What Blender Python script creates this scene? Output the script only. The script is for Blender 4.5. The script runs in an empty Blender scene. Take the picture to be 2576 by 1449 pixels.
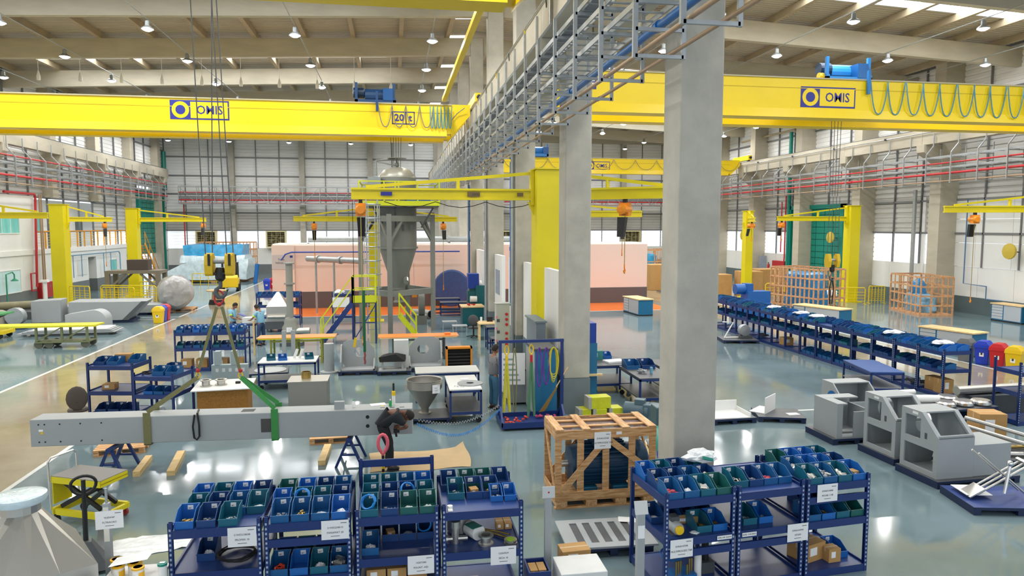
import bpy, bmesh, math, random
from math import sin, cos, pi, radians, atan2, sqrt, hypot
from mathutils import Vector, Matrix
random.seed(11)
SC = bpy.context.scene
COL = SC.collection
# ------------------------------------------------------------------ camera
cd = bpy.data.cameras.new('camera'); CAM = bpy.data.objects.new('camera', cd); COL.objects.link(CAM)
CAM.location = (0, 0, 4.94)
CAM.rotation_euler = (pi/2 - radians(4.961), 0, -radians(9.469))
cd.sensor_fit = 'HORIZONTAL'; cd.sensor_width = 36; cd.lens = 24.876; cd.clip_end = 300
SC.camera = CAM
# ------------------------------------------------------------------ sky (overcast, even)
W = bpy.data.worlds.new('overcast_sky'); SC.world = W; W.use_nodes = True
bg = W.node_tree.nodes['Background']; bg.inputs[0].default_value = (.86, .93, 1, 1); bg.inputs[1].default_value = 1.3
# ------------------------------------------------------------------ exposure
vs = SC.view_settings; vs.view_transform = 'Standard'; vs.look = 'None'; vs.gamma = 1; vs.exposure = 0.1; vs.use_curve_mapping = False
SKY_E = 11.0      # radiance of the daylight panels in the roof
LAMP_W = 125.0    # each high-bay lamp
# ------------------------------------------------------------------ materials
def lin(c):
    if isinstance(c, str):
        c = c.lstrip('#'); c = [int(c[i:i+2], 16)/255 for i in (0, 2, 4)]
    return tuple(x/12.92 if x <= .04045 else ((x+.055)/1.055)**2.4 for x in c) + (1,)
MATS = {}
def mat(name, col, rough=.5, metal=0, nz=0, ns=6, bump=0, bs=40, stretch=None, spec=.5, emit=None, es=0, alpha=1, trans=0, coat=0, rv=0):
    if name in MATS: return MATS[name]
    m = bpy.data.materials.new(name); m.use_nodes = True; MATS[name] = m
    nt = m.node_tree; b = nt.nodes['Principled BSDF']; L = nt.links
    b.inputs['Base Color'].default_value = lin(col); b.inputs['Roughness'].default_value = rough
    b.inputs['Metallic'].default_value = metal; b.inputs['Specular IOR Level'].default_value = spec
    if emit: b.inputs['Emission Color'].default_value = lin(emit); b.inputs['Emission Strength'].default_value = es
    if alpha < 1: b.inputs['Alpha'].default_value = alpha
    if trans: b.inputs['Transmission Weight'].default_value = trans
    if coat: b.inputs['Coat Weight'].default_value = coat; b.inputs['Coat Roughness'].default_value = .08
    if nz or bump or rv:
        tc = nt.nodes.new('ShaderNodeTexCoord'); mp = nt.nodes.new('ShaderNodeMapping'); L.new(tc.outputs['Object'], mp.inputs[0])
        if stretch: mp.inputs['Scale'].default_value = stretch
        if nz or rv:
            n = nt.nodes.new('ShaderNodeTexNoise'); n.inputs['Scale'].default_value = ns; n.inputs['Detail'].default_value = 6; n.inputs['Roughness'].default_value = .62
            L.new(mp.outputs[0], n.inputs[0])
            if nz:
                r = nt.nodes.new('ShaderNodeMapRange'); r.inputs[1].default_value = .28; r.inputs[2].default_value = .72
                r.inputs[3].default_value = 1-nz; r.inputs[4].default_value = 1+nz*.55
                mx = nt.nodes.new('ShaderNodeMix'); mx.data_type = 'RGBA'; mx.blend_type = 'MULTIPLY'; mx.inputs[0].default_value = 1
                cb = nt.nodes.new('ShaderNodeCombineColor')
                for i in range(3): L.new(r.outputs[0], cb.inputs[i])
                L.new(n.outputs[0], r.inputs[0]); mx.inputs[6].default_value = lin(col); L.new(cb.outputs[0], mx.inputs[7]); L.new(mx.outputs[2], b.inputs['Base Color'])
            if rv:
                r2 = nt.nodes.new('ShaderNodeMapRange'); r2.inputs[1].default_value = .3; r2.inputs[2].default_value = .7
                r2.inputs[3].default_value = max(.02, rough-rv); r2.inputs[4].default_value = rough+rv; L.new(n.outputs[0], r2.inputs[0]); L.new(r2.outputs[0], b.inputs['Roughness'])
        if bump:
            n2 = nt.nodes.new('ShaderNodeTexNoise'); n2.inputs['Scale'].default_value = bs; n2.inputs['Detail'].default_value = 4; L.new(mp.outputs[0], n2.inputs[0])
            bp = nt.nodes.new('ShaderNodeBump'); bp.inputs['Strength'].default_value = bump; bp.inputs['Distance'].default_value = .02
            L.new(n2.outputs[0], bp.inputs['Height']); L.new(bp.outputs[0], b.inputs['Normal'])
    return m
def wood(name, c1, c2, st=(1.5, 1.5, 14)):
    if name in MATS: return MATS[name]
    m = bpy.data.materials.new(name); m.use_nodes = True; MATS[name] = m
    nt = m.node_tree; b = nt.nodes['Principled BSDF']; L = nt.links; b.inputs['Roughness'].default_value = .6
    tc = nt.nodes.new('ShaderNodeTexCoord'); mp = nt.nodes.new('ShaderNodeMapping'); L.new(tc.outputs['Object'], mp.inputs[0]); mp.inputs['Scale'].default_value = st
    n = nt.nodes.new('ShaderNodeTexNoise'); n.inputs['Scale'].default_value = 3; n.inputs['Detail'].default_value = 5; n.inputs['Distortion'].default_value = .6; L.new(mp.outputs[0], n.inputs[0])
    r = nt.nodes.new('ShaderNodeValToRGB'); r.color_ramp.elements[0].position = .32; r.color_ramp.elements[1].position = .68
    r.color_ramp.elements[0].color = lin(c1); r.color_ramp.elements[1].color = lin(c2); L.new(n.outputs[0], r.inputs[0]); L.new(r.outputs[0], b.inputs['Base Color'])
    return m
CRANE = mat('crane_yellow', '#F0D000', .38, nz=.05, ns=.8)
JIB = mat('jib_yellow', '#DCCB08', .42, nz=.05, ns=1.2)
RAIL = mat('rail_yellow', '#E3C60A', .45)
LIME = mat('lime_yellow', '#C9D016', .45)
ORNG = mat('hoist_orange', '#E88A12', .4)
ORBD = mat('orange_board', '#F08A3C', .45, nz=.06, ns=3)
ORFL = mat('orange_floor_paint', '#E87830', .22, nz=.08, ns=1.5)
RACK = mat('rack_blue', '#17326E', .38, nz=.12, ns=5)
RACKL = mat('rack_shelf_blue', '#24417E', .35, nz=.2, ns=4)
BIN = [mat('bin_blue', '#145A92', .42, nz=.08, ns=9), mat('bin_bright_blue', '#1B66B4', .42, nz=.08, ns=9), mat('bin_teal', '#13627A', .42, nz=.08, ns=9), mat('bin_dark_blue', '#123F78', .42, nz=.08, ns=9), mat('bin_green_teal', '#1B5F5C', .42, nz=.08, ns=9)]
CONC = mat('concrete', '#B4B0A4', .78, nz=.16, ns=1.7, bump=.12, bs=14)
CONCW = mat('beam_concrete', '#B9B2A0', .8, nz=.14, ns=1.1, stretch=(.5, .5, 2))
CONCP = mat('column_base_paint', '#6F7B80', .5, nz=.1, ns=3)
STEEL = mat('galvanised', '#A9AEB0', .42, .55, nz=.12, ns=5)
STEELD = mat('dark_steel', '#5B5F62', .5, .4, nz=.1, ns=5)
INOX = mat('stainless', '#C4C2BC', .36, .9)
INOXD = mat('brushed_stainless', '#A6A29A', .42, .85)
CHROME = mat('chrome', '#DADADA', .25, 1)
BLACK = mat('black', '#141518', .5)
RUB = mat('rubber', '#1F2022', .75)
WHITE = mat('white_paint', '#E9E9E6', .55, nz=.03, ns=1)
WALLW = mat('wall_white', '#E6E7E4', .6, nz=.04, ns=.5)
PAPER = mat('paper', '#EFEFEF', .7)
INK = mat('ink', '#3A3A3C', .7)
LOGO = mat('logo_blue', '#23298A', .45)
MACH = mat('machine_grey', '#A2A7A9', .5, nz=.05, ns=1.2)
MACHD = mat('machine_inner_grey', '#8B9092', .55, nz=.05, ns=1.2)
SILO = mat('silo_grey', '#7D7F78', .48, nz=.08, ns=1)
CARD = mat('cardboard', '#B98F57', .75, nz=.1, ns=4)
CARDL = mat('kraft_paper', '#C9AC82', .75, nz=.08, ns=3)
PINE = wood('pine', '#B47F48', '#E0B583', (1.2, 1.2, 9)); PINEX = wood('pine_x', '#B47F48', '#E0B583', (1.2, 9, 9)); PINEY = wood('pine_y', '#B47F48', '#E3BA8A', (9, 1.2, 9))
RAWWOOD = wood('raw_wood', '#CDA868', '#E8CB94', (9, 1.5, 9))
OSB = mat('osb', '#A8742E', .7, nz=.45, ns=26, stretch=(1, 1, 2.4))
RED = mat('red_paint', '#B81E24', .4)
REDP = mat('red_pipe', '#C2272F', .4)
GRN = mat('door_green', '#0A8373', .4, nz=.05, ns=2)
SLG = mat('sling_green', '#3F8F4A', .8, nz=.12, ns=30); SLO = mat('sling_olive', '#7C7A52', .8, nz=.15, ns=30)
PURP = mat('sling_purple', '#6A2F93', .8); YSL = mat('sling_yellow', '#C8BE35', .8, nz=.15, ns=20)
BLUEP = mat('blue_pipe', '#1664A8', .35); BROWNP = mat('copper_pipe', '#A78A6E', .42)
PBLUE = mat('blue_film', '#3FA3D8', .2, nz=.35, ns=2.2, bump=.8, bs=5); PCLR = mat('clear_film', '#C6D8DF', .14, nz=.3, ns=2.5, bump=.9, bs=6); PGREY = mat('grey_film', '#A9AAAC', .16, nz=.18, ns=3, bump=1, bs=6)
BAG = mat('plastic_bag', '#E3E6E8', .25, nz=.15, ns=8, bump=.6, bs=18)
STEELB = mat('bench_blue', '#1E6A94', .42)
TABLEW = mat('table_white', '#DCDDDB', .45, nz=.06, ns=2)
DKTOP = mat('dark_table_top', '#55585C', .45, nz=.12, ns=3)
WOODTOP = wood('bench_top', '#D8B67C', '#EBCF9C', (6, 1, 6))
BRASS = mat('brass', '#B59A5A', .3, .9)
GLASS = mat('window_glass', '#B9DADF', .08, spec=.8, nz=.1, ns=.6)
SKIN = mat('skin', '#9A6A50', .6); SKIND = mat('skin_dark', '#6E4634', .6); HAIR = mat('hair', '#241D1A', .8)
SHIRT = mat('shirt_light_blue', '#86BBD6', .8, nz=.1, ns=9); TEEB = mat('tee_black', '#1E2227', .85, nz=.15, ns=9); TEEG = mat('tee_grey', '#76777A', .85, nz=.1, ns=9)
JEAN = mat('jeans', '#2C4468', .85, nz=.15, ns=9); JEANL = mat('jeans_worn', '#3B6A86', .85, nz=.15, ns=9); PANTB = mat('trousers_black', '#15171B', .85, nz=.1, ns=9)
BLUEB = mat('royal_blue_plastic', '#1C3CB8', .4); REDB = mat('red_plastic', '#C4202A', .4); YELB = mat('yellow_plastic', '#E8C012', .4)
TEAL = mat('machine_teal', '#0F5F66', .4); MOTOR = mat('motor_blue', '#123E5E', .42, nz=.1, ns=4); MOTG = mat('motor_grey_blue', '#4F6670', .38, nz=.1, ns=5)
# ------------------------------------------------------------------ mesh builder
class MB:
    def __init__(s): s.v = []; s.f = []; s.k = []; s.c = 0
    def add(s, v, f):
        n = len(s.v); s.v += [tuple(p) for p in v]; s.f += [tuple(i+n for i in q) for q in f]; s.k += [s.c]*len(f); return s
    def m(s, i): s.c = i; return s
    def box(s, x0, x1, y0, y1, z0, z1):
        return s.add([(x0,y0,z0),(x1,y0,z0),(x1,y1,z0),(x0,y1,z0),(x0,y0,z1),(x1,y0,z1),(x1,y1,z1),(x0,y1,z1)],
                     [(0,3,2,1),(4,5,6,7),(0,1,5,4),(1,2,6,5),(2,3,7,6),(3,0,4,7)])
    def cb(s, x, y, z, sx, sy, sz, rz=0, rx=0, ry=0):
        M = Matrix.Translation((x,y,z)) @ Matrix.Rotation(rz,4,'Z') @ Matrix.Rotation(ry,4,'Y') @ Matrix.Rotation(rx,4,'X')
        t = MB().box(-sx/2,sx/2,-sy/2,sy/2,-sz/2,sz/2); return s.add([M @ Vector(p) for p in t.v], t.f)
    def bar(s, p, q, w, h=None, up=(0,0,1)):
        h = h or w; p = Vector(p); q = Vector(q); d = (q-p); l = d.length
        if l < 1e-6: return s
        d /= l; u = Vector(up)
        if abs(d.dot(u)) > .98: u = Vector((0,1,0)) if abs(d.y) < .9 else Vector((1,0,0))
        a = d.cross(u).normalized()*w/2; b = a.cross(d).normalized()*h/2
        V = [p-a-b, p+a-b, p+a+b, p-a+b, q-a-b, q+a-b, q+a+b, q-a+b]
        return s.add(V, [(0,1,2,3),(7,6,5,4),(0,4,5,1),(1,5,6,2),(2,6,7,3),(3,7,4,0)])
    def path(s, pts, r, n=6, closed=False, cap=True):
        P = [Vector(p) for p in pts]; N = len(P); rings = []; prev = None
        for i in range(N):
            if closed: t = P[(i+1) % N]-P[i-1]
            else: t = P[min(i+1, N-1)]-P[max(i-1, 0)]
            if t.length < 1e-9: t = Vector((0,0,1))
            t.normalize()
            if prev is None:
                u = Vector((0,0,1)) if abs(t.z) < .9 else Vector((1,0,0)); a = t.cross(u).normalized()
            else:
                a = prev - t*prev.dot(t)
                if a.length < 1e-6: a = t.cross(Vector((1,0,0)))
                a.normalize()
            prev = a; b = t.cross(a); rr = r[i] if isinstance(r, (list, tuple)) else r
            rings.append([P[i]+(a*cos(2*pi*j/n)+b*sin(2*pi*j/n))*rr for j in range(n)])
        V = [p for g in rings for p in g]; F = []
        for i in range(N if closed else N-1):
            a0 = i*n; b0 = ((i+1) % N)*n
            for j in range(n): F.append((a0+j, a0+(j+1) % n, b0+(j+1) % n, b0+j))
        if cap and not closed: F.append(tuple(range(n-1,-1,-1))); F.append(tuple((N-1)*n+j for j in range(n)))
        return s.add(V, F)
    def tube(s, p, q, r, n=8, r2=None): return s.path([p, q], [r, r if r2 is None else r2], n)
    def lathe(s, prof, n=16, c=(0,0,0), axis='z', a0=0, a1=2*pi):
        full = abs(a1-a0-2*pi) < 1e-6; m = n if full else n+1; V = []
        for r, h in prof:
            for j in range(m):
                t = a0+(a1-a0)*j/n; x, y = r*cos(t), r*sin(t)
                p = (x,y,h) if axis == 'z' else ((x,h,y) if axis == 'y' else (h,x,y))
                V.append((c[0]+p[0], c[1]+p[1], c[2]+p[2]))
        F = []
        for i in range(len(prof)-1):
            for j in range(n):
                k = (j+1) % m; F.append((i*m+j, i*m+k, (i+1)*m+k, (i+1)*m+j))
        if full:
            if prof[0][0] > 1e-6: F.append(tuple(range(m-1,-1,-1)))
            if prof[-1][0] > 1e-6: F.append(tuple((len(prof)-1)*m+j for j in range(m)))
        return s.add(V, F)
    def prism(s, poly, ax, a, b):
        f = {'x': lambda p, t: (t,p[0],p[1]), 'y': lambda p, t: (p[0],t,p[1]), 'z': lambda p, t: (p[0],p[1],t)}[ax]; n = len(poly)
        return s.add([f(p,a) for p in poly]+[f(p,b) for p in poly], [tuple(range(n)), tuple(range(2*n-1,n-1,-1))]+[(i,(i+1) % n,n+(i+1) % n,n+i) for i in range(n)])
    def loft(s, rings, cap=True):
        n = len(rings[0]); V = [p for g in rings for p in g]; F = []
        for i in range(len(rings)-1):
            for j in range(n): F.append((i*n+j, i*n+(j+1) % n, (i+1)*n+(j+1) % n, (i+1)*n+j))
        if cap: F.append(tuple(range(n-1,-1,-1))); F.append(tuple((len(rings)-1)*n+j for j in range(n)))
        return s.add(V, F)
    def quad(s, a, b, c, d): return s.add([a,b,c,d], [(0,1,2,3)])
    def ball(s, c, r, n=10, m=6, sc=(1,1,1)):
        pr = [(max(1e-7, r*sin(pi*i/m)), -r*cos(pi*i/m)) for i in range(m+1)]; t = MB().lathe(pr, n)
        return s.add([(c[0]+p[0]*sc[0], c[1]+p[1]*sc[1], c[2]+p[2]*sc[2]) for p in t.v], t.f)
    def xf(s, M): s.v = [tuple(M @ Vector(p)) for p in s.v]; return s
    def rot(s, rz, loc=(0,0,0)): return s.xf(Matrix.Translation(loc) @ Matrix.Rotation(rz,4,'Z'))
    def mesh(s, name, mats, smooth=False):
        me = bpy.data.meshes.new(name); me.from_pydata(s.v, [], s.f)
        if not isinstance(mats, (list, tuple)): mats = [mats]
        for q in mats: me.materials.append(q)
        if len(mats) > 1: me.polygons.foreach_set('material_index', s.k)
        b = bmesh.new(); b.from_mesh(me); bmesh.ops.recalc_face_normals(b, faces=b.faces); b.to_mesh(me); b.free()
        if smooth:
            me.polygons.foreach_set('use_smooth', [True]*len(me.polygons))
            try: me.set_sharp_from_angle(angle=radians(40))
            except Exception: pass
        me.update(); return me
    def build(s, name, mats, parent=None, smooth=False, bevel=0, **kw):
        return place(name, s.mesh(name, mats, smooth), parent, bevel=bevel, **kw)
def place(name, me, parent=None, loc=None, rz=0, bevel=0, label=None, cat=None, group=None, kind=None, rot=None):
    o = bpy.data.objects.new(name, me); COL.objects.link(o)
    if parent is not None: o.parent = parent
    if loc: o.location = loc
    if rz: o.rotation_euler = (0,0,rz)
    if rot: o.rotation_euler = rot
    if bevel:
        b = o.modifiers.new('bevel', 'BEVEL'); b.width = bevel; b.segments = 2; b.limit_method = 'ANGLE'
    tag(o, label, cat, group, kind); return o
def tag(o, label=None, cat=None, group=None, kind=None):
    if label: o['label'] = label
    if cat: o['category'] = cat
    if group: o['group'] = group
    if kind: o['kind'] = kind
    return o
def thing(name, label=None, cat=None, loc=(0,0,0), rz=0, group=None, kind=None, parent=None):
    o = bpy.data.objects.new(name, None); COL.objects.link(o); o.location = loc; o.rotation_euler = (0,0,rz); o.empty_display_size = .2
    if parent is not None: o.parent = parent
    return tag(o, label, cat, group, kind)
def dup(o, parent=None, loc=None, rz=None, label=None, group=None):
    c = o.copy(); COL.objects.link(c)
    if parent is not None: c.parent = parent
    if loc is not None: c.location = loc
    if rz is not None: c.rotation_euler = (0,0,rz)
    if label: c['label'] = label
    if group: c['group'] = group
    for ch in list(o.children): dup(ch, c)
    return c
TXT = {}
def text(s, size, mt, parent, loc, rot=(pi/2,0,0), name='lettering', align='CENTER', sx=1, thick=.001, bold=0):
    k = (s, size, mt.name, align, bold)
    if k not in TXT:
        cu = bpy.data.curves.new('t', 'FONT'); cu.body = s; cu.size = size; cu.align_x = align; cu.align_y = 'CENTER'; cu.extrude = thick; cu.offset = bold*size; cu.resolution_u = 2
        ob = bpy.data.objects.new('t', cu); COL.objects.link(ob)
        dg = bpy.context.evaluated_depsgraph_get(); me = bpy.data.meshes.new_from_object(ob.evaluated_get(dg)); me.name = 'lettering'
        bpy.data.objects.remove(ob); me.materials.clear(); me.materials.append(mt); TXT[k] = me
    o = place(name, TXT[k], parent, loc=loc, rot=rot); o.scale = (sx,1,1); return o
ORD = ['first','second','third','fourth','fifth','sixth','seventh','eighth','ninth','tenth','eleventh','twelfth','thirteenth','fourteenth','fifteenth','sixteenth','seventeenth','eighteenth','nineteenth','twentieth']
def struct(name, kind='structure'): return thing(name, kind=kind)
# ================================================================== STRUCTURE
XL, XR, YF, YN = -23.0, 32.4, 77.6, -6.0
XC = 4.71                                   # central column line / ridge
def roofz(x): return 15.75 - .044*abs(x-XC)  # underside of the deck
# ---------------- floor
fl = MB().box(XL-2.6, XR+.4, YN, YF+14, -.2, 0).build('floor', mat('floor_epoxy', '#72868C', .09, nz=.16, ns=.55, rv=.04, spec=.5, bump=.03, bs=1.2), kind='structure')
BEI = mat('floor_beige', '#A0967F', .09, nz=.2, ns=.7, rv=.04, spec=.5)
def paint(x0, x1, y0, y1, m, name, z=.003): return MB().box(x0, x1, y0, y1, -.01, z).build(name, m, fl)
paint(-11.6, -7.25, YN, 76.5, BEI, 'floor_aisle_paint'); paint(17.2, 20.5, YN, 47, BEI, 'floor_aisle_paint')
paint(16.5, 30.5, 47, 76, BEI, 'floor_aisle_paint')
paint(-7.0, 16.4, 39.9, 44.2, ORFL, 'floor_orange_paint')
FLW = mat('floor_line_white', '#E4E6E4', .2)
for a in [(-11.72,-11.6,YN,40.2),(-11.72,-11.6,41.0,75),(-7.3,-7.2,YN,20),(-7.3,-7.2,36,75),(20.45,20.57,YN,46),(9.4,12.2,17.15,17.24),(-7.0,16.4,39.82,39.9),(-13.6,-11.72,40.1,40.2),(-13.6,-11.72,41,41.1)]:
    paint(*a, FLW, 'floor_line', .006)
# ---------------- corrugated sheets
SHEETW = mat('wall_sheet_white', '#F0F1F0', .5, nz=.04, ns=1); SHEETG = mat('wall_sheet_grey', '#C2C2BE', .55, nz=.05, ns=1)
SHEETL = mat('wall_sheet_translucent', '#F4F6F8', .5, emit='#EEF3FA', es=.55)
DECK = mat('roof_deck', '#B1A998', .55, nz=.06, ns=1)
def ribs(a0, a1, per, dep):
    pts = []; n = max(1, round((a1-a0)/per)); p = (a1-a0)/n
    for i in range(n):
        s = a0+i*p; pts += [(s, 0), (s+p*.62, 0), (s+p*.7, dep), (s+p*.92, dep)]
    pts.append((a1, 0)); return pts
SH = {}
def sheet_mesh(w, h, m, per=.31, dep=.05):      # local: x 0..w, z 0..h, ribs horizontal, face at y=0 (depth to +y)
    k = (round(w, 2), round(h, 2), m.name)
    if k not in SH:
        b = MB(); P = ribs(0, h, per, dep)
        b.add([(x, d, z) for z, d in P for x in (0, w)], [(2*i, 2*i+1, 2*i+3, 2*i+2) for i in range(len(P)-1)]); SH[k] = b.mesh('panel', m)
    return SH[k]
GIRT = mat('girt_steel', '#7E8082', .5, .3)
def wall(name, org, rz, length, posts, tiers, mats, girt_w=.1, skip=(), main=()):
    root = struct(name); root.location = org; root.rotation_euler = (0,0,rz)
    for i in range(len(posts)-1):
        for j in range(len(tiers)-1):
            if (i, j) in skip: continue
            place('panel', sheet_mesh(posts[i+1]-posts[i], tiers[j+1]-tiers[j], mats[j]), root, loc=(posts[i], 0, tiers[j]))
    for j, z in enumerate(tiers):
        if j == 0: continue
        MB().box(posts[0], posts[-1], -.12, -.005, z-.06, z+.06).build('girt', GIRT, root)
    for p in posts:
        MB().box(p-.035, p+.035, -.1, -.004, tiers[0], tiers[-1]).build('post', GIRT, root)
    return root
TZ = [2.7, 4.55, 6.4, 8.3, 10.15, 12.05, 14.6]
# far wall: columns every 6.98 m, thin posts at thirds
FC = [-23.3+6.98*k for k in range(9)]
fp = sorted(set(round(FC[i]+6.98*t/3+23.3, 3) for i in range(8) for t in range(3)))+[6.98*8]
wb = wall('wall_back', (-23.3, YF, 0), 0, 0, fp, TZ, [SHEETL, SHEETG, SHEETW, SHEETW, SHEETW, SHEETW])
MB().box(0, 6.98*8, -.02, .25, 0, 2.7).build('masonry', WALLW, wb); MB().box(0, 6.98*8, -.03, -.021, 0, 1.0).build('dado', mat('dado_grey', '#6F7577', .5), wb)
for i, x in enumerate(FC): MB().box(x+23.3-.27, x+23.3+.27, -.75, -.13, 0, 14.9).build('column', CONC, wb)
MB().box(0, 6.98*8, -.7, -.2, 14.15, 15.0).build('edge_beam', CONCW, wb)
# side walls
LC = [8.7+7.27*k for k in range(10)]          # left column line (Y)
RC = [8.2+7.2*k for k in range(10)]           # right column line (Y)
lp = [round(YN+1.0+i*(YF-YN-1.0)/34, 3) for i in range(35)]
# left wall runs along +Y seen from inside: local x = -world y
llen = YF-YN
lposts = [0]+[round((LC[k]+t*7.27/3)-YN, 3) for k in range(9) for t in range(3)]+[llen]
dl = [i for i in range(len(lposts)-1) if lposts[i] > 68.6-YN and lposts[i+1] < 77.6-YN+.1]
def left_local(y): return llen-(y-YN)
wl = struct('wall_left')
def side_sheets(root, X, sgn, posts, tiers, mats, skip):
    # panels face the hall; sgn=+1: inner face looks +x (left wall)
    for i in range(len(posts)-1):
        for j in range(len(tiers)-1):
            if skip(posts[i], posts[i+1], tiers[j], tiers[j+1]): continue
            w = posts[i+1]-posts[i]; me = sheet_mesh(round(w,2), tiers[j+1]-tiers[j], mats[j])
            if sgn > 0: o = place('panel', me, root, loc=(X, posts[i], tiers[j]), rz=pi/2)
            else: o = place('panel', me, root, loc=(X, posts[i+1], tiers[j]), rz=-pi/2)
    xa, xb = (X+.005, X+.12) if sgn > 0 else (X-.12, X-.005)
    for z in tiers[1:]: MB().box(xa, xb, posts[0], posts[-1], z-.055, z+.055).build('girt', GIRT, root)
    for p in posts: MB().box(xa, xb, p-.035, p+.035, tiers[0], tiers[-1]).build('post', GIRT, root)
lY = [YN]+[round(LC[k]+t*7.27/3, 3) for k in range(9) for t in range(3)]+[round(LC[9], 3), YF]
LT = [0.0, 2.5, 4.6, 6.85, 8.9, 10.75, 12.6, 14.5]
side_sheets(wl, XL, 1, lY, LT, [SHEETW, SHEETL, SHEETG, SHEETG, SHEETW, SHEETW, SHEETW], lambda a, b, c, d: (a > 68.4 and b < 77.0 and c < 8.2) or (b < 61.5 and d < 6.9))
rY = [YN]+[round(RC[k]+t*7.2/3, 3) for k in range(9) for t in range(3)]+[YF]
RT = [2.65, 4.55, 6.5, 8.4, 10.4, 12.3, 14.5]
wr = struct('wall_right')
side_sheets(wr, XR, -1, rY, RT, [SHEETL, SHEETG, SHEETG, SHEETG, SHEETW, SHEETW], lambda a, b, c, d: (a > 46.5 and b < 54.2 and d < 6.6) or (b < 39.2 and d < 6.6))
# low white panels + dark dado of the right wall
DADO = mat('dado_teal_grey', '#5E6E70', .45, nz=.05, ns=1)
for a, b in [(YN, 46.9), (54.0, YF)]:
    n = round((b-a)/2.4)
    for i in range(n): MB().box(XR-.02, XR+.12, a+(b-a)*i/n+.01, a+(b-a)*(i+1)/n-.01, .95, 2.64).build('panel', WALLW, wr)
    MB().box(XR-.03, XR+.12, a, b, 0, .95).build('dado', DADO, wr)
for a, b, z0, z1 in [(YN+i*2.42, YN+i*2.42+2.4, 2.66+j*1.36, 2.66+j*1.36+1.34) for i in range(18) for j in range(3) if YN+i*2.42+2.4 < 39.2]:
    MB().box(XR-.05, XR+.1, a, b, z0, z1).build('panel', WALLW, wr)
MB().box(XR-.1, XR+.12, 39.0, 39.25, .95, 6.75).build('panel_edge_post', WHITE, wr)
# side columns with corbels and crane runway beams
for Y in LC: 
    MB().box(XL-.2, -22.35, Y-.42, Y+.42, 6.87 if 38 < Y < 66 else 0, 15.0).prism([(-22.4, 8.5), (-22.4, 9.7), (-21.75, 9.7), (-21.75, 9.25)], 'y', Y-.3, Y+.3).build('column', CONCW, wl)
for Y in RC:
    MB().box(31.2, XR+.2, Y-.42, Y+.42, 0, 15.0).prism([(31.25, 8.5), (31.25, 9.65), (30.1, 9.65), (30.1, 9.2)], 'y', Y-.3, Y+.3).build('column', CONCW, wr)
def runway(root, x0, x1, ys, z0, z1, railx):
    for a, b in zip(ys[:-1], ys[1:]):
        MB().box(x0, x1, a+.01, b-.01, z0, z1).build('runway_beam', CONCW, root)
    MB().box(railx-.04, railx+.04, ys[0], ys[-1], z1, z1+.08).build('rail', STEELD, root)
runway(wl, -22.3, -21.8, [YN]+LC[:-1]+[75.0], 9.7, 10.52, -21.95)
runway(wr, 30.2, 30.75, [YN]+RC+[75.0], 9.62, 10.5, 30.45)
# central columns
CY = [10.45+7.4*k for k in range(9)]
cc = struct('column_row_centre')
for i, Y in enumerate(CY):
    c = MB().box(4.36, 5.06, Y, Y+.7, 0.95 if i else .0, 15.4).prism([(4.38, 8.75), (4.38, 9.68), (3.7, 9.68), (3.7, 9.3)], 'y', Y+.05, Y+.65).prism([(5.04, 8.75), (5.04, 9.68), (5.72, 9.68), (5.72, 9.3)], 'y', Y+.05, Y+.65).build('column', CONC, cc, bevel=.03)
    if i: MB().box(4.35, 5.07, Y-.01, Y+.71, 0, .95).build('painted_base', CONCP, cc)
runway(cc, 3.72, 4.34, [3.05]+CY+[76], 9.68, 10.5, 3.95); runway(cc, 5.08, 5.7, [3.05]+CY+[76], 9.68, 10.5, 5.45)
# ---------------- roof
ce = struct('ceiling')
SKL = [(-19.6, -.3, 44.2, 46.2), (-19.6, -.3, 28.2, 30.0), (-19.6, -.3, 59.2, 61.0), (-19.6, -.3, 13.4, 15.0),
       (9.0, 29.6, 44.2, 46.2), (9.0, 29.6, 28.0, 30.0), (9.0, 29.6, 59.2, 61.0), (9.0, 29.6, 13.4, 15.0)]
SKL += [(3.05, 4.25, y+1.0, y+5.2) for y in CY]
def deck(side):
    x0, x1 = (XL-.3, XC) if side < 0 else (XC, XR+.3)
    holes = [h for h in SKL if (h[0]+h[1])/2 < XC] if side < 0 else [h for h in SKL if (h[0]+h[1])/2 > XC]
    ys = sorted(set([YN, YF+.3]+[y for h in holes for y in h[2:]])); b = MB()
    for a, c in zip(ys[:-1], ys[1:]):
        hx = sorted([h for h in holes if h[2] <= a+1e-6 and h[3] >= c-1e-6]); cur = x0; iv = []
        for h in hx: iv.append((cur, h[0])); cur = h[1]
        iv.append((cur, x1)); P = ribs(a, c, .27, .06)
        for u, w in iv:
            b.add([(x, y, roofz(x)+d) for y, d in P for x in (u, w)], [(2*i, 2*i+1, 2*i+3, 2*i+2) for i in range(len(P)-1)])
    return b.build('deck', DECK, ce)
deck(-1); deck(1)
SKYM = bpy.data.materials.new('daylight_panel'); SKYM.use_nodes = True
_n = SKYM.node_tree; _n.nodes.remove(_n.nodes['Principled BSDF']); _e = _n.nodes.new('ShaderNodeEmission'); _e.inputs[0].default_value = (.95, .98, 1, 1); _e.inputs[1].default_value = SKY_E
_n.links.new(_e.outputs[0], _n.nodes['Material Output'].inputs[0])
for h in SKL:
    n = max(1, round((h[1]-h[0])/2.4)); w = (h[1]-h[0])/n
    for i in range(n):
        a = h[0]+i*w+.04; c = h[0]+(i+1)*w-.04
        MB().add([(a, h[2], roofz(a)+.07), (c, h[2], roofz(c)+.07), (c, h[3], roofz(c)+.07), (a, h[3], roofz(a)+.07)], [(0, 3, 2, 1)]).build('skylight_pane', SKYM, ce)
PURL = mat('purlin_tan', '#A89A80', .7, nz=.1, ns=2)
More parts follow.
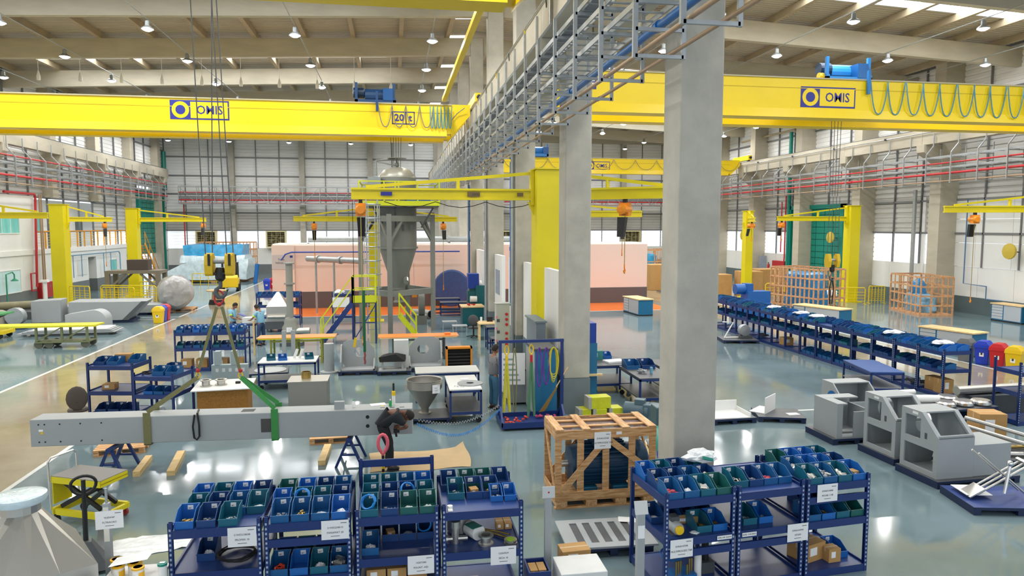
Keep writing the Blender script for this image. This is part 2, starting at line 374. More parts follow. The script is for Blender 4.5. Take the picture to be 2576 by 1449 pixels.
for y0, y1 in zip([YN]+[c+.35 for c in CY], [c+.35 for c in CY]+[YF]):
    for i in range(22):
        x = XL+.6+2.55*i
        if abs(x-XC) < .5: continue
        z = roofz(x); MB().box(x-.11, x+.11, y0, y1, z-.33, z-.005).build('purlin', PURL, ce)
for Y in [3.05]+CY:
    y = Y+.35
    for a, b in ((XL-.2, XC-.35), (XC+.35, XR+.2)):
        za, zb = roofz(a)-.33, roofz(b)-.33; MB().add([(a,y-.16,za-.95),(b,y-.16,zb-.95),(b,y+.16,zb-.95),(a,y+.16,za-.95),(a,y-.16,za),(b,y-.16,zb),(b,y+.16,zb),(a,y+.16,za)],
            [(0,3,2,1),(4,5,6,7),(0,1,5,4),(1,2,6,5),(2,3,7,6),(3,0,4,7)]).prism([(y-.3, 0), (y+.3, 0), (y+.3, .12), (y-.3, .12)], 'x', a, a+.01).build('roof_beam', CONCW, ce)
# ================================================================== LAMPS
LENS = bpy.data.materials.new('lamp_lens'); LENS.use_nodes = True
_n = LENS.node_tree; _n.nodes.remove(_n.nodes['Principled BSDF']); _e = _n.nodes.new('ShaderNodeEmission'); _e.inputs[0].default_value = (.97, .98, 1, 1); _e.inputs[1].default_value = 26
_n.links.new(_e.outputs[0], _n.nodes['Material Output'].inputs[0])
LB = MB().lathe([(.04, .34), (.09, .3), (.1, .12), (.24, .02), (.25, -.02), (.23, -.02), (.22, 0.01)], 14).mesh('housing', STEEL, True)
LL = MB().lathe([(.0001, -.1), (.1, -.09), (.18, -.05), (.22, .005), (.0001, .005)], 14).mesh('lens', LENS, True)
LR = MB().tube((0,0,.34), (0,0,.36), .012, 5).mesh('rod', STEEL)
LD = bpy.data.lights.new('lamp_light', 'AREA'); LD.shape = 'DISK'; LD.size = .42; LD.energy = LAMP_W; LD.color = (1, .98, .95); LD.spread = pi
bays = [('left bay', [-20.6, -15.2, -9.75, -3.97, 1.77]), ('right bay', [7.0, 12.3, 17.9, 23.7, 29.1])]
for bn, xs in bays:
    for ix, x in enumerate(xs):
        for iy in range(12):
            y = 9.0+5.65*iy
            t = thing('high_bay_lamp', 'high-bay lamp of the %s, %s row from left, %s from near end' % (bn, ORD[ix], ORD[iy]), 'lamp', (x, y, 12.95), 0, 'high-bay lamps')
            place('housing', LB, t); place('lens', LL, t); place('rod', LR, t)
            lo = bpy.data.objects.new('lamp_light', LD); COL.objects.link(lo); lo.parent = t; lo.location = (0, 0, -.12)
        c = MB().tube((x, 5, 13.335), (x, 73, 13.335), .022, 5).build('lamp_conduit', STEEL, label='thin grey conduit carrying the %s lamp row of the %s' % (ORD[ix], bn), cat='conduit')
for i in range(10):
    x = -18.3+2.03*i; PT = PT if i else MB().tube((0,0,.1), (0,0,1.685), .012, 5).lathe([(.03, .2), (.1, -.1), (.09, -.28), (.0001, -.3)], 10).mesh('pendant', WHITE, True)
    place('pendant_fitting', PT, loc=(x, 41.6, 12.9+.0), label='small white pendant fitting on a thin stem, %s from the left under the roof' % ORD[i], cat='pendant', group='white pendants below the left skylight')
MB().tube((-19.5, 41.6, 14.62), (1.5, 41.6, 14.62), .03, 6).build('pendant_rail', STEEL, label='thin rail that carries the row of white pendants', cat='rail')
# ================================================================== BRIDGE CRANES
def festoon(n, x0, x1, z0, sag, y, r=.022, tilt=0):
    b = MB(); w = (x1-x0)/n
    for i in range(n):
        pts = []
        for j in range(13):
            u = j/12; s = (2*u-1); pts.append((x0+w*(i+u), y+.04*sin(i*2.1), z0-sag*(1-abs(s)**2.6)))
        b.path(pts, r, 5)
    return b
def omis(parent, x, y, z, h):
    w = h*2.95
    MB().box(x, x+w, y-.004, y, z, z+h).build('logo_frame', LOGO, parent)
    MB().box(x+h*1.02, x+w-h*.07, y-.008, y-.004, z+h*.08, z+h*.92).build('logo_field', CRANE, parent)
    cx = x+h*.52; cz = z+h*.5
    MB().lathe([(.0001, -.008), (h*.43, -.008), (h*.43, -.004), (.0001, -.004)], 28, (cx, y, cz), 'y').build('logo_ring', CRANE, parent)
    MB().lathe([(.0001, -.012), (h*.245, -.012), (h*.245, -.008), (.0001, -.008)], 24, (cx, y, cz), 'y').build('logo_dot', LOGO, parent)
    t = text('OMIS', h*.62, LOGO, parent, (x+h*1.97, y-.01, cz-.01), thick=.002, bold=.012); t.scale = (.93, 1.02, 1)
def girder(parent, x0, x1, y, z0, z1, w=.62, step=4.6):
    b = MB(); n = int((x1-x0)/step)
    b.box(x0+.9, x1-.9, y-w/2, y+w/2, z0+.12, z1-.05)
    g = b.build('girder', CRANE, parent)
    MB().box(x0+.85, x1-.85, y-w/2-.06, y+w/2+.06, z1-.05, z1).build('top_flange', mat('flange_grey_yellow', '#B9B090', .5), parent)
    MB().prism([(y-w/2-.02, z0+.34), (y+w/2+.02, z0+.34), (y+w/2+.02, z0), (y-w/2-.1, z0)], 'x', x0+1.1, x1-1.1).build('bottom_chord', CRANE, parent)
    MB().box(x0+.9, x1-.9, y-w/2-.012, y-w/2, z1-.42, z1-.39).build('weld_seam_shade', mat('yellow_shadow', '#CDB000', .5), parent)  # seam strip in darker yellow, its shade painted into the colour
    for s, xa in ((1, x0), (-1, x1)):
        MB().prism([(xa+s*.9, z0+.0), (xa+s*.9, z1), (xa, z1), (xa, z1-.5)], 'y', y-w/2+.01, y+w/2-.01).build('girder_nose', CRANE, parent)
    return g
def end_truck(parent, x, y0, y1, z):
    e = MB().box(x-.17, x+.17, y0, y1, z+.1, z+.48).build('end_truck', CRANE, parent)
    for yy in (y0+.3, y1-.3): MB().lathe([(.05, -.09), (.2, -.09), (.2, .09), (.05, .09)], 14, (x, yy, z+.19), 'x').build('wheel', STEELD, e)
    for yy in (y0-.09, y1+.09): MB().lathe([(.05, -.1), (.1, -.06), (.1, .09)], 10, (x, yy, z+.3), 'y').build('buffer', BLACK, e)
def trolley(parent, x, y, z, blue, long=1.9):
    t = MB().box(x-long/2, x+long/2, y-.75, y-.6, z, z+.22).box(x-long/2, x+long/2, y+.6, y+.75, z, z+.22).box(x-long/2, x-long/2+.14, y-.75, y+.75, z, z+.3).box(x+long/2-.14, x+long/2, y-.75, y+.75, z, z+.3).build('trolley_frame', blue, parent)
    MB().lathe([(.2, -.65), (.34, -.65), (.34, .65), (.2, .65)], 16, (x+.15, y, z+.5), 'x').build('rope_drum', blue, t)
    MB().lathe([(.1, -.3), (.24, -.28), (.24, .2), (.16, .26)], 14, (x-.75, y-.2, z+.6), 'x').build('hoist_motor', mat('hoist_dark_blue', '#10304F', .4), t)
    MB().box(x+.35, x+.8, y-.78, y-.2, z+.2, z+.75).build('control_box', mat('hoist_blue', '#0D4F8C', .4), t)
    for xx in (x-long/2+.07, x+long/2-.1): MB().box(xx-.06, xx+.06, y-.7, y-.58, z+.2, z+1.0).build('post', blue, t)
    return t
NAVY = mat('hoist_navy', '#15406E', .45, nz=.1, ns=5)
FEST = mat('festoon_cable', '#4F8FA8', .55); FESTG = mat('festoon_grey', '#77797A', .55)
# A: above the near end of the left bay (only its underside edge is in view)
ca = thing('bridge_crane', 'yellow bridge crane at the top edge, directly above the hanging hook block', 'crane', (0, 0, 0), 0, 'bridge cranes')
girder(ca, -21.5, 3.62, 14.35, 9.8, 11.2); girder(ca, -21.5, 3.62, 16.1, 9.8, 11.2); end_truck(ca, 3.95, 13.2, 17.4, 10.58); end_truck(ca, -21.95, 13.2, 17.4, 10.6)
trolley(ca, -3.5, 15.27, 11.22, NAVY)
# B: left bay
cb_ = thing('bridge_crane', 'yellow 20 t bridge crane across the left bay', 'crane', (0, 0, 0), 0, 'bridge cranes')
girder(cb_, -21.5, 3.62, 34.0, 9.14, 10.62); girder(cb_, -21.5, 3.62, 36.2, 9.14, 10.62); end_truck(cb_, 3.95, 33.0, 37.3, 10.58); end_truck(cb_, -21.95, 33.0, 37.3, 10.6)
trolley(cb_, -.75, 35.1, 10.64, NAVY); omis(cb_, -9.62, 33.685, 9.65, .84)
fr = MB()
for a in [(-.02, 1.02, 9.66, 9.7), (-.02, 1.02, 10.2, 10.24), (-.02, .02, 9.66, 10.24), (.98, 1.02, 9.66, 10.24), (.6, .64, 9.66, 10.24)]: fr.box(a[0]+.02, a[1]+.02, 33.675, 33.686, a[2], a[3])
fr.build('capacity_frame', LOGO, cb_); text('20', .44, LOGO, cb_, (.33, 33.67, 9.95), bold=.02); text('t', .44, LOGO, cb_, (.84, 33.67, 9.95), bold=.02)
f1 = festoon(4, -.62, 1.9, 10.5, .98, 33.58).build('festoon_cable', FESTG, cb_); festoon(6, 1.75, 2.75, 10.5, 1.0, 33.56).build('festoon_cable', FEST, cb_)
MB().path([(2.75, 33.6, 9.9), (3.0, 33.6, 10.2), (3.35, 33.5, 10.45)], .02, 5).build('festoon_cable', FESTG, cb_)
MB().box(-.72, -.62, 33.5, 33.6, 10.2, 11.1).build('tow_arm', NAVY, cb_)
for i in range(5): MB().tube((-.1+.14*i, 35.0+.05*i, 10.6), (-.02+.09*i, 35.0, 6.8), .013, 5).build('hoist_rope', STEELD, cb_)
# yellow spreader between the two left-bay cranes
MB().box(2.3, 2.48, 16.6, 33.6, 10.72, 10.9).box(2.26, 2.52, 16.55, 16.6, 10.66, 10.96).build('crane_link_bar', CRANE, label='long yellow bar joining the two cranes of the left bay', cat='crane bar')
# C: right bay, near
cr = thing('bridge_crane', 'yellow bridge crane with a row of hanging blue cable loops in the right bay', 'crane', (0, 0, 0), 0, 'bridge cranes')
girder(cr, 6.0, 30.08, 26.0, 9.15, 10.68); girder(cr, 6.0, 30.08, 28.2, 9.15, 10.68); end_truck(cr, 5.45, 24.9, 29.3, 10.56); end_truck(cr, 30.45, 24.9, 29.3, 10.58)
BLH = mat('hoist_light_blue', '#1F72B8', .4); trolley(cr, 18.1, 27.1, 10.7, BLH, 2.0); omis(cr, 15.6, 25.685, 9.55, .79)
MB().lathe([(.06, -.1), (.14, -.1), (.14, .1), (.06, .1)], 10, (17.0, 26.6, 10.95), 'x').build('limit_switch', YELB, cr)
festoon(15, 18.5, 30.0, 10.6, 1.25, 25.58, .024).build('festoon_cable', FEST, cr)
MB().box(18.35, 18.45, 25.5, 25.62, 10.1, 11.0).build('tow_arm', BLH, cr)
MB().box(7.0, 7.42, 25.66, 25.69, 9.98, 10.55).build('data_plate', LOGO, cr)
for k in range(3): MB().box(7.06, 7.36, 25.65, 25.66, 10.05+.1*k, 10.1+.1*k).build('data_plate_line', WHITE, cr)
for i in range(4): MB().tube((17.8+.16*i, 27.0, 10.7), (17.86+.12*i, 27.0, 6.2), .013, 5).build('hoist_rope', STEELD, cr)
MB().prism([(6.0, 10.4), (6.9, 10.4), (6.9, 11.3), (6.55, 11.5), (6.2, 11.2)], 'y', 25.6, 25.9).build('end_cabinet', CRANE, cr)
# D: right bay, far
cf = thing('bridge_crane', 'smaller far yellow bridge crane low behind the central columns', 'crane', (0, 0, 0), 0, 'bridge cranes')
girder(cf, 6.0, 30.08, 59.0, 9.42, 10.74); end_truck(cf, 5.45, 57.6, 60.4, 10.56); end_truck(cf, 30.45, 57.6, 60.4, 10.58); omis(cf, 16.1, 58.685, 9.72, .72)
festoon(11, 9.0, 30.0, 10.6, .8, 58.56, .02).build('festoon_cable', FESTG, cf); trolley(cf, 12.0, 59, 10.76, BLH, 1.6)
# ================================================================== RUNWAY CABLE RACKS AND PIPES
# hanger of the central line (local origin at y)
def hanger_mesh():
    b = MB(); A, B = 3.4, 4.12
    b.bar((A,0,7.32), (A,0,9.27), .07, .05).bar((A,0,9.27), (3.7,0,9.66), .06, .05).bar((3.685,0,9.62), (3.685,0,10.3), .06, .05)
    b.bar((B,0,7.32), (B,0,8.95), .06, .05)
    for z in (7.35, 7.72, 8.1, 8.5, 8.9): b.bar((A,0,z), (B,0,z), .05, .05)
    return b.mesh('hanger', STEEL)
HM = hanger_mesh()
ck = thing('cable_rack', 'long galvanised cable rack hung along the central crane runway', 'cable rack')
for i in range(38): place('hanger', HM, ck, loc=(0, 6.45+1.69*i, 0))
def tray(z, x0, x1, parent, y0, y1, h=.09, step=.45):
    t = MB().box(x0, x0+.025, y0, y1, z, z+h).box(x1-.025, x1, y0, y1, z, z+h).build('tray_side', STEEL, parent)
    b = MB(); y = y0
    while y < y1: b.box(x0+.02, x1-.02, y, y+.05, z+.01, z+.03); y += step
    b.build('tray_rungs', STEEL, parent, kind='stuff')
for z, a, b in ((8.93, 3.46, 3.95), (8.53, 3.46, 4.08), (8.13, 3.5, 4.08)): tray(z, a, b, ck, 5.5, 70)
MB().box(3.55, 3.85, 5.5, 70, 8.96, 9.0).build('cable_bundle', mat('cable_grey', '#8B8F95', .6, nz=.2, ns=12, stretch=(8, .3, 1)), ck)
def pipe(name, p, q, r, m, label, collars=(), cat='pipe'):
    t = thing(name, label, cat); MB().tube(p, q, r, 12).build('pipe_run', m, t, smooth=True)
    p = Vector(p); q = Vector(q)
    for u in collars:
        c = p.lerp(q, u); d = (q-p).normalized()*.07; MB().tube(c-d, c+d, r*1.35, 12).build('collar', m, t, smooth=True)
    return t
pipe('blue_pipe', (3.84, 5.3, 7.835), (3.84, 69, 7.835), .062, BLUEP, 'thick blue pipe running along the central cable rack', (.075, .155, .24, .33))
pipe('copper_pipe', (3.52, 5.3, 7.42), (3.52, 69, 7.42), .034, BROWNP, 'tan pipe on the near side of the cable rack bottom rung', (.1, .22))
pipe('copper_pipe', (3.98, 5.3, 7.42), (3.98, 69, 7.42), .03, BROWNP, 'tan pipe on the column side of the cable rack bottom rung', (.13, .3))
cd1 = thing('conductor_rail', 'thin silver crane conductor rail beside the central runway top', 'conductor rail'); MB().tube((3.69, 4, 10.44), (3.69, 75, 10.44), .02, 6).build('rail_run', STEEL, cd1)
for i in range(24): MB().bar((3.69, 6+2.8*i, 10.42), (3.71, 6+2.8*i, 10.2), .03, .03).build('bracket', RAIL if i % 2 else STEELD, cd1)
# side pipe racks
def side_rack(name, X, sgn, ys, label, zt, rungs):
    t = thing(name, label, 'pipe rack'); b = MB()
    b.bar((X,0,7.3), (X,0,8.95), .06, .05).bar((X,0,8.95), (X+sgn*.42,0,9.45), .055, .05).bar((X+sgn*.42,0,9.42), (X+sgn*.42,0,10.15), .055, .05).bar((X+sgn*.9,0,7.35), (X+sgn*.9,0,9.3), .05, .04)
    for z in rungs: b.bar((X,0,z), (X+sgn*.9,0,z), .045, .045)
    me = b.mesh('hanger', STEEL)
    for y in ys: place('hanger', me, t, loc=(0, y, 0))
    for z in zt: 
        x0, x1 = sorted((X+sgn*.1, X+sgn*.6)); tray(z, x0, x1, t, ys[0]-1, ys[-1]+1, step=.9)
    return t
side_rack('pipe_rack', 29.7, 1, [9+1.8*i for i in range(32)], 'galvanised pipe rack under the right crane runway', (8.125, 8.725), (7.36, 7.74, 8.1, 8.34, 8.7))
side_rack('pipe_rack', -21.25, -1, [9+1.8*i for i in range(36)], 'galvanised pipe rack under the left crane runway', (8.125, 8.525), (7.36, 7.74, 8.1, 8.5, 8.9))
for X, zs, w, y1 in ((29.84, (8.412, 7.852, 7.428), 'right', 66), (-21.4, (8.972, 7.852, 7.428), 'left', 73)):
    pipe('fire_pipe', (X, 8, zs[0]), (X, y1, zs[0]), .045, REDP, 'upper red fire pipe on the %s wall pipe rack' % w); pipe('fire_pipe', (X, 8, zs[1]), (X, y1, zs[1]), .065, REDP, 'lower thick red fire pipe on the %s wall pipe rack' % w, (.3, .6))
    pipe('copper_pipe', (X, 8, zs[2]), (X, y1, zs[2]), .04, BROWNP, 'tan pipe on the bottom rung of the %s wall pipe rack' % w)
cd2 = MB().tube((30.14, 8, 10.28), (30.14, 62, 10.28), .025, 6).build('conductor_rail', STEEL, label='silver conductor rail on the face of the right runway beam', cat='conductor rail')
for i in range(9): MB().box(30.1, 30.2, 14+5.2*i, 14.12+5.2*i, 10.23, 10.34).build('bracket', BLACK, cd2)
# brown pipe loop high on the right wall
MB().path([(31.9, 52.6, 9.9), (31.9, 52.6, 12.2), (31.9, 53.2, 12.7), (31.9, 62, 12.7)], .09, 8).build('vent_pipe', PURL, label='bent beige vent pipe high on the right wall', cat='pipe')
# ---------------- truss walkway on the far wall
tr = thing('pipe_bridge', 'galvanised lattice pipe bridge spanning the far wall', 'pipe bridge'); b = MB(); d = MB()
x0, x1, n = -21.0, 30.0, 30; ty = 75.2
for z in (7.2, 8.95):
    for yy in (ty, ty+.8): b.bar((x0, yy, z), (x1, yy, z), .08, .08)
b.build('chord', STEEL, tr)
for i in range(n+1):
    x = x0+(x1-x0)*i/n; MB().bar((x, ty, 7.2), (x, ty, 8.95), .06, .06).bar((x, ty, 7.2), (x, ty+.8, 7.2), .05, .05).bar((x, ty+.8, 7.2), (x, ty+.8, 8.95), .05, .05).build('upright', STEEL, tr)
    if i < n:
        xa = x0+(x1-x0)*(i+1)/n; za, zb = (7.2, 8.95) if i % 2 else (8.95, 7.2); MB().bar((x, ty, za), (xa, ty, zb), .045, .045).build('diagonal', STEEL, tr)
MB().box(x0, x1, ty+.1, ty+.7, 7.7, 8.0).build('cable_tray', GIRT, tr)
pipe('fire_pipe', (x0, ty+.15, 8.35), (x1, ty+.15, 8.35), .05, REDP, 'upper red pipe along the far wall pipe bridge'); pipe('fire_pipe', (x0, ty+.16, 7.6), (x1, ty+.16, 7.6), .07, REDP, 'lower red pipe along the far wall pipe bridge'); pipe('copper_pipe', (x0, ty+.2, 7.3), (x1, ty+.2, 7.3), .05, mat('pink_pipe', '#B58C8C', .5), 'faded pink pipe along the bottom of the far wall bridge')
pipe('fire_pipe', (-20.9, 76.5, .8), (-20.9, 76.5, 7.2), .06, REDP, 'vertical red riser pipe on the far wall left of the first fan')
# ---------------- exhaust fans on the far wall
for i, x in enumerate((-19.0, -12.1, 26.6, 12.6)):
    f = thing('exhaust_fan', '%s square louvred exhaust fan in a cream frame on the far wall' % ('first', 'second', 'third', 'fourth')[i], 'fan', (x, 77.3, 2.75), 0, 'far wall exhaust fans')
    CRM = mat('cream_frame', '#D8CFA0', .5); MB().box(-1.0, 1.0, -.45, .2, 0, .12).box(-1, 1, -.45, .2, 1.62, 1.74).box(-1, -.88, -.45, .2, .12, 1.62).box(.88, 1.0, -.45, .2, .12, 1.62).build('frame', CRM, f)
    MB().box(-.88, .88, .05, .15, .12, 1.62).build('housing', mat('fan_dark', '#3E3A22', .6), f)
    b = MB()
    for k in range(6):
        a = k*pi/3; b.prism([(0, 0), (.75*cos(a), .75*sin(a)), (.75*cos(a+.5), .75*sin(a+.5))], 'y', -.1, -.06)
    b.xf(Matrix.Translation((0, 0, .87))).build('blades', mat('fan_olive', '#6B6338', .5), f)
    g = MB()
    for k in range(1, 4): g.box(-.88+.44*k-.01, -.88+.44*k+.01, -.3, -.28, .12, 1.62)
    for k in range(1, 8): g.box(-.88, .88, -.3, -.285, .12+.19*k, .135+.19*k)
    g.build('guard', CRM, f)
# ================================================================== BUILT-IN ROOMS, DOORS, PARTITIONS
from mathutils import noise as NZ
DADG = mat('dado_grey', '#6F7577', .5)
# ---- office block at the left wall
of = thing('office_block', 'white two-storey office block with orange terrace railing at the left wall', 'office')
MB().box(-25.5, -22.7, 36, 57.75, .95, 3.16).box(-25.5, -22.7, 59.2, 65.6, .95, 3.16).box(-25.5, -24.4, 57.75, 59.2, 0, 3.16).box(-25.5, -22.7, 57.75, 59.2, 2.65, 3.16).build('ground_storey', WALLW, of)
MB().box(-25.5, -22.68, 36, 57.75, 0, .95).box(-25.5, -22.68, 59.2, 65.6, 0, .95).build('dado', DADG, of)
MB().box(-25.5, -22.62, 36, 66, 3.16, 3.47).build('terrace_slab', WHITE, of)
MB().box(-25.5, -22.7, 36, 50.0, 3.47, 6.86).build('upper_storey', WALLW, of); MB().box(-25.5, -24.2, 50.0, 62.9, 3.47, 6.8).box(-25.5, -24.2, 62.9, 66, 6.0, 6.8).box(-25.5, -24.2, 65.2, 66, 3.47, 6.0).build('upper_setback', WALLW, of)
TG = mat('teal_glass', '#7CCFC9', .12, nz=.25, ns=1.2, stretch=(1, 2.5, .3))
def window(parent, X, y0, y1, z0, z1, n, m=TG):
    w = MB().box(X-.02, X+.05, y0-.05, y1+.05, z0-.05, z0).box(X-.02, X+.05, y0-.05, y1+.05, z1, z1+.05).box(X-.02, X+.05, y0-.05, y0, z0, z1).box(X-.02, X+.05, y1, y1+.05, z0, z1)
    for i in range(1, n): w.box(X-.01, X+.04, y0+(y1-y0)*i/n-.02, y0+(y1-y0)*i/n+.02, z0, z1)
    w = w.build('window_frame', WHITE, parent)
    for i in range(n): MB().box(X+.0, X+.015, y0+(y1-y0)*i/n+.02, y0+(y1-y0)*(i+1)/n-.02, z0, z1).build('pane', m, w)
window(of, -22.7, 44.0, 48.0, 4.55, 5.55, 4); window(of, -22.7, 43.8, 47.8, .98, 2.3, 2, mat('pale_glass', '#CBEBEF', .1, nz=.1, ns=1)); window(of, -24.2, 52.6, 54.0, 4.6, 5.65, 1); window(of, -24.2, 55.2, 56.0, 4.6, 5.65, 1); window(of, -24.2, 59.4, 60.8, 4.6, 5.5, 1, mat('dark_glass', '#5C6B70', .15)); window(of, -22.7, 61.8, 63.2, 1.3, 2.25, 1)
MB().box(-22.72, -22.66, 52.3, 53.1, 0, 2.05).build('door', mat('door_pale', '#D9DEDE', .5), of)
MB().box(-22.7, -22.66, 55.8, 57.4, 1.4, 2.55).build('notice_board', mat('board_pale', '#DCDFDF', .5), of)
OR2 = mat('railing_orange', '#E79A1E', .45)
for k in range(14): MB().box(-22.74, -22.66, 50.1+1.2*k-.03, 50.1+1.2*k+.03, 3.47, 4.62).build('railing_post', OR2, of)
b = MB().box(-22.73, -22.67, 50, 65.8, 4.6, 4.66).build('handrail', OR2, of)
for k in range(5): MB().box(-22.71, -22.69, 50, 65.8, 3.68+.18*k, 3.7+.18*k).build('railing_bar', RAIL, of)
st = MB().bar((-22.1, 66.2, 3.47), (-22.1, 69.6, .1), .25, .05, (1, 0, 0)).bar((-21.4, 66.2, 3.47), (-21.4, 69.6, .1), .25, .05, (1, 0, 0))
for k in range(14): st.box(-22.1, -21.4, 66.3+.24*k, 66.55+.24*k, 3.25-.24*k, 3.28-.24*k)
for x in (-22.1, -21.4): st.bar((x, 66.2, 4.5), (x, 69.6, 1.1), .05, .05); [st.bar((x, 66.3+1.1*k, 3.4-1.08*k), (x, 66.3+1.1*k, 4.4-1.08*k), .04, .04) for k in range(4)]
st.build('terrace_stair', OR2, label='orange steel stair leading up to the office terrace', cat='stair')
MB().path([(-22.45, 46, 6.98), (-22.45, 49.6, 6.98), (-22.5, 49.8, 6.8), (-22.5, 49.4, 1.1)], .075, 8).build('fire_riser', REDP, label='red fire pipe turning down the office front', cat='pipe')
MB().path([(-22.5, 49.3, 2.0), (-22.5, 48.7, 2.0), (-22.5, 48.7, .9), (-22.5, 49.3, .9)], .05, 8).build('fire_riser_branch', REDP, label='small red bracket pipe beside the riser foot', cat='pipe')
MB().tube((-22.45, 50.2, 7.0), (-22.45, 50.2, 1.4), .05, 6).tube((-22.45, 50.45, 7.0), (-22.45, 50.45, 1.4), .04, 6).build('conduit_pair', BROWNP, label='pair of tan conduits beside the red riser', cat='conduit')
hc = thing('hydrant_cabinet', 'red hydrant cabinet on the office front', 'cabinet', (-22.55, 50.6, .32)); MB().box(-.13, .13, -.8, .8, 0, 1.0).build('body', RED, hc)
for dy in (-.4, .4): MB().lathe([(.0001, .135), (.09, .135), (.09, .12), (.0001, .12)], 12, (0, dy, .72), 'x').build('roundel', mat('roundel', '#8E6A68', .4), hc)
def extinguisher(loc, label):
    t = thing('fire_extinguisher', label, 'extinguisher', loc); MB().lathe([(.06, 0), (.09, .02), (.09, .45), (.05, .53), (.02, .58)], 12).build('cylinder', RED, t, smooth=True); MB().box(-.05, .05, -.015, .015, .58, .65).build('valve', BLACK, t); MB().path([(.02, 0, .6), (.12, 0, .55), (.12, 0, .25)], .015, 5).build('hose', BLACK, t)
extinguisher((-22.5, 51.85, .6), 'red fire extinguisher hung right of the hydrant cabinet')
MB().path([(-22.4, 52.8, 2.9), (-22.4, 60.3, 2.9), (-22.4, 63, 2.9), (-22.4, 63.2, 2.7), (-22.4, 63.2, 1.4)], .05, 6).build('air_pipe', mat('pipe_grey_blue', '#7C9DB5', .4), label='blue-grey air pipe along the office front below the terrace', cat='pipe')
for i, y in enumerate((52.6, 54.6, 56.0, 60.0, 61.4)): MB().tube((-22.45, y, 2.85), (-22.45, y, 1.3), .035, 6).build('air_drop', mat('pipe_grey_blue', '#7C9DB5', .4), label='%s blue-grey pipe drop on the office front from the left' % ORD[i], cat='pipe')
es = thing('safety_shower', 'green safety shower arm in front of the office window', 'shower', (-22.3, 45.4, 0)); MB().path([(0, 0, 0), (0, 0, 2.15), (.05, .6, 2.25), (.05, .8, 2.1), (.05, .8, 1.85)], .04, 8).build('pipe', mat('shower_green', '#2F8F6A', .4), es); MB().lathe([(.03, 1.87), (.2, 1.75), (.2, 1.72)], 12, (.05, .8, 0)).build('head', mat('shower_green', '#2F8F6A', .4), es)
# ---- roller / sectional doors
def door(name, X, y0, y1, z0, z1, sgn, top=None, parts=14):
    d = struct(name); w = .09
    n = round((y1-y0)/1.05); nz = round((z1-z0)/.46)
    for i in range(n):
        for j in range(nz):
            a, b = y0+(y1-y0)*i/n, y0+(y1-y0)*(i+1)/n; c, e = z0+(z1-z0)*j/nz, z0+(z1-z0)*(j+1)/nz
            MB().box(X-w/2, X+w/2, a+.03, b-.03, c+.02, e-.02).build('slat', GRN, d)
    DG = mat('door_green_dark', '#076457', .45); MB().box(X+sgn*.02, X+sgn*.06, y0, y1, z0, z1).build('backing', DG, d)
    MB().box(X-.25, X+.25, y0-.35, y0, 0, z1+.3).box(X-.25, X+.25, y1, y1+.35, 0, z1+.3).box(X-.25, X+.25, y0-.35, y1+.35, z1, z1+.3).build('frame', GRN, d)
    return d
door('door_1', XL+.1, 69.3, 76.1, 2.4, 8.1, -1); door('door_2', XR-.1, 47.1, 53.6, .2, 6.3, 1)
MB().box(XL-.1, XL+.1, 68.3, 69.0, 0, 8.5).box(XL-.1, XL+.1, 76.5, 77.6, 0, 8.5).build('infill', WALLW, wl)
MB().tube((XR-.35, 53.9, 0), (XR-.35, 53.9, 12.6), .16, 10).build('green_duct', GRN, label='tall green pipe on the right wall beside the green door', cat='pipe'); MB().tube((XL+.45, 76.2, 8.6), (XL+.45, 76.2, 12.4), .22, 10).build('green_duct', GRN, label='green pipe high in the far left corner', cat='pipe')
MB().box(XR-.16, XR-.12, 51.0, 51.6, 6.95, 7.3).build('exit_sign', mat('exit_green', '#3E9A58', .5), label='small green exit sign above the right green door', cat='sign')
# outside apron seen through the half-open left door
MB().box(-60, XL-.2, 62, 90, -.2, -.02).build('outside_ground', mat('outside_concrete', '#C9C7C0', .8, nz=.1, ns=1), kind='structure')
# ---- white test room; orange floor bounce is painted into its wall colour
pk = thing('test_room', 'white test room tinted by orange floor bounce, with dark grey skirting behind the silo', 'room')
BOUNCE = mat('white_orange_bounce', '#E3D0C8', .6, nz=.03, ns=.4); SKD = mat('skirting_dark', '#5C575A', .5)
pw = [-7.2, -5.9, 1.2, 8.4, 16.35]
for a, b in zip(pw[:-1], pw[1:]): MB().box(a+.01, b-.01, 44.2, 44.4, 1.0, 3.8).build('panel', BOUNCE, pk); MB().box(a, b, 44.18, 44.42, 0, 1.0).build('skirting', SKD, pk)
MB().box(-7.2, -7.0, 44.41, 47.2, 0, 3.8).box(16.15, 16.35, 44.41, 47.2, 0, 3.8).build('side_wall', BOUNCE, pk); MB().box(-7.2, 16.35, 44.4, 47.2, 3.78, 3.9).build('roof', WHITE, pk); MB().box(-7.2, -5.9, 44.0, 44.2, 0, 3.83).build('pier', BOUNCE, pk)
sg = thing('wall_sign', 'grey hydrostatic test sign on the test room', 'sign', (-6.55, 43.98, 2.4)); MB().box(-.62, .62, -.02, .01, 0, .85).build('plate', mat('sign_grey', '#C4BFC2', .5), sg); text('Teste', .17, INK, sg, (-.1, -.025, .58)); text('hidrostático', .17, INK, sg, (-.02, -.025, .38)); MB().box(.4, .56, -.028, -.02, .68, .81).build('emblem', LOGO, sg)
pipe('duct', (-5.2, 45.2, 4.15), (10.5, 45.2, 4.15), .17, STEEL, 'galvanised duct lying on the test room roof', (.3, .55), 'duct'); 
for x in (-5.2, -1.5, 3.5, 8): MB().box(x-.05, x+.05, 45.1, 45.3, 3.9, 3.94).build('duct_block', STEELD, label='small dark block under the roof duct, at %s metres' % ('minus five', 'minus two', 'three', 'eight')[(-5.2, -1.5, 3.5, 8).index(x)], cat='block')
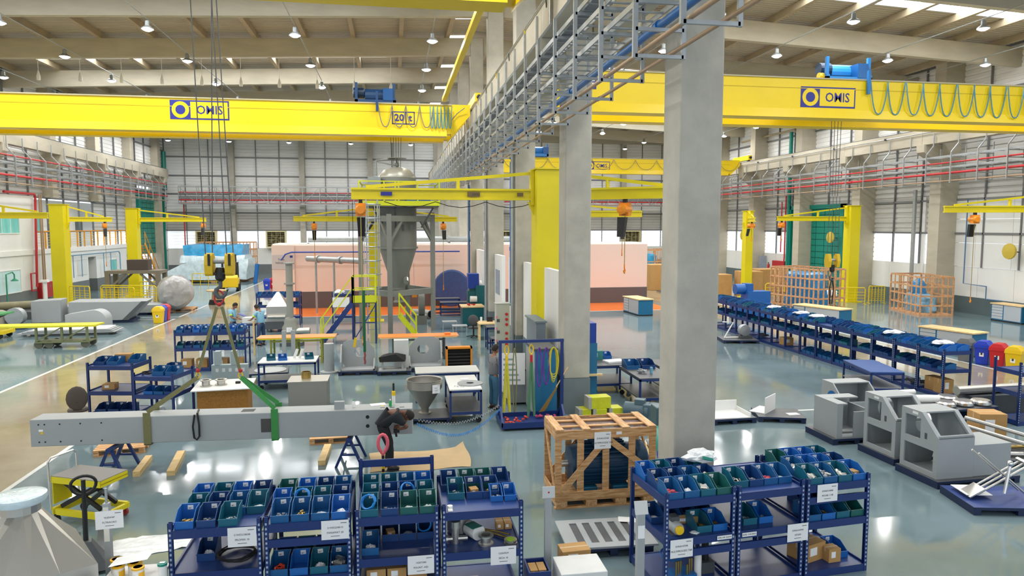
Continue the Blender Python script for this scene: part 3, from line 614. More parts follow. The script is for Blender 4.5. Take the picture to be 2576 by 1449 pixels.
MB().path([(-6.6, 43.6, 2.95), (-6.35, 43.6, 3.3), (-6.0, 43.6, 3.42), (4.0, 43.6, 3.42)], .045, 8).build('blue_air_pipe', mat('air_pipe_blue', '#2B4FA8', .4), label='thin blue air pipe along the test room wall top', cat='pipe')
pipe('duct', (-4.9, 42.0, 3.1), (-1.55, 38.5, 3.1), .16, STEEL, 'grey duct crossing in front of the test room wall to the silo', (.2, .6), 'duct')
for i, (x, y) in enumerate(((-4.4, 41.6), (-3.3, 40.4))): MB().tube((x, y, 0), (x, y, 2.93), .06, 8).build('duct_stand', STEEL, label='%s grey standpipe under the crossing duct' % ('left', 'right')[i], cat='post')
dk = MB().lathe([(.05, -.04), (1.05, -.04), (1.15, 0), (1.05, .04), (.05, .04)], 28, (0, 0, 0), 'y').build('blue_disc', mat('disc_blue', '#33508C', .5, nz=.2, ns=5), label='big round blue disc standing against the dark skirting', cat='disc', loc=(3.5, 43.6, 1.15))
# ---- white partition panels of the centre line
pt = thing('partition_wall', 'white partition panels standing between the central columns', 'partition')
for a, b in ((18.6, 21.55), (23.7, 25.2), (26.0, 28.6), (30.4, 32.6), (33.4, 36.0), (37.2, 40.0)):
    MB().box(4.62, 4.78, a, b, .95, 3.67).build('panel', WHITE, pt); MB().box(4.6, 4.8, a, b, 0, .95).build('panel_base', mat('partition_base', '#7D8A90', .5), pt)
PST = mat('poster', '#9BA6B4', .6, nz=.4, ns=14)
MB().box(4.6, 4.615, 31.0, 32.2, 1.9, 3.0).build('wall_poster', PST, label='grey-blue poster on the white partition behind the control post', cat='poster')
pipe('blue_drop', (4.28, 25.9, 2.0), (4.28, 25.9, 7.3), .045, BLUEP, 'blue pipe drop on the third central column', (.4,)); pipe('blue_drop', (4.28, 40.6, 2.0), (4.28, 40.6, 7.3), .045, BLUEP, 'blue pipe drop on the fifth central column', (.4,))
for i, y in enumerate((25.5, 33.1, 40.8)): MB().tube((4.27, y, .3), (4.27, y, 8.6), .07, 8).build('rain_pipe', STEEL, label='grey downpipe on the central column, %s from the near one' % ORD[i], cat='pipe')
# ================================================================== JIB CRANES
def ibeam(p, q, h, w):
    p = Vector(p); q = Vector(q); b = MB(); u = Vector((0,0,1)); b.bar(p+u*(h-.03), q+u*(h-.03), w, .06).bar(p+u*.03, q+u*.03, w, .06).bar(p+u*h/2, q+u*h/2, w*.35, h-.1); return b
HOISTN = [0]
def chain_hoist(parent, loc, s=1.0, drop=2.0, rz=0):
    h = thing('chain_hoist', parent=parent, loc=loc, rz=rz)
    MB().lathe([(.06*s, -.32*s), (.13*s, -.3*s), (.15*s, -.1*s), (.15*s, .15*s), (.11*s, .22*s)], 12, (0, 0, -.28*s), 'x').box(-.12*s, .12*s, -.13*s, .13*s, -.45*s, -.1*s).build('hoist_body', ORNG, h)
    MB().box(-.06*s, .06*s, -.05*s, .05*s, -.12*s, 0).build('hoist_lug', BLACK, h)
    MB().loft([[(x*s-.2*s, y*s, z*s) for x, y in ((-.1, -.11), (.1, -.11), (.1, .11), (-.1, .11))] for z in (-.48,)]+[[(x*s*.8-.3*s, y*s*.8, -1.0*s) for x, y in ((-.1, -.11), (.1, -.11), (.1, .11), (-.1, .11))]]).build('chain_bag', BLACK, h)
    MB().tube((0, 0, -.4*s), (0, 0, -drop), .014, 5).build('chain', BRASS, h)
    MB().path([(0, 0, -drop), (0, 0, -drop-.12), (.06, 0, -drop-.2), (.02, 0, -drop-.28), (-.05, 0, -drop-.24), (-.06, 0, -drop-.18)], .022, 6).build('hook', ORNG, h)
    return h
def jib(label, x, y, h, w, arms, pillar=True, base=True):
    t = thing('jib_crane', label, 'jib crane', (x, y, 0), 0, 'yellow jib cranes')
    if pillar:
        MB().box(-w/2, w/2, -w/2, w/2, .04, h).build('pillar', JIB, t, bevel=.02); MB().box(-w/2-.06, w/2+.06, -w/2-.06, w/2+.06, h, h+.04).build('pillar_cap', JIB, t); MB().box(-w*.8, w*.8, -w*.8, w*.8, 0, .04).build('base_plate', JIB, t)
        zl = min(a[2] for a in arms)
        for s in (-1, 1): MB().prism([(w/2*s*.98, zl-.5), (w/2*s*1.5, zl-.05), (w/2*s*.98, zl-.05)], 'y', -.05, .05).build('gusset', JIB, t)
    for ang, L, z, hh, hp, drop in arms:
        c, s = cos(ang), sin(ang); r0 = w/2+.05 if pillar else 0; a = Vector((c*r0, s*r0, z)); e = Vector((c*L, s*L, z))
        m = ibeam(a, e, hh, hh*.62).build('jib_arm', JIB, t)
        MB().bar(Vector((c*r0, s*r0, min(h-.1, z+.95 if pillar else z+1.1))), e+Vector((-c*.45, -s*.45, hh+.03)), hh*.25, hh*.28).build('tie_bar', JIB, t)
        mp = a.lerp(e, .42); zz = hh+.0; MB().bar(mp+Vector((0,0,hh)), mp+Vector((0,0,hh+.5*(z+.95-z-hh)*.9)), .1, .1).build('tie_post', JIB, t)
        if pillar: MB().box(-.06, .06, -.1, .1, z-.15, min(h, z+1.0)).rot(ang, (c*(r0+.02), s*(r0+.02), 0)).build('hinge_post', JIB, t)
        if hp: chain_hoist(t, (c*L*hp, s*L*hp, z), 1.15 if hh > .3 else .95, drop, ang+pi/2)
    return t
jc = jib('big yellow jib crane pillar with two arms between the central partitions', 4.92, 22.62, 6.75, .86, [(pi, 6.2, 5.78, .36, .955, 4.3), (radians(-38), 4.3, 5.78, .36, .62, 2.0)])
MB().box(-5.3, -4.95, -.12, -.11, 5.9, 6.02).build('arm_plate', LOGO, jc); omis_s = MB().box(-2.6, -2.2, -.125, -.115, 5.88, 6.04).build('arm_logo', mat('small_print', '#6B5A35', .6), jc); MB().box(-1.0, -.8, -.125, -.115, 5.9, 6.02).build('arm_rating', mat('small_print', '#6B5A35', .6), jc)
text('OMIS', .11, INK, jc, (-2.33, -.127, 5.95))
MB().path([(-5.2+.4*i, -.0, 5.72-.18*abs(sin(i*pi/4))) for i in range(13)], .012, 5).build('cable_loops', BLACK, jc)
jib('yellow jib crane pillar behind the silo with arms to both sides', -1.0, 37.6, 6.0, .55, [(radians(186), 4.0, 5.2, .26, .75, 1.6), (radians(8), 4.4, 5.2, .26, .83, 3.4)])
jib('yellow jib crane pillar hidden behind the second central column', 6.55, 30.5, 6.1, .5, [(radians(-14), 4.2, 5.35, .28, .8, 1.4)])
jib('leftmost full yellow jib crane pillar in front of the office', -20.7, 48.7, 6.3, .82, [(radians(25), 2.9, 5.25, .3, .85, 2.6)])
jib('yellow jib crane pillar left of the blue wrapped machine', -18.25, 54.2, 6.2, .72, [(radians(1), 4.9, 5.28, .3, .96, 1.2)])
jib('yellow jib arm reaching in from the left picture edge', -21.3, 39.6, 6.3, .7, [(radians(6), 3.8, 5.35, .32, 0, 1)])
jib('yellow jib crane pillar between the two slatted crates on the right', 29.6, 42.2, 6.27, .72, [(pi, 5.3, 5.3, .3, .94, 1.0)])
jib('yellow jib crane pillar beside the cardboard boxes on the right', 24.4, 46.2, 6.0, .55, [(radians(250), 3.0, 5.25, .28, .6, 1.0)])
jib('yellow jib arm reaching in from the right picture edge', 31.0, 28.55, 6.6, .6, [(radians(165), 5.4, 5.6, .32, .74, 4.0)])
# ================================================================== SILO
si = thing('silo', 'tall grey silo with a cone bottom inside a steel frame', 'silo', (.2, 34.1, 0))
MB().lathe([(.0001, 7.72), (.3, 7.7), (.62, 7.58), (.86, 7.3), (.88, 7.22)], 32).build('dome', mat('silo_dome', '#9C9A8E', .35, .3, nz=.06, ns=1), si, smooth=True)
MB().lathe([(.88, 3.98), (.88, 7.22)], 32).build('shell', SILO, si, smooth=True); MB().lathe([(.94, 3.9), (.94, 4.0), (.88, 4.0), (.88, 3.9)], 32).build('flange', SILO, si); MB().lathe([(.28, 2.0), (.88, 3.92)], 32).build('cone', SILO, si, smooth=True); MB().lathe([(.2, 1.3), (.28, 1.35), (.2, 1.45), (.2, 1.9), (.3, 1.95), (.3, 2.05)], 16).build('outlet', SILO, si)
MB().path([(-.95, -.2, 7.3), (-.95, -.2, 8.0), (-.1, -.05, 8.1)], .05, 6).bar((-.95, -.2, 7.95), (0, 0, 7.78), .05, .05).build('davit', SILO, si); MB().lathe([(.05, 7.7), (.1, 7.8), (.1, 7.9), (.03, 7.95), (.03, 8.12), (.45, 8.12), (.45, 8.14), (.03, 8.14)], 14).build('hand_wheel', SILO, si)
for x in (.25, .62): MB().box(x-.04, x+.04, -.92, -.8, 4.75, 5.02).build('sight_port', STEELD, si)
MB().tube((.35, -.5, 2.5), (.35, -.75, 2.35), .12, 10).build('side_valve', INOX, si); MB().tube((.15, -.3, 1.7), (.75, -.3, 1.7), .05, 8).build('valve_stem', STEELD, si); MB().box(.62, .85, -.42, -.2, 1.6, 1.8).build('actuator', ORNG, si)
P4 = [(-.4, -1.8), (1.62, -.25), (.45, 1.7), (-1.75, .1)]
sf = thing('silo_frame', parent=si)
for x, y in P4: MB().box(x-.11, x+.11, y-.11, y+.11, 0, 5.5).build('frame_post', SILO, sf)
for i in range(4):
    a, b = P4[i], P4[(i+1) % 4]
    for z in (5.3, 1.9): MB().bar((a[0], a[1], z), (b[0], b[1], z), .14, .26).build('frame_beam', SILO, sf)
    m = ((a[0]+b[0])/2, (a[1]+b[1])/2); MB().bar((a[0], a[1], 4.2), ((a[0]*.45+m[0]*.55), (a[1]*.45+m[1]*.55), 5.2), .1, .12).bar((b[0], b[1], 4.2), ((b[0]*.45+m[0]*.55), (b[1]*.45+m[1]*.55), 5.2), .1, .12).build('frame_brace', SILO, sf)
pf = thing('platform', parent=si); MB().box(-1.7, 1.85, -1.5, 1.5, 5.82, 5.88).build('deck', STEELD, pf)
LY = LIME
MB().box(-1.72, 1.87, -1.54, -1.5, 5.88, 6.1).box(-1.72, 1.87, 1.5, 1.54, 5.88, 6.1).box(-1.74, -1.7, -1.54, 1.54, 5.88, 6.1).box(1.85, 1.89, -1.54, 1.54, 5.88, 6.1).build('toe_board', LY, pf)
for y in (-1.52, 1.52):
    for z in (6.5, 6.97): MB().bar((-1.7, y, z), (1.87, y, z), .05, .05).build('guard_rail', LY, pf)
    for x in (-1.7, -.6, -.1, .05, .9, 1.87): MB().bar((x, y, 5.88), (x, y, 6.97), .06, .06).build('guard_post', LY, pf)
for x in (-1.7, 1.87):
    for z in (6.5, 6.97): MB().bar((x, -1.52, z), (x, 1.52, z), .05, .05).build('guard_rail', LY, pf)
for x, y in ((-.8, -1.2), (1.2, -1.0), (-.1, -1.2)): MB().bar((x*.9, y*.75, 4.9), (x*1.35, y*1.1, 5.8), .06, .06).build('knee_brace', STEELD, pf)
MB().box(-1.3, -.75, -1.0, -.5, 6.15, 7.2).build('switch_cabinet', mat('cabinet_grey', '#8A9094', .5), si); MB().box(.4, 1.5, -1.1, -.6, 6.0, 6.5).build('filter_box', BLUEP, si); MB().tube((-.1, -1.05, 6.55), (1.1, -1.05, 6.62), .09, 10).build('filter_pipe', INOX, si)
ld = thing('cage_ladder', parent=si, loc=(-1.15, -1.75, 0))
for x in (-.25, .25): MB().bar((x, 0, .1), (x, 0, 6.3), .06, .04).build('stile', STEEL, ld)
for k in range(21): MB().bar((-.25, 0, .3+.28*k), (.25, 0, .3+.28*k), .03, .03).build('rung', STEEL, ld)
for k in range(7): MB().path([(.38*cos(a)*1.0, -.05+.62*sin(a), 2.2+.62*k) for a in [pi+pi*j/8 for j in range(9)]], .025, 4).build('cage_hoop', STEEL, ld)
for a in (pi*1.15, pi*1.38, pi*1.62, pi*1.85): MB().bar((.38*cos(a), -.05+.62*sin(a), 2.2), (.38*cos(a), -.05+.62*sin(a), 5.92), .035, .02).build('cage_strip', STEEL, ld)
# small yellow stair at the silo foot
def stair(label, x0, y, z0, x1, z1, wd, mstr, mrail, n, plat=0, rail=1.0):
    t = thing('steel_stair', label, 'stair', (0, 0, 0)); d = 1 if x1 > x0 else -1
    for yy in (y-wd/2, y+wd/2): MB().bar((x0, yy, z0+.05), (x1, yy, z1), .05, .2).build('stringer', mstr, t)
    for k in range(n):
        u = (k+.5)/n; MB().box(x0+(x1-x0)*u-.13, x0+(x1-x0)*u+.13, y-wd/2, y+wd/2, z0+(z1-z0)*u, z0+(z1-z0)*u+.03).build('tread', STEEL, t)
    for yy in (y-wd/2-.03, y+wd/2+.03):
        for h in (rail*.55, rail): MB().bar((x0, yy, z0+h), (x1, yy, z1+h), .045, .045).build('handrail', mrail, t)
        for u in (0, 1): MB().bar((x0+(x1-x0)*u, yy, z0+(z1-z0)*u), (x0+(x1-x0)*u, yy, z0+(z1-z0)*u+rail), .05, .05).build('rail_post', mrail, t)
    if plat:
        xa, xb = sorted((x1, x1+d*plat)); MB().box(xa, xb, y-wd/2, y+wd/2, z1-.04, z1).build('landing', STEELD, t); MB().box(xa, xb, y-wd/2-.02, y-wd/2, z1, z1+.3).build('toe_board', mrail, t)
        for yy in (y-wd/2-.03, y+wd/2+.03):
            for h in (.55, 1.1): MB().bar((xa, yy, z1+h), (xb, yy, z1+h), .045, .045).build('handrail', mrail, t)
            for x in (xa, xb): MB().bar((x, yy, z1), (x, yy, z1+1.1), .05, .05).build('rail_post', mrail, t)
        for x in (xa, xb):
            for yy in (y-wd/2, y+wd/2): MB().bar((x, yy, 0), (x, yy, z1-.04), .06, .06).build('leg', mstr, t)
        MB().bar((xa, y-wd/2, .1), (xb+.0, y-wd/2, z1-.1), .04, .04).build('brace', mstr, t); MB().bar((xa, y-wd/2, .9), (xb, y-wd/2, .9), .04, .04).build('tie', mstr, t)
    return t
stair('yellow-railed blue steel stair left of the silo', -3.05, 30.7, 0, -1.75, 1.75, .85, RACK, LIME, 8, .95, 1.1)
stair('short yellow-railed stair at the foot of the silo', .95, 32.0, 0, .2, 1.0, .5, LIME, LIME, 5, 0, .95)
# ================================================================== RACKS AND BINS
SLOT_LIGHT = mat('post_slot', '#9FB0C8', .6)  # pale colour paints the light that shows through the post holes
def rack_unit(label, loc, rz, W, D, levels, post=1.45, back=None, slots=False, extra=(), group='blue parts racks', name='parts_rack'):
    t = thing(name, label, 'rack', loc, rz, group); p = .05
    for x in (0, W-p):
        for y in (0, D-p):
            h = back if (back and y > 0) else post
            MB().box(x, x+p, y, y+.006, 0, h).box(x if x == 0 else x+p-.006, (x+.006) if x == 0 else x+p, y, y+p, 0, h).box(x, x+p, y+p-.006, y+p, 0, h).build('post', RACK, t)
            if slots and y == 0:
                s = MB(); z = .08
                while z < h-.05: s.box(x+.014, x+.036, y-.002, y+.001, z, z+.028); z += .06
                s.build('slot_light_marks', SLOT_LIGHT, t, kind='stuff')
    for z in levels:
        MB().box(.008, W-.008, .012, D-.012, z-.012, z).build('shelf', RACKL, t); MB().box(p, W-p, .004, .03, z-.1, z+.006).build('front_beam', RACK, t); MB().box(p, W-p, D-.03, D-.004, z-.1, z+.006).build('back_beam', RACK, t)
        for x in (.006, W-.03): MB().box(x, x+.024, p, D-p, z-.08, z+.03).build('side_beam', RACK, t)
    for kind, z in extra:
        y = .004 if kind == 'f' else D-.03; MB().box(p, W-p, y, y+.026, z-.05, z+.05).build('cross_beam', RACK, t)
    return t
BM = {}
def bin_mesh(w, d, h, mi):
    k = (w, d, h, mi)
    if k not in BM:
        q = .007; b = MB().box(-w/2, w/2, 0, d, 0, q).box(-w/2, w/2, d-q, d, q, h).box(-w/2, w/2, 0, q, q, h*.48).box(-w/2-.004, w/2+.004, -.006, .004, h*.42, h*.5)
        pr = [(q, q), (d-q, q), (d-q, h), (d*.5, h), (.06*d, h*.5), (q, h*.48)]
        b.prism(pr, 'x', -w/2, -w/2+q).prism(pr, 'x', w/2-q, w/2); b.box(-w/2-.004, w/2+.004, d-.012, d+.002, h-.012, h+.003); BM[k] = b.mesh('bin_body', BIN[mi])
    return BM[k]
LABM = MB().box(-.033, .033, -.003, 0, -.027, .027).mesh('bin_label', PAPER); LABT = MB().box(-.022, .01, -.0045, -.003, -.008, -.003).box(-.022, -.002, -.0045, -.003, -.018, -.014).mesh('print', INK)
BINCNT = [0]
def pbin(loc, rz, label, w=.228, d=.4, h=.19, mi=0, tagged=True, group='blue parts bins', tilt=0):
    if not tagged: return place('parts_bin', bin_mesh(w, d, h, mi), loc=loc, rz=rz, label=label, cat='bin', group=group)
    t = thing('parts_bin', label, 'bin', loc, rz, group); place('bin_body', bin_mesh(w, d, h, mi), t)
    l = place('bin_label', LABM, t, loc=(random.uniform(-.03, .03), d-.008, h-.045), rot=(0, random.uniform(-.08, .08), 0)); place('print', LABT, l); return t
def heap(loc, label, mt, n=14, sx=.09, sy=.13, s=.016, kind='cyl', cat='parts', seed=0):
    rnd = random.Random(seed); b = MB()
    for i in range(n):
        x, y = rnd.uniform(-sx, sx), rnd.uniform(-sy, sy); z = s+rnd.uniform(0, s*1.6)*(1-abs(x)/sx*.6); a = rnd.uniform(0, pi)
        if kind == 'cyl': d = Vector((cos(a), sin(a), rnd.uniform(-.3, .3)))*s*1.3; c = Vector((x, y, z)); b.tube(c-d, c+d, s*rnd.uniform(.6, 1), 7)
        elif kind == 'ring': b.lathe([(s*.7, -s*.3), (s, -s*.3), (s, s*.3), (s*.7, s*.3), (s*.7, -s*.3)], 10, (x, y, z), 'xyz'[i % 3])
        else: b.ball((x, y, z), s*rnd.uniform(.9, 1.6), 7, 4, (1.3, 1, .7))
    return b.build('loose_parts', mt, label=label, cat=cat, kind='stuff', loc=loc)
def bag(loc, label, r=.07, mt=None, sc=(1.3, 1, .7), seed=0, cat='bag'):
    b = MB().ball((0, 0, 0), r, 18, 10, (sc[0], sc[1], sc[2]*.75)); o = Vector((seed*1.7, seed*.9, 0)); V = []
    for x, y, z in b.v:
        p = Vector((x, y, z))/r; k = 1+.34*NZ.noise(p*2.1+o)+.22*NZ.noise(p*4.7+o*2); V.append((x*k, y*k, max(-r*sc[2]*.42, z*k*(1+.5*NZ.noise(p*3.1-o)))))
    b.v = V; b.xf(Matrix.Translation((0, 0, r*sc[2]*.42))); return b.build('plastic_bag', mt or BAG, label=label, cat=cat, loc=loc)
def carton(loc, sx, sy, sz, label, rz=0, mt=None, tape=True, lab=True, cat='box', name='cardboard_box'):
    t = thing(name, label, cat, loc, rz); MB().box(-sx/2, sx/2, -sy/2, sy/2, 0, sz).build('carton', mt or CARD, t, bevel=min(sx, sz)*.02)
    if tape: MB().box(-sx/2-.001, sx/2+.001, -.02, .02, sz*.7, sz+.002).build('tape', CARDL, t)
    if lab: MB().box(-sx*.3, sx*.05, -sy/2-.003, -sy/2, sz*.35, sz*.8).build('shipping_label', PAPER, t)
    return t
def paper(loc, w, h, lines, label, rz=0, rx=0, small='1/08/2019'):
    t = thing('paper_sign', label, 'sign', loc, rz); MB().box(-w/2, w/2, -.003, 0, 0, h).build('sheet', PAPER, t)
    text(lines[0], h*.13, INK, t, (0, -.004, h*.62)); text(lines[1], h*.14, INK, t, (0, -.004, h*.36)); MB().box(-w*.16, w*.16, -.004, -.003, h*.16, h*.185).box(w*.2, w*.42, -.004, -.003, h*.84, h*.87).build('fine_print', INK, t)
    if rx: t.rotation_euler = (rx, 0, rz)
    return t
YR, DR, LV = 8.65, 1.12, [.1, .81, 1.34]
LU = [(-2.69, 'leftmost near rack', [.1, .81, 1.34], [], None), (-1.6, 'second near rack from left', [.1, .66, 1.34], [('f', 1.1), ('b', 1.1)], None), (-.52, 'third near rack from left', [.1, .45, .81, 1.34], [], 1.74), (.55, 'fourth near rack from left', LV, [], None)]
UW = [1.06, 1.03, 1.03, 1.04]
for i, (x, nm, lv, ex, bk) in enumerate(LU):
    rack_unit('blue slotted-angle rack with parts bins, %s' % nm, (x, YR, 0), 0, UW[i], DR, lv, 1.44, bk, True, ex, 'near left parts racks')
MB().box(-.47, .46, YR+DR-.03, YR+DR-.004, 1.62, 1.72).build('top_cross_beam', RACK, label='blue cross beam between the tall rear posts of the third near rack', cat='beam')
def bins_at(rack, x0, y0, z, spec, W=.215, D=.335, rz=0, org=None):
    # spec rows: list of (row word, y, [(x, mi, content, d)])
    for row, y, cols in spec:
        for c, it in enumerate(cols):
            x, mi = it[0], it[1]; con = it[2] if len(it) > 2 else None; w = it[3] if len(it) > 3 else W; d = it[4] if len(it) > 4 else D; h = .19 if w > .2 else .15
            p = Vector((x0+x, y0+y, z)) if org is None else org @ Vector((x, y, z)); cn = ('bright blue', 'blue', 'teal', 'dark blue', 'green-teal')[(1, 0, 2, 3, 4).index(mi)] if mi in (0, 1, 2, 3, 4) else 'blue'
            lab = '%s parts bin, %s row, %s from left, %s' % (cn, row, ORD[c], rack); pbin(p, rz, lab, w, d, h, mi)
            cl = Vector((0, d*.42, .009)); cl.rotate(Matrix.Rotation(rz, 3, 'Z')); q = p+cl; ct = 'in %s bin of %s row, %s' % (ORD[c], row, rack); sd = int((p.x*17+p.y*31+p.z*7)*10)
            if con == 'm': heap(q, 'metal fittings '+ct, STEEL, 12, w*.3, d*.22, .014, seed=sd)
            elif con == 'b': heap(q, 'brass fittings '+ct, BRASS, 14, w*.3, d*.22, .018, seed=sd)
            elif con == 'r': heap(q, 'steel rings '+ct, INOX, 10, w*.27, d*.2, .028, 'ring', seed=sd)
            elif con == 'p': bag(q, 'clear bag '+ct, w*.25, None, (1.1, 1.2, .6), sd)
            elif con == 'w': bag(q, 'white bag '+ct, w*.27, PAPER, (1.1, 1.1, .9), sd)
            elif con == 'c': carton(q, w*.5, d*.36, .09, 'small carton '+ct, .2, tape=False)
            elif con == 'o': heap(q, 'orange hose clamps '+ct, mat('orange_red', '#D8452A', .5), 6, w*.24, d*.16, .033, 'ring', seed=sd)
            elif con == 'k': heap(q, 'red wrapped parts '+ct, mat('pink_red', '#C8485A', .5), 16, w*.3, d*.24, .024, 'ball', seed=sd)
            elif con == 's': heap(q, 'stainless fittings '+ct, INOX, 10, w*.24, d*.2, .036, 'cyl', seed=sd)
            elif con == 'h': coil(q+Vector((0, 0, .12)), .09, 'blue hose coil '+ct, sd)
def coil(loc, r, label, seed=0, mt=None, tilt=.9, n=4):
    rnd = random.Random(seed); pts = []
    for j in range(n*16):
        a = j*2*pi/16; rr = r*(1+.12*sin(j*.37)); pts.append((rr*cos(a), rr*sin(a)*1.0, .012*(j/16)+.008*sin(j*1.3)))
    M = Matrix.Rotation(tilt, 4, 'X') @ Matrix.Rotation(rnd.uniform(-.4, .4) if tilt > .1 else 0, 4, 'Y'); return MB().path(pts, .009, 5).xf(M).build('hose_coil', mt or mat('air_hose_blue', '#1E86D8', .35), label=label, cat='hose', loc=loc)
T = 'top shelf of '
x1 = .15
bins_at(T+'leftmost near rack', -2.69, YR, 1.341, [('front', .04, [(.17, 1, 'b'), (.42, 3, 'm'), (.67, 2, 'm')]), ('middle', .39, [(.2, 2), (.45, 3, None), (.7, 0, 'm'), (.93, 2, 'p', .22, .335)]), ('back', .74, [(.18, 1), (.43, 2), (.67, 1, 'p'), (.92, 3, 'c')])])
bins_at(T+'second near rack', -1.6, YR, 1.341, [('front', .04, [(.18, 0, 'm'), (.42, 0, 'b'), (.66, 0, 'p'), (.9, 1, 'w')]), ('middle', .39, [(.14, 1), (.4, 2, 'h'), (.64, 2, 'p'), (.88, 3)]), ('back', .74, [(.16, 4), (.41, 1), (.65, 3), (.88, 0)])])
bins_at(T+'third near rack', -.52, YR, 1.341, [('front', .04, [(.17, 2, 'h'), (.42, 3, 'm'), (.66, 4, 'p'), (.9, 4, 'p')]), ('middle', .39, [(.18, 2), (.42, 3), (.65, 3, 'h'), (.88, 2)]), ('back', .74, [(.17, 2), (.41, 2), (.64, 0, 'm'), (.87, 1)])])
bins_at(T+'fourth near rack', .55, YR, 1.341, [('front', .28, [(.74, 1, 'm', .16, .26), (.92, 1, None, .16, .26)]), ('middle', .42, [(.22, 2, 'm'), (.46, 3, 'c'), (.68, 3, 'b')]), ('back', .74, [(.15, 3), (.4, 4, 'w'), (.63, 4, 'p'), (.87, 3)])])
MB().box(-.03, .03, -.09, .09, 0, .02).lathe([(.02, .02), (.035, .02), (.035, .05)], 10).build('white_connector', WHITE, loc=(.66, YR+.12, 1.342), label='small white plastic connector on the fourth near rack top', cat='connector')
# papers hung on the near racks
for x, z, ln, lb in [(-1.85, 1.1, ('21WEG108/08', 'PROMIX 10'), 'leftmost near rack'), (-.76, 1.11, ('21WEG248/10', 'PANAMAT 20'), 'second near rack'), (.28, .58, ('14207/080', 'FOUNT -ND'), 'third near rack'), (1.33, .62, ('1205476/9', 'SECA 10'), 'fourth near rack')]:
    paper((x, YR-.006, z), .33, .24, ln, 'white paper with printed code hung on the front of the '+lb)
# second shelves, left group
bins_at('second shelf of leftmost near rack', -2.69, YR, .811, [('front', .3, [(.34, 3, 'w')])])
coil((-1.98, YR+.35, .83), .22, 'dark rubber hose coil on the second shelf of the leftmost near rack', 3, RUB, 0, 5)
bins_at('lower shelf of second near rack', -1.6, YR, .661, [('front', .04, [(.15, 0, 'o'), (.39, 1), (.63, 2, 'w'), (.87, 0, 's')]), ('back', .42, [(.17, 3), (.41, 4), (.65, 3), (.88, 3)])])
bins_at('second shelf of third near rack', -.52, YR, .811, [('front', .12, [(.17, 0, 'w')]), ('back', .48, [(.18, 3), (.42, 3, 'c'), (.65, 3, 'p'), (.88, 3, 'h')])])
for k in range(3): carton((-.28+.26*k, YR+.3, .451), .24, .3, .15, 'flat brown carton on the low shelf of the third near rack, %s from left' % ORD[k])
def flanged(loc, label, r=.1, h=.14, rz=0, tilt=0, mt=None):
    return MB().lathe([(r*.62, 0), (r, 0), (r, .02), (r*.7, .025), (r*.7, h-.025), (r, h-.02), (r, h), (r*.62, h), (r*.62, 0)], 20).build('stainless_fitting', mt or INOX, label=label, cat='fitting', loc=loc, rot=(tilt, 0, rz), smooth=True)
sh4 = 'on the second shelf of the fourth near rack'
MB().lathe([(.05, 0), (.16, .02), (.16, .22), (.18, .23), (.18, .25), (.15, .25), (.15, .03)], 20).build('stainless_pot', INOX, loc=(.82, YR+.66, .811), label='dark open stainless pot at the back '+sh4, cat='pot', smooth=True)
v4 = thing('pipe_valve', 'upright stainless valve '+sh4, 'valve', (.74, YR+.3, .811)); MB().lathe([(.05, 0), (.05, .2), (.07, .21), (.07, .3), (.05, .31)], 14).build('stem', INOX, v4, smooth=True); MB().tube((-.12, 0, .06), (.16, 0, .06), .035, 12).lathe([(.03, -.13), (.055, -.13), (.055, -.1), (.03, -.1)], 12, (0, 0, .06), 'x').build('body', INOX, v4, smooth=True)
MB().lathe([(.0001, -.11), (.1, -.11), (.1, .11), (.0001, .11)], 18, (0, 0, .1), 'y').build('tape_roll', WHITE, loc=(1.0, YR+.42, .811), label='white film roll with green print '+sh4, cat='roll', rz=.5)
MB().box(-.08, .08, -.1, .1, 0, .004).build('green_print', GRN, loc=(.98, YR+.34, 1.013), rz=.5, label='green printed strip on the film roll of the fourth near rack', cat='label')
flanged((1.13, YR+.2, .811), 'round tan-steel ferrule '+sh4, .1, .13); flanged((1.45, YR+.16, .811), 'shallow clamp ring with a lime centre '+sh4, .085, .06); MB().lathe([(.0001, 0), (.055, 0), (.055, .012), (.0001, .012)], 16).build('lime_cap', mat('lime', '#9CCB1E', .4), loc=(1.45, YR+.16, .868), label='lime green cap inside the clamp ring on the fourth near rack', cat='cap')
MB().path([(0, 0, .03), (.12, -.16, .03), (.3, -.34, .03)], .016, 8).path([(-.02, -.02, .035), (.16, -.12, .035), (.34, -.26, .035)], .014, 8).build('braided_hose', BRASS, loc=(1.13, YR+.62, .811), label='pair of braided metal hoses '+sh4, cat='hose')
for k in range(2): carton((1.38+.11*k, YR+.7, .811), .1, .2, .09, '%s small carton with white label %s' % (('left', 'right')[k], sh4), lab=True)
MB().box(-.18, .18, -.14, .14, 0, .1).build('white_case', WHITE, loc=(.9, YR+.45, .101), bevel=.02, label='white plastic case on the bottom shelf of the fourth near rack', cat='case')
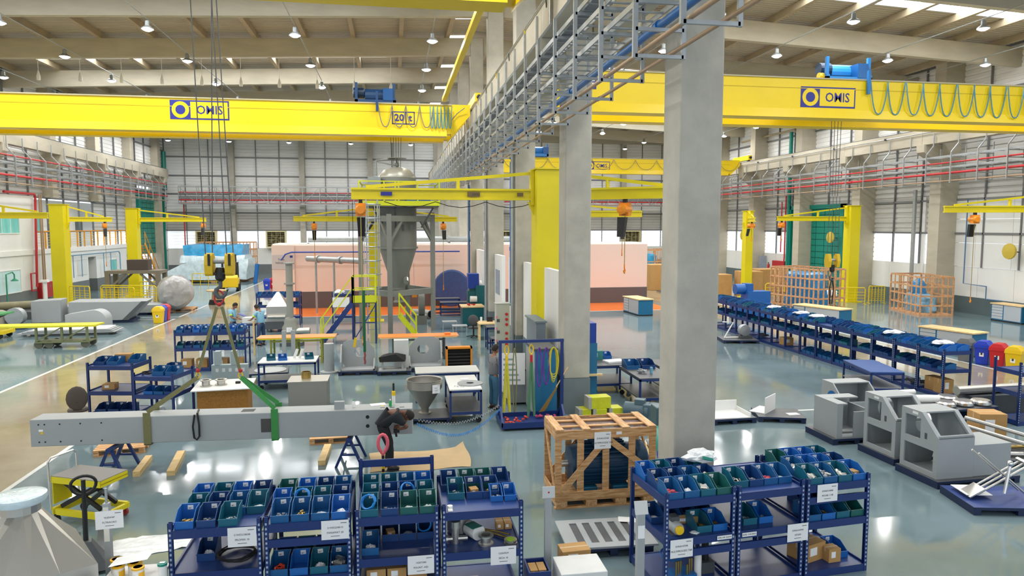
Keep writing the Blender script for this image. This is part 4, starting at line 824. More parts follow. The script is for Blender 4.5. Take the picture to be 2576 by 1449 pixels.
# ---------------- right group, turned 5.5 degrees
RZ = radians(5.2); RO = Matrix.Translation((3.47, 8.55, 0)) @ Matrix.Rotation(RZ, 4, 'Z')
for k, (ex, bk) in enumerate((([('f', .6)], None), ([('f', .6), ('b', .6)], None), ([('f', 1.12)], None))):
    rack_unit('blue slotted-angle rack with parts bins, %s right of the wooden crate' % ORD[k], RO @ Vector((1.08*k, 0, 0)), RZ, 1.04, DR, LV, 1.44, bk, True, ex, 'near right parts racks')
def rb(s, x0, z, spec): bins_at(s, 0, 0, z, [(r, y, [(c[0]+x0,)+tuple(c[1:]) for c in cols]) for r, y, cols in spec], rz=RZ, org=RO)
rb('top shelf, first rack right of crate', 0, 1.341, [('front', .04, [(.17, 0, 'k'), (.41, 0, 'w'), (.65, 2, 's'), (.89, 4)]), ('middle', .39, [(.18, 3, 'c'), (.42, 3, 'm'), (.66, 0, 'o'), (.9, 3, 's')]), ('back', .74, [(.16, 1), (.4, 2), (.64, 3), (.88, 2)])])
rb('top shelf, second rack right of crate', 1.08, 1.341, [('front', .2, [(.17, 2, 'r'), (.41, 3, 'm'), (.64, 0, 'k'), (.87, 0, 'p')])])
rb('top shelf, third rack right of crate', 2.16, 1.341, [('front', .04, [(.17, 2, 's'), (.41, 0, 's'), (.65, 2, 's'), (.89, 1, 'c')]), ('middle', .39, [(.18, 0, 's'), (.42, 1, 'b'), (.66, 1, 'b'), (.9, 3, 'c')]), ('back', .74, [(.16, 4), (.4, 1, 'p'), (.64, 1), (.88, 2)])])
rb('second shelf, first rack right of crate', 0, .811, [('front', .1, [(.64, 2, 'b'), (.88, 1, 'b')]), ('back', .52, [(.16, 3, 'p'), (.42, 3), (.66, 3, 'p'), (.9, 3)])])
rb('second shelf, second rack right of crate', 1.08, .811, [('front', .16, [(.3, 2, 'm'), (.55, 1, 'm')])])
rb('second shelf, third rack right of crate', 2.16, .811, [('front', .04, [(.16, 0, 'm'), (.4, 1, 'b'), (.64, 2), (.88, 4)]), ('back', .5, [(.4, 3), (.64, 3)])])
rb('bottom shelf, third rack right of crate', 2.16, .101, [('front', .25, [(.82, 1)])])
bag(RO @ Vector((.98, .85, 1.55)), 'big clear bag with green print on the first rack right of the crate', .17, None, (1.4, 1, .7), 5); MB().box(-.09, .09, -.012, .012, -.02, .02).build('green_print', GRN, loc=RO @ Vector((.98, .64, 1.63)), rot=(-.5, .3, .2), label='green lettering strip on the clear bag', cat='label')
mo = thing('small_motor', 'grey gear motor with yellow end on the second shelf right of the crate', 'motor', RO @ Vector((.24, .22, .811)), RZ); MB().lathe([(.07, -.15), (.085, -.13), (.085, .1), (.06, .14)], 14, (0, 0, .095), 'y').build('housing', MACH, mo, smooth=True); MB().lathe([(.0001, -.19), (.06, -.18), (.06, -.14)], 14, (0, 0, .095), 'y').build('end_cap', YELB, mo, smooth=True); MB().box(-.06, .06, -.05, .08, .17, .23).build('terminal_box', STEELD, mo); MB().box(-.08, .08, -.1, .1, 0, .02).build('foot', STEELD, mo)
carton(RO @ Vector((.52, .48, .811)), .4, .09, .09, 'long thin carton on the second shelf right of the crate', RZ-.15)
bag(RO @ Vector((.5, .12, .811)), 'tiny clear bag lying on the second shelf right of the crate', .05, None, (1.3, 1, .4), 8)
for x, z, ln, lb in [(.16, .56, ('EVR60107/08', 'MULTIPROCESS T&R'), 'first'), (1.94, .58, ('EVR60107/09', 'VITAM'), 'second'), (2.4, 1.1, ('EVR60124/08', 'WOAK 11/B'), 'third')]: paper(RO @ Vector((x+.08, -.008, z)), .33, .25, ln, 'white paper with printed code on the %s rack right of the crate' % lb, RZ)
for k, (x, s) in enumerate(((.9, 'EMI-100 22294'), (1.28, 'AND 25418452'))):
    t = thing('shelf_tag', '%s of two narrow white shelf tags on the racks right of the crate' % ('left', 'right')[k], 'tag', RO @ Vector((x-.02, -.004, .735)), RZ); MB().box(-.11, .11, -.003, 0, 0, .055).build('strip', PAPER, t); text(s, .032, INK, t, (0, -.004, .027))
carton(RO @ Vector((2.5, .42, .101)), .42, .34, .26, 'brown carton on the bottom shelf of the third rack right of the crate', RZ+.25); carton(RO @ Vector((2.78, .24, .101)), .2, .18, .2, 'smaller brown carton beside the blue bin on the bottom shelf', RZ)
# bottom shelf of the first right rack
cs = thing('bolt_carrier', 'blue carrier with upright brass tubes on the bottom shelf right of the crate', 'carrier', RO @ Vector((.42, .3, .101)), RZ); MB().box(-.16, .16, -.13, .13, 0, .1).build('tray', BLUEP, cs)
for k in range(6): MB().tube((-.14+.055*k, -.1+.04*(k % 3), .02), (-.14+.055*k, -.1+.04*(k % 3), .3-.02*(k % 4)), .013, 8).build('tube', BRASS, cs)
MB().lathe([(.05, 0), (.05, .32), (.03, .38)], 12).build('white_bottle', WHITE, loc=RO @ Vector((.64, .26, .101)), label='white bottle on the bottom shelf right of the crate', cat='bottle', smooth=True)
dm = thing('dark_pump', 'dark upright pump on the bottom shelf right of the crate', 'pump', RO @ Vector((.84, .42, .101)), RZ); MB().box(-.1, .1, -.1, .1, 0, .16).build('base', STEELD, dm); MB().lathe([(.05, .16), (.05, .58), (.06, .6)], 12).build('barrel', BLACK, dm); MB().tube((.02, -.05, .5), (.1, -.08, .62), .02, 8).build('cable', INOX, dm)
coil(RO @ Vector((.35, .45, .36)), .15, 'thin blue and white tubing above the bolt carrier', 9, BLUEP, .2, 3)
# ================================================================== NEAR LEFT: hopper, pole, table, jars, pallet truck, lift table
hp = thing('stainless_hopper', 'square stainless hopper with a round film-wrapped neck at the left front', 'hopper', (-4.2, 8.55, 0), radians(32))
def sq(h, z, n=16, r=0):   # ring morphing square->circle
    o = []
    for j in range(n):
        a = 2*pi*j/n+pi/4; c, s = cos(a), sin(a); k = 1/max(abs(cos(a)), abs(sin(a))); rr = h*(k*(1-r)+1.0*r); o.append((rr*c, rr*s, z))
    return o
MB().loft([sq(.62, .55), sq(.62, 1.12), sq(.62, 1.15), sq(.2, 1.74, r=1), sq(.2, 1.86, r=1)], False).build('cone', INOX, hp); MB().lathe([(.19, 1.86), (.25, 1.86), (.25, 1.9), (.19, 1.9)], 24).build('flange', INOX, hp)
MB().lathe([(.26, 1.85), (.275, 1.88), (.265, 1.93), (.2, 1.95), (.0001, 1.94)], 24).build('wrapping_film', PCLR, hp, smooth=True)
for x in (-.55, .55):
    for y in (-.55, .55): MB().box(x-.04, x+.04, y-.04, y+.04, 0, .58).build('leg', INOX, hp)
ap = thing('sign_post', 'aluminium post with a taped paper beside the stainless hopper', 'post', (-3.42, 8.86, 0)); MB().box(-.035, .035, -.035, .035, .02, 1.66).build('shaft', MACH, ap); MB().box(-.012, .012, -.012, .012, 1.66, 1.84).build('tip', STEEL, ap); MB().box(-.07, .07, -.1, .1, 0, .02).build('foot', STEELD, ap)
MB().box(-.03, .03, -.038, -.036, 1.2, 1.62).build('tape', mat('masking_tape', '#E0DDD2', .7), ap)
pp = paper((-3.38, 8.815, 1.36), .3, .22, ('TDEWAP', 'FLTRACAO'), 'paper sheet taped to the aluminium post', radians(6))
tb = thing('white_table', 'white work table in the lower left corner with yellow tins', 'table', (-3.05, 8.25, 0)); MB().box(-.33, .31, -.5, .62, .82, .86).build('top', TABLEW, tb)
for x in (-.28, .26):
    for y in (-.45, .57): MB().box(x-.025, x+.025, y-.025, y+.025, 0, .82).build('leg', RACK, tb)
YT = mat('tin_yellow', '#E9B014', .35)
for k, (x, y) in enumerate(((-3.22, 8.58), (-3.06, 8.62), (-3.1, 8.8), (-2.98, 8.5), (-3.3, 8.75))):
    t = thing('tin_jar', 'yellow-lidded tin on the white table, %s' % ('at the post', 'under the folded paper', 'at the back', 'nearest the paper sheet', 'behind the post')[k], 'tin', (x, y, .86), 0, 'yellow-lidded tins'); MB().lathe([(.065, 0), (.065, .13)], 16).build('can', mat('tin_white', '#E4E1DA', .4, nz=.2, ns=20), t, smooth=True); MB().lathe([(.07, .13), (.07, .15), (.05, .155), (.05, .15)], 16).build('lid_rim', YT, t); MB().lathe([(.0001, .152), (.055, .152)], 14).build('lid', PAPER, t); MB().lathe([(.0665, .02), (.0665, .1)], 8, a0=-1.2, a1=.2).build('band', YT, t)
MB().add([(-.2, -.12, 0), (.2, -.05, .03), (.22, .16, .05), (-.18, .1, .01)], [(0, 1, 2, 3)]).build('paper_stack', PAPER, loc=(-3.1, 8.62, 1.03), label='folded printed paper lying across the yellow tins', cat='paper')
MB().box(-.18, .14, -.15, .15, 0, .004).build('loose_sheet', PAPER, loc=(-2.86, 8.3, .861), rz=.3, label='loose paper sheet on the white table', cat='paper')
jr = thing('jar', 'white jar with a green lid on the white table', 'jar', (-2.72, 8.52, .861)); MB().lathe([(.05, 0), (.05, .14)], 16).build('body', mat('jar_white', '#E8E8E4', .4), jr, smooth=True); MB().lathe([(.054, .14), (.054, .165), (.0001, .17)], 16).build('lid', GRN, jr); MB().box(-.03, .03, -.02, .02, .171, .173).build('lid_label', PAPER, jr)
coil((-3.25, 8.05, .88), .09, 'black cable reel on the white table', 4, RUB, 0, 5)
# pallet truck
pj = thing('pallet_truck', 'dark pallet truck with a black loop handle in front of the lift table', 'pallet truck', (-4.45, 10.75, 0), radians(20))
MB().tube((0, 0, .3), (-.0, .1, .95), .035, 10).build('shaft', BLACK, pj); MB().tube((0, .1, .95), (0, .13, 1.28), .03, 10).build('grip_stem', BLACK, pj); MB().path([(.16*cos(a), .13, 1.22+.13*sin(a)*(.9 if sin(a) > 0 else 1.2)) for a in [2*pi*j/20 for j in range(20)]], .022, 8, True).build('loop_handle', BLACK, pj)
MB().box(-.022, .022, -.02, .06, .55, .9).build('warning_sticker', mat('sticker_lime', '#D5E021', .5), pj).rotation_euler = (radians(-8), 0, 0)
MB().loft([[(-.3, -.3, 0.05), (.3, -.3, .05), (.3, .12, .05), (-.3, .12, .05)], [(-.05, -.08, .42), (.07, -.08, .42), (.07, .08, .42), (-.05, .08, .42)]]).build('hood', STEELD, pj)
for x in (-.2, .2): MB().box(x-.08, x+.08, .12, 1.2, .06, .11).build('fork', STEELD, pj); MB().lathe([(.02, -.05), (.04, -.05), (.04, .05), (.02, .05)], 10, (x, 1.05, .045), 'x').build('roller', RUB, pj)
for x in (-.1, .1): MB().lathe([(.03, -.04), (.09, -.04), (.09, .04), (.03, .04)], 14, (x, -.05, .09), 'x').build('wheel', RUB, pj)
# yellow scissor lift table
lt = thing('lift_table', 'yellow scissor lift table with grey platform and push bar', 'lift table', (-5.12, 12.65, 0), radians(-24))
YLT = mat('lift_yellow', '#E6D416', .4); MB().box(-.5, .5, -.28, .28, .72, .74).build('apron', YLT, lt); MB().box(-.5, .5, -.29, -.28, .68, .79).box(-.5, .5, .28, .29, .68, .79).box(-.5, -.49, -.29, .29, .68, .79).box(.49, .5, -.29, .29, .68, .79).build('platform_edge', YLT, lt); MB().box(-.5, .5, -.29, .29, .79, .8).build('platform', mat('platform_grey', '#7B7875', .55), lt)
MB().box(-.48, .48, -.3, -.24, .14, .24).box(-.48, .48, .24, .3, .14, .24).box(-.5, -.44, -.3, .3, .14, .26).box(.44, .5, -.3, .3, .14, .22).build('chassis', YLT, lt)
for y in (-.2, .2): MB().bar((-.4, y, .26), (.36, y, .68), .04, .07).build('scissor_arm', BLACK, lt); MB().bar((.36, y*.8, .26), (-.4, y*.8, .68), .04, .07).build('scissor_arm', BLACK, lt)
MB().tube((-.1, 0, .24), (.25, 0, .5), .04, 10).build('cylinder', STEELD, lt); MB().box(-.52, -.5, -.26, .1, .3, .78).build('front_plate', YLT, lt)
MB().path([(-.54, -.28, .2), (-.56, -.28, 1.02), (-.56, -.22, 1.08), (-.56, .22, 1.08), (-.56, .28, 1.02), (-.54, .28, .2)], .018, 8).build('push_bar', CHROME, lt)
for x, y in ((-.44, -.27), (-.44, .27), (.42, -.27), (.42, .27)): MB().lathe([(.02, -.02), (.065, -.02), (.065, .02), (.02, .02)], 14, (x, y, .065), 'y').box(x-.02, x+.02, y-.035, y+.035, .06, .15).build('castor', mat('castor_red', '#A8362E', .5) if x > 0 else RUB, lt)
# plastic sheet on the floor
b = MB(); n = 16
for i in range(n+1):
    for j in range(n+1):
        u, v = i/n*2-1, j/n*2-1; e = 1+.12*NZ.noise(Vector((u*3, v*3, 0))); b.v.append((u*.72*e, v*.36*e*(1-.3*abs(u)), .008+.03*abs(NZ.noise(Vector((u*4, v*6, 3))))))
b.add([], []); b.f = [(i*(n+1)+j, (i+1)*(n+1)+j, (i+1)*(n+1)+j+1, i*(n+1)+j+1) for i in range(n) for j in range(n)]; b.k = [0]*len(b.f)
b.build('plastic_sheet', mat('sheet_film', '#E8ECEE', .12, nz=.1, ns=6, bump=.6, bs=12), loc=(-3.9, 11.4, 0), rz=.1, label='crumpled clear plastic sheet on the floor behind the leftmost near rack', cat='sheet', smooth=True)
# ================================================================== SUSPENDED BOX BEAM, SLINGS, HOOK
BZ = radians(-2.6)
bm_ = thing('steel_box_beam', 'long grey steel box beam hanging in slings over blue trestles', 'beam', (-7.08, 14.93, .63), BZ)
L = 7.42
MB().box(0, L, 0, .5, 0, .54).build('box_section', MACH, bm_, bevel=.012)
for x, z in ((.16, .44), (.27, .44), (.55, .44), (.93, .44), (1.32, .44), (.16, .09), (.27, .09), (.55, .09), (.93, .09), (1.32, .09)): MB().lathe([(.0001, -.004), (.016, -.004), (.016, .002), (.0001, .002)], 10, (x, 0, z), 'y').build('bolt_hole', BLACK, bm_)
for z in (.39, .2): MB().lathe([(.0001, -.004), (.038, -.004), (.038, .002), (.0001, .002)], 14, (6.5, 0, z), 'y').build('bolt_hole', BLACK, bm_)
MB().box(4.37, 4.65, -.004, .002, .14, .42).build('square_opening', mat('opening_dark', '#4A4A48', .7), bm_); MB().box(.16, .24, -.004, 0, .3, .34).build('sticker', PAPER, bm_); MB().box(.19, .24, -.005, 0, .25, .29).build('sticker', YELB, bm_)
MB().box(5.82, 6.02, .1, .2, .54, .7).build('lug_plate', MACH, bm_); MB().box(3.95, 4.2, .15, .35, .541, .545).build('top_slot', BLACK, bm_)
for x in (6.8, 7.0, 7.2): MB().box(x-.05, x+.05, .12, .15, .541, .544).build('top_slot', BLACK, bm_)
def strap(name, pts, w, t, mt, label, cat='sling', up=(0, 1, 0)):
    b = MB(); P = [Vector(p) for p in pts]
    for a, c in zip(P[:-1], P[1:]): b.bar(a, c, t, w, up)
    return b.build(name, mt, label=label, cat=cat)
RING = Vector((-3.54, 15.18, 3.52))
for sx, xb, con, mt, nm in ((-1, -4.9, (-4.0, 15.18, 1.96), SLO, 'olive'), (1, -2.44, (-3.17, 15.18, 1.93), SLG, 'green')):
    yb = 14.93-(xb+7.08)*math.tan(-BZ)
    strap('web_sling', [RING+Vector((sx*.05, 0, -.22)), con], .06, .012, SLO, 'upper olive web sling leg to the %s' % ('left' if sx < 0 else 'right'), up=(1, 0, 0))
    sk = thing('shackle', 'red and yellow shackle joining the %s sling leg' % nm, 'shackle', con); MB().ball((0, 0, .04), .045, 8, 5).build('pin', RED, sk); MB().path([(.04*cos(a), 0, -.06+.06*sin(a)) for a in [2*pi*j/12 for j in range(12)]], .014, 6, True).build('link', YELB, sk)
    s = MB(); w = .07
    for yy, hh in ((yb-.012, 0), (yb+.51, 0)): pass
    top = 1.2
    s.bar(Vector(con)+Vector((0, 0, -.1)), (xb-sx*.0, yb+.02, top+.05), .09, .012, (0, 1, 0)).bar(Vector(con)+Vector((0, .02, -.1)), (xb, yb+.48, top+.05), .09, .012, (0, 1, 0))
    s.box(xb-w, xb+w, yb-.03, yb-.016, .6, top+.05).box(xb-w, xb+w, yb+.52, yb+.534, .6, top+.05).box(xb-w, xb+w, yb-.03, yb+.534, .595, .61).build('web_sling', mt, label='%s web sling wrapped round the grey beam' % nm, cat='sling')
yb = 14.78; MB().path([(-3.98, yb-.045, 1.19), (-4.02, yb-.05, .95), (-4.0, yb-.05, .72), (-3.95, yb-.05, .68), (-3.9, yb-.05, .75), (-3.9, yb-.05, .98), (-3.93, yb-.03, 1.21), (-3.96, yb+.2, 1.225)], .02, 6).build('black_strap', BLACK, label='black strap loop hanging on the grey beam', cat='strap')
hk = thing('hook_block', 'yellow twin-sheave hook block hanging on steel ropes', 'hook block', (-3.5, 15.18, 3.69)); hk.scale = (.78, .78, .7); CY2 = mat('block_yellow', '#D9B41A', .45, nz=.1, ns=6)
for x in (-.25, .25):
    c = MB().prism([(-.17, .42), (-.12, .36), (.12, .36), (.17, .42), (.2, .7), (.15, .96), (.08, 1.02), (-.08, 1.02), (-.15, .96), (-.2, .7)], 'x', x-.1, x+.1).build('sheave_case', CY2, hk, bevel=.02); MB().box(x+.0, x+.06, -.215, -.19, .66, 1.0).build('rope_slot', BLACK, c)
MB().tube((-.16, 0, .78), (.16, 0, .78), .07, 12).build('axle', STEEL, hk); MB().box(-.16, .16, -.1, .1, .4, .46).lathe([(.07, .2), (.13, .28), (.13, .5), (.1, .6)], 14).build('swivel', BLACK, hk)
MB().path([(0, 0, .25), (0, 0, .05), (-.11, 0, -.04), (-.13, 0, -.16), (-.06, 0, -.27), (.05, 0, -.27), (.12, 0, -.18), (.13, 0, -.1)], [.05, .05, .055, .065, .065, .055, .045, .02], 10).build('hook', STEELD, hk, smooth=True)
MB().path([(-.05+.115*cos(a), .0+.03*sin(a), -.28+.2*sin(a)) for a in [2*pi*j/18 for j in range(18)]], .025, 8, True).build('master_link', RED, hk); MB().ball((-.05, 0, -.48), .06, 10, 6).build('link_coupler', RED, hk)
for k, (xb, xt, y) in enumerate(((-.32, -.5, -.1), (-.2, .07, .1), (.2, .0, -.1), (.32, .05, .1))): MB().tube((xb, y, .95), (xt, y, 10.6), .014, 6).build('wire_rope', STEELD, hk)
# trestles
def trestle(label, x, y, rz, h=.58, w=.75):
    t = thing('trestle', label, 'trestle', (x, y, 0), rz); MB().box(-w/2, w/2, -.05, .05, h-.06, h).build('top_bar', RACK, t)
    for sx in (-1, 1):
        for sy in (-1, 1): MB().bar((sx*w*.42, sy*.03, h-.03), (sx*w*.46, sy*.27, 0), .06, .05).build('leg', RACK, t)
        MB().bar((sx*w*.44, -.16, .26), (sx*w*.44, .16, .26), .04, .04).build('tie', RACK, t)
    MB().bar((-w*.44, .15, .28), (w*.44, .15, .08), .03, .03).build('brace', RACK, t)
trestle('blue trestle under the left part of the grey beam', -5.55, 15.05, pi/2*.93); trestle('blue trestle under the right part of the grey beam', -.95, 14.9, pi/2*.96)
def bottle(loc, label, body, cap, h=.16, r=.032):
    t = thing('bottle', label, 'bottle', loc); MB().lathe([(r, 0), (r, h*.62), (r*.45, h*.78), (r*.45, h*.85)], 12).build('flask', body, t, smooth=True); MB().lathe([(r*.5, h*.85), (r*.5, h), (.0001, h)], 10).build('cap', cap, t); return t
GCAP = mat('cap_green', '#1E9A4C', .4)
bottle((-.88, 14.92, 1.171), 'white bottle with green cap on the grey beam', WHITE, GCAP); bottle((-.12, 14.85, 1.171), 'green bottle on the right end of the grey beam', GCAP, WHITE, .15)
dr = thing('glue_gun', 'tall applicator with yellow collar standing on the grey beam', 'tool', (-.05, 14.98, 1.171)); MB().lathe([(.035, 0), (.035, .2)], 12).build('cartridge', WHITE, dr); MB().lathe([(.04, .2), (.04, .28), (.025, .3)], 12).build('collar', YELB, dr); MB().tube((0, 0, .3), (0, 0, .46), .022, 10).build('grip', BLACK, dr); MB().tube((0, 0, .46), (0, 0, .5), .008, 6).build('pin', STEEL, dr)
MB().box(-.16, .16, -.1, .1, 0, .003).build('note_sheet', PAPER, loc=(-.38, 15.05, 1.172), rz=.2, label='white paper lying on the right end of the grey beam', cat='paper')
# timber, pallets, cardboard
def pallet(label, loc, rz, sx=1.2, sy=.8, mt=None, mt2=None, n=7, h=.14, name='pallet', boards=True):
    t = thing(name, label, 'pallet', loc, rz); m1 = mt or PINEX
    for k in range(n): w = sy/n; MB().box(-sx/2, sx/2, -sy/2+w*k+.01, -sy/2+w*(k+1)-.01, h-.022, h).build('deck_board', m1, t)
    for x in (-sx/2+.06, 0, sx/2-.06): MB().box(x-.05, x+.05, -sy/2, sy/2, h-.044, h-.022).build('stringer_board', mt or PINEY, t)
    for x in (-sx/2+.06, 0, sx/2-.06):
        for y in (-sy/2+.06, 0, sy/2-.06): MB().box(x-.055, x+.055, y-.055, y+.055, .02, h-.044).build('block', mt or PINEX, t)
    for y in (-sy/2+.06, 0, sy/2-.06): MB().box(-sx/2, sx/2, y-.05, y+.05, 0, .02).build('base_board', m1, t)
    return t
def flat_pallet(label, loc, rz, sx, sy, top=None, h=.14):
    t = thing('blue_pallet', label, 'pallet', loc, rz); NB = mat('pallet_navy', '#17294E', .55, nz=.15, ns=4); MB().box(-sx/2, sx/2, -sy/2, sy/2, h-.03, h).build('deck', top or DKTOP, t)
    for x in (-sx/2+.06, 0, sx/2-.06): MB().box(x-.06, x+.06, -sy/2, sy/2, 0, h-.03).build('runner', NB, t)
    MB().box(-sx/2, sx/2, -sy/2-.005, -sy/2, h-.05, h).box(-sx/2, sx/2, sy/2, sy/2+.005, h-.05, h).box(-sx/2-.005, -sx/2, -sy/2, sy/2, h-.05, h).box(sx/2, sx/2+.005, -sy/2, sy/2, h-.05, h).build('edge', NB, t); return t
pallet('wooden pallet behind the left trestle', (-6.0, 16.6, 0), radians(8), 1.0, .9); pallet('wooden pallet behind the right trestle', (-1.5, 16.7, 0), radians(3), .95, .95)
for k, (x, y, rz, l, w) in enumerate(((-5.15, 15.22, 1.66, 1.05, .13), (-4.53, 15.3, 1.7, 1.35, .15), (-1.53, 15.35, 1.55, 1.15, .15))): MB().box(-l/2, l/2, -w/2, w/2, 0, .1).build('timber_beam', RAWWOOD, loc=(x, y, 0), rz=rz, label='pale timber beam on the floor, %s of three from the left' % ('first', 'second', 'third')[k], cat='timber')
b = MB(); n = 12
for i in range(n+1):
    for j in range(n+1): u, v = i/n, j/n; b.v.append((u*2.05+.04*sin(v*5), v*1.25+.05*sin(u*9), .006+.02*abs(NZ.noise(Vector((u*3, v*3, 1))))+(.16*max(0, u-.9)*10*v)))
b.f = [(i*(n+1)+j, (i+1)*(n+1)+j, (i+1)*(n+1)+j+1, i*(n+1)+j+1) for i in range(n) for j in range(n)]; b.k = [0]*len(b.f)
b.build('kraft_sheet', CARDL, loc=(-.55, 14.15, 0), label='large brown paper sheet on the floor under the bending worker', cat='sheet', smooth=True)
sp = thing('striped_post', 'black and yellow striped pole with a pink loop handle behind the third near rack', 'pole', (-.2, 10.3, 0)); MB().tube((0, 0, .02), (0, 0, 1.62), .022, 10).build('pole', BLACK, sp)
for k in range(5): MB().tube((0, -.002, 1.1+.1*k), (0, -.002, 1.15+.1*k), .024, 10).build('stripe', YELB, sp)
MB().path([(0, 0, 1.6)]+[(.07*sin(a), 0, 1.78-.13*cos(a)) for a in [2*pi*j/14 for j in range(1, 14)]], .025, 8, True).build('loop_handle', mat('pink_handle', '#E0606E', .5), sp); MB().lathe([(.16, 0), (.14, .02), (.0001, .025)], 14).build('foot', STEELD, sp)
# coiled air hose on the floor between worker and sling frame
pts = [(u, 0, 0) for u in ()]; 
hx0, hx1 = Vector((.42, 14.5, .86)), Vector((2.5, 16.75, .5)); pts = []
for j in range(500):
    u = j/499; c = hx0.lerp(hx1, u); c.z -= .42*sin(pi*u); a = j*.62; pts.append((c.x, c.y+.03*cos(a), c.z+.03*sin(a)))
MB().path(pts, .006, 4).build('spiral_hose', mat('air_hose_blue', '#1E86D8', .35), label='blue spiral air hose running from the bending worker to the sling frame', cat='hose')
pts = []
for j in range(300):
    u = j/299; c = hx0.lerp(hx1, u)+Vector((0, .12, .06)); c.z -= .24*sin(pi*u); a = j*.62; pts.append((c.x, c.y+.025*cos(a), c.z+.025*sin(a)))
MB().path(pts, .006, 4).build('spiral_hose', STEEL, label='pale spiral cable above the blue air hose', cat='hose')
# ================================================================== CRATE AND MOTOR
cr_ = thing('wooden_crate', 'open pine crate around a blue motor beside the near column', 'crate', (2.72, 11.72, 0)); CW, CD, CH = 1.84, .95, 1.4
def plank(p, q, w, t, mt=PINEX, name='plank', up=(0, 1, 0)): MB().bar(p, q, w, t, up).build(name, mt, cr_)
for y in (0.012, CD-.012):
    plank((0, y, CH-.08), (CW, y, CH-.08), .024, .16, PINEX, 'rail', (0, 0, 1)); plank((0, y, .23), (CW, y, .23), .024, .14, PINEX, 'rail', (0, 0, 1))
    for x in (.06, .46, .92, 1.4, CW-.06): plank((x, y+(.024 if y < .5 else -.024), .16), (x, y+(.024 if y < .5 else -.024), CH-.02), .024 if False else .12, .024, PINE, 'upright', (0, 1, 0))
    plank((.12, y+(-.02 if y < .5 else .02), .32), (.9, y+(-.02 if y < .5 else .02), CH-.2), .02, .11, PINE, 'diagonal', (0, 0, 1)); plank((CW-.12, y+(-.02 if y < .5 else .02), .62), (.98, y+(-.02 if y < .5 else .02), CH-.2), .02, .11, PINE, 'diagonal', (0, 0, 1))
for x in (.012, CW-.012):
    plank((x, .04, CH-.08), (x, CD-.04, CH-.08), .024, .15, PINEY, 'rail', (0, 0, 1)); plank((x, .04, .23), (x, CD-.04, .23), .024, .13, PINEY, 'rail', (0, 0, 1)); plank((x, .1, .3), (x, CD-.1, CH-.18), .02, .1, PINE, 'diagonal', (0, 0, 1))
for x in (.08, .56, 1.28, CW-.08): plank((x, -.01, CH+.012), (x, CD+.01, CH+.012), .14, .024, PINEY, 'top_slat', (0, 0, 1))
for y in (.3, .66): plank((.02, y, CH-.012), (CW-.02, y, CH-.012), .09, .022, PINEX, 'top_bearer', (0, 0, 1))
for k in range(6): plank((0, .08+.16*k, .145), (CW, .08+.16*k, .145), .14, .022, PINEX, 'floor_board', (0, 0, 1))
for x in (.12, .66, 1.2, CW-.12): MB().box(x-.1, x+.1, 0, CD, .03, .13).build('skid', PINEY, cr_)
MB().box(0, CW, 0, .1, 0, .03).box(0, CW, CD-.1, CD, 0, .03).build('skid_board', PINEX, cr_)
MB().box(.1, CW-.1, .08, CD-.08, CH-.04, CH-.034).build('cover_film', mat('crate_film', '#9A8A8C', .15, alpha=.45, bump=.7, bs=8), cr_)
mt_ = thing('electric_motor', 'big dark blue finned electric motor inside the pine crate', 'motor', (3.68, 12.2, .156)); R0 = .36
MB().lathe([(.2, -.62), (R0-.04, -.6), (R0-.02, -.45), (R0-.02, .45), (R0-.03, .55), (.2, .6)], 28, (0, 0, .5), 'x').build('frame', MOTOR, mt_, smooth=True)
for k in range(26):
    a = 2*pi*k/26; MB().bar((-.42, (R0+.01)*cos(a), .5+(R0+.01)*sin(a)), (.42, (R0+.01)*cos(a), .5+(R0+.01)*sin(a)), .014, .05, (0, cos(a), sin(a))).build('fin', MOTOR, mt_)
MB().tube((-.62, 0, .5), (-.85, 0, .5), .06, 14).build('shaft', INOX, mt_, smooth=True); MB().box(-.2, .2, -.2, .2, .84, 1.02).build('terminal_box', MOTOR, mt_, bevel=.02); MB().lathe([(.3, .56), (.36, .6), (.36, .78), (.25, .84)], 24, (0, 0, .5), 'x').build('fan_cowl', MOTOR, mt_, smooth=True)
for x in (-.35, .25): MB().box(x-.12, x+.2, -.34, .34, 0, .16).build('foot', mat('motor_foot', '#1B6080', .4), mt_, bevel=.02)
MB().path([(-.06, 0, 1.0), (-.06, 0, 1.07), (.06, 0, 1.07), (.06, 0, 1.0)], .02, 6).build('eye_bolt', STEELD, mt_)
paper((3.56, 11.69, 1.06), .3, .3, ('EVR40107/08', 'MULTIPROCESS T&R'), 'paper in a clear sleeve stapled to the pine crate front'); MB().box(-.05, .05, -.003, 0, 0, .05).build('crate_tag', PAPER, loc=(3.86, 11.7, 1.3), label='tiny white tag on the crate top rail', cat='tag')
# slotted grey panel on a dark pallet
flat_pallet('dark pallet under the slotted grey panel', (3.2, 10.3, 0), radians(1), 1.25, .85)
sl = thing('slotted_panel', 'light grey steel panel with five dark slots', 'panel', (3.2, 10.35, .141), radians(-2)); xs = [-.62+.2*k for k in range(6)]
b = MB().box(-.7, .7, -.52, -.36, 0, .03).box(-.7, .7, .36, .5, 0, .03)
b.box(-.7, -.5, -.36, .36, 0, .03).box(.52, .7, -.36, .36, 0, .03)
for k in range(4): b.box(-.5+.21*k+.12, -.5+.21*(k+1), -.36, .36, 0, .03)
b.box(.46, .52, -.36, .36, 0, .03).build('sheet', MACH, sl)
for k in range(5): MB().box(-.5+.21*k, -.5+.21*k+.12, -.36, .36, .004, .012).build('slot_mesh', mat('slot_dark', '#55565A', .6), sl)
MB().box(-.17, .17, -.1, .1, 0, .003).build('paper_sheet', PAPER, loc=(3.72, 10.72, .172), rz=-.3, label='white paper lying on the slotted panel corner', cat='paper')
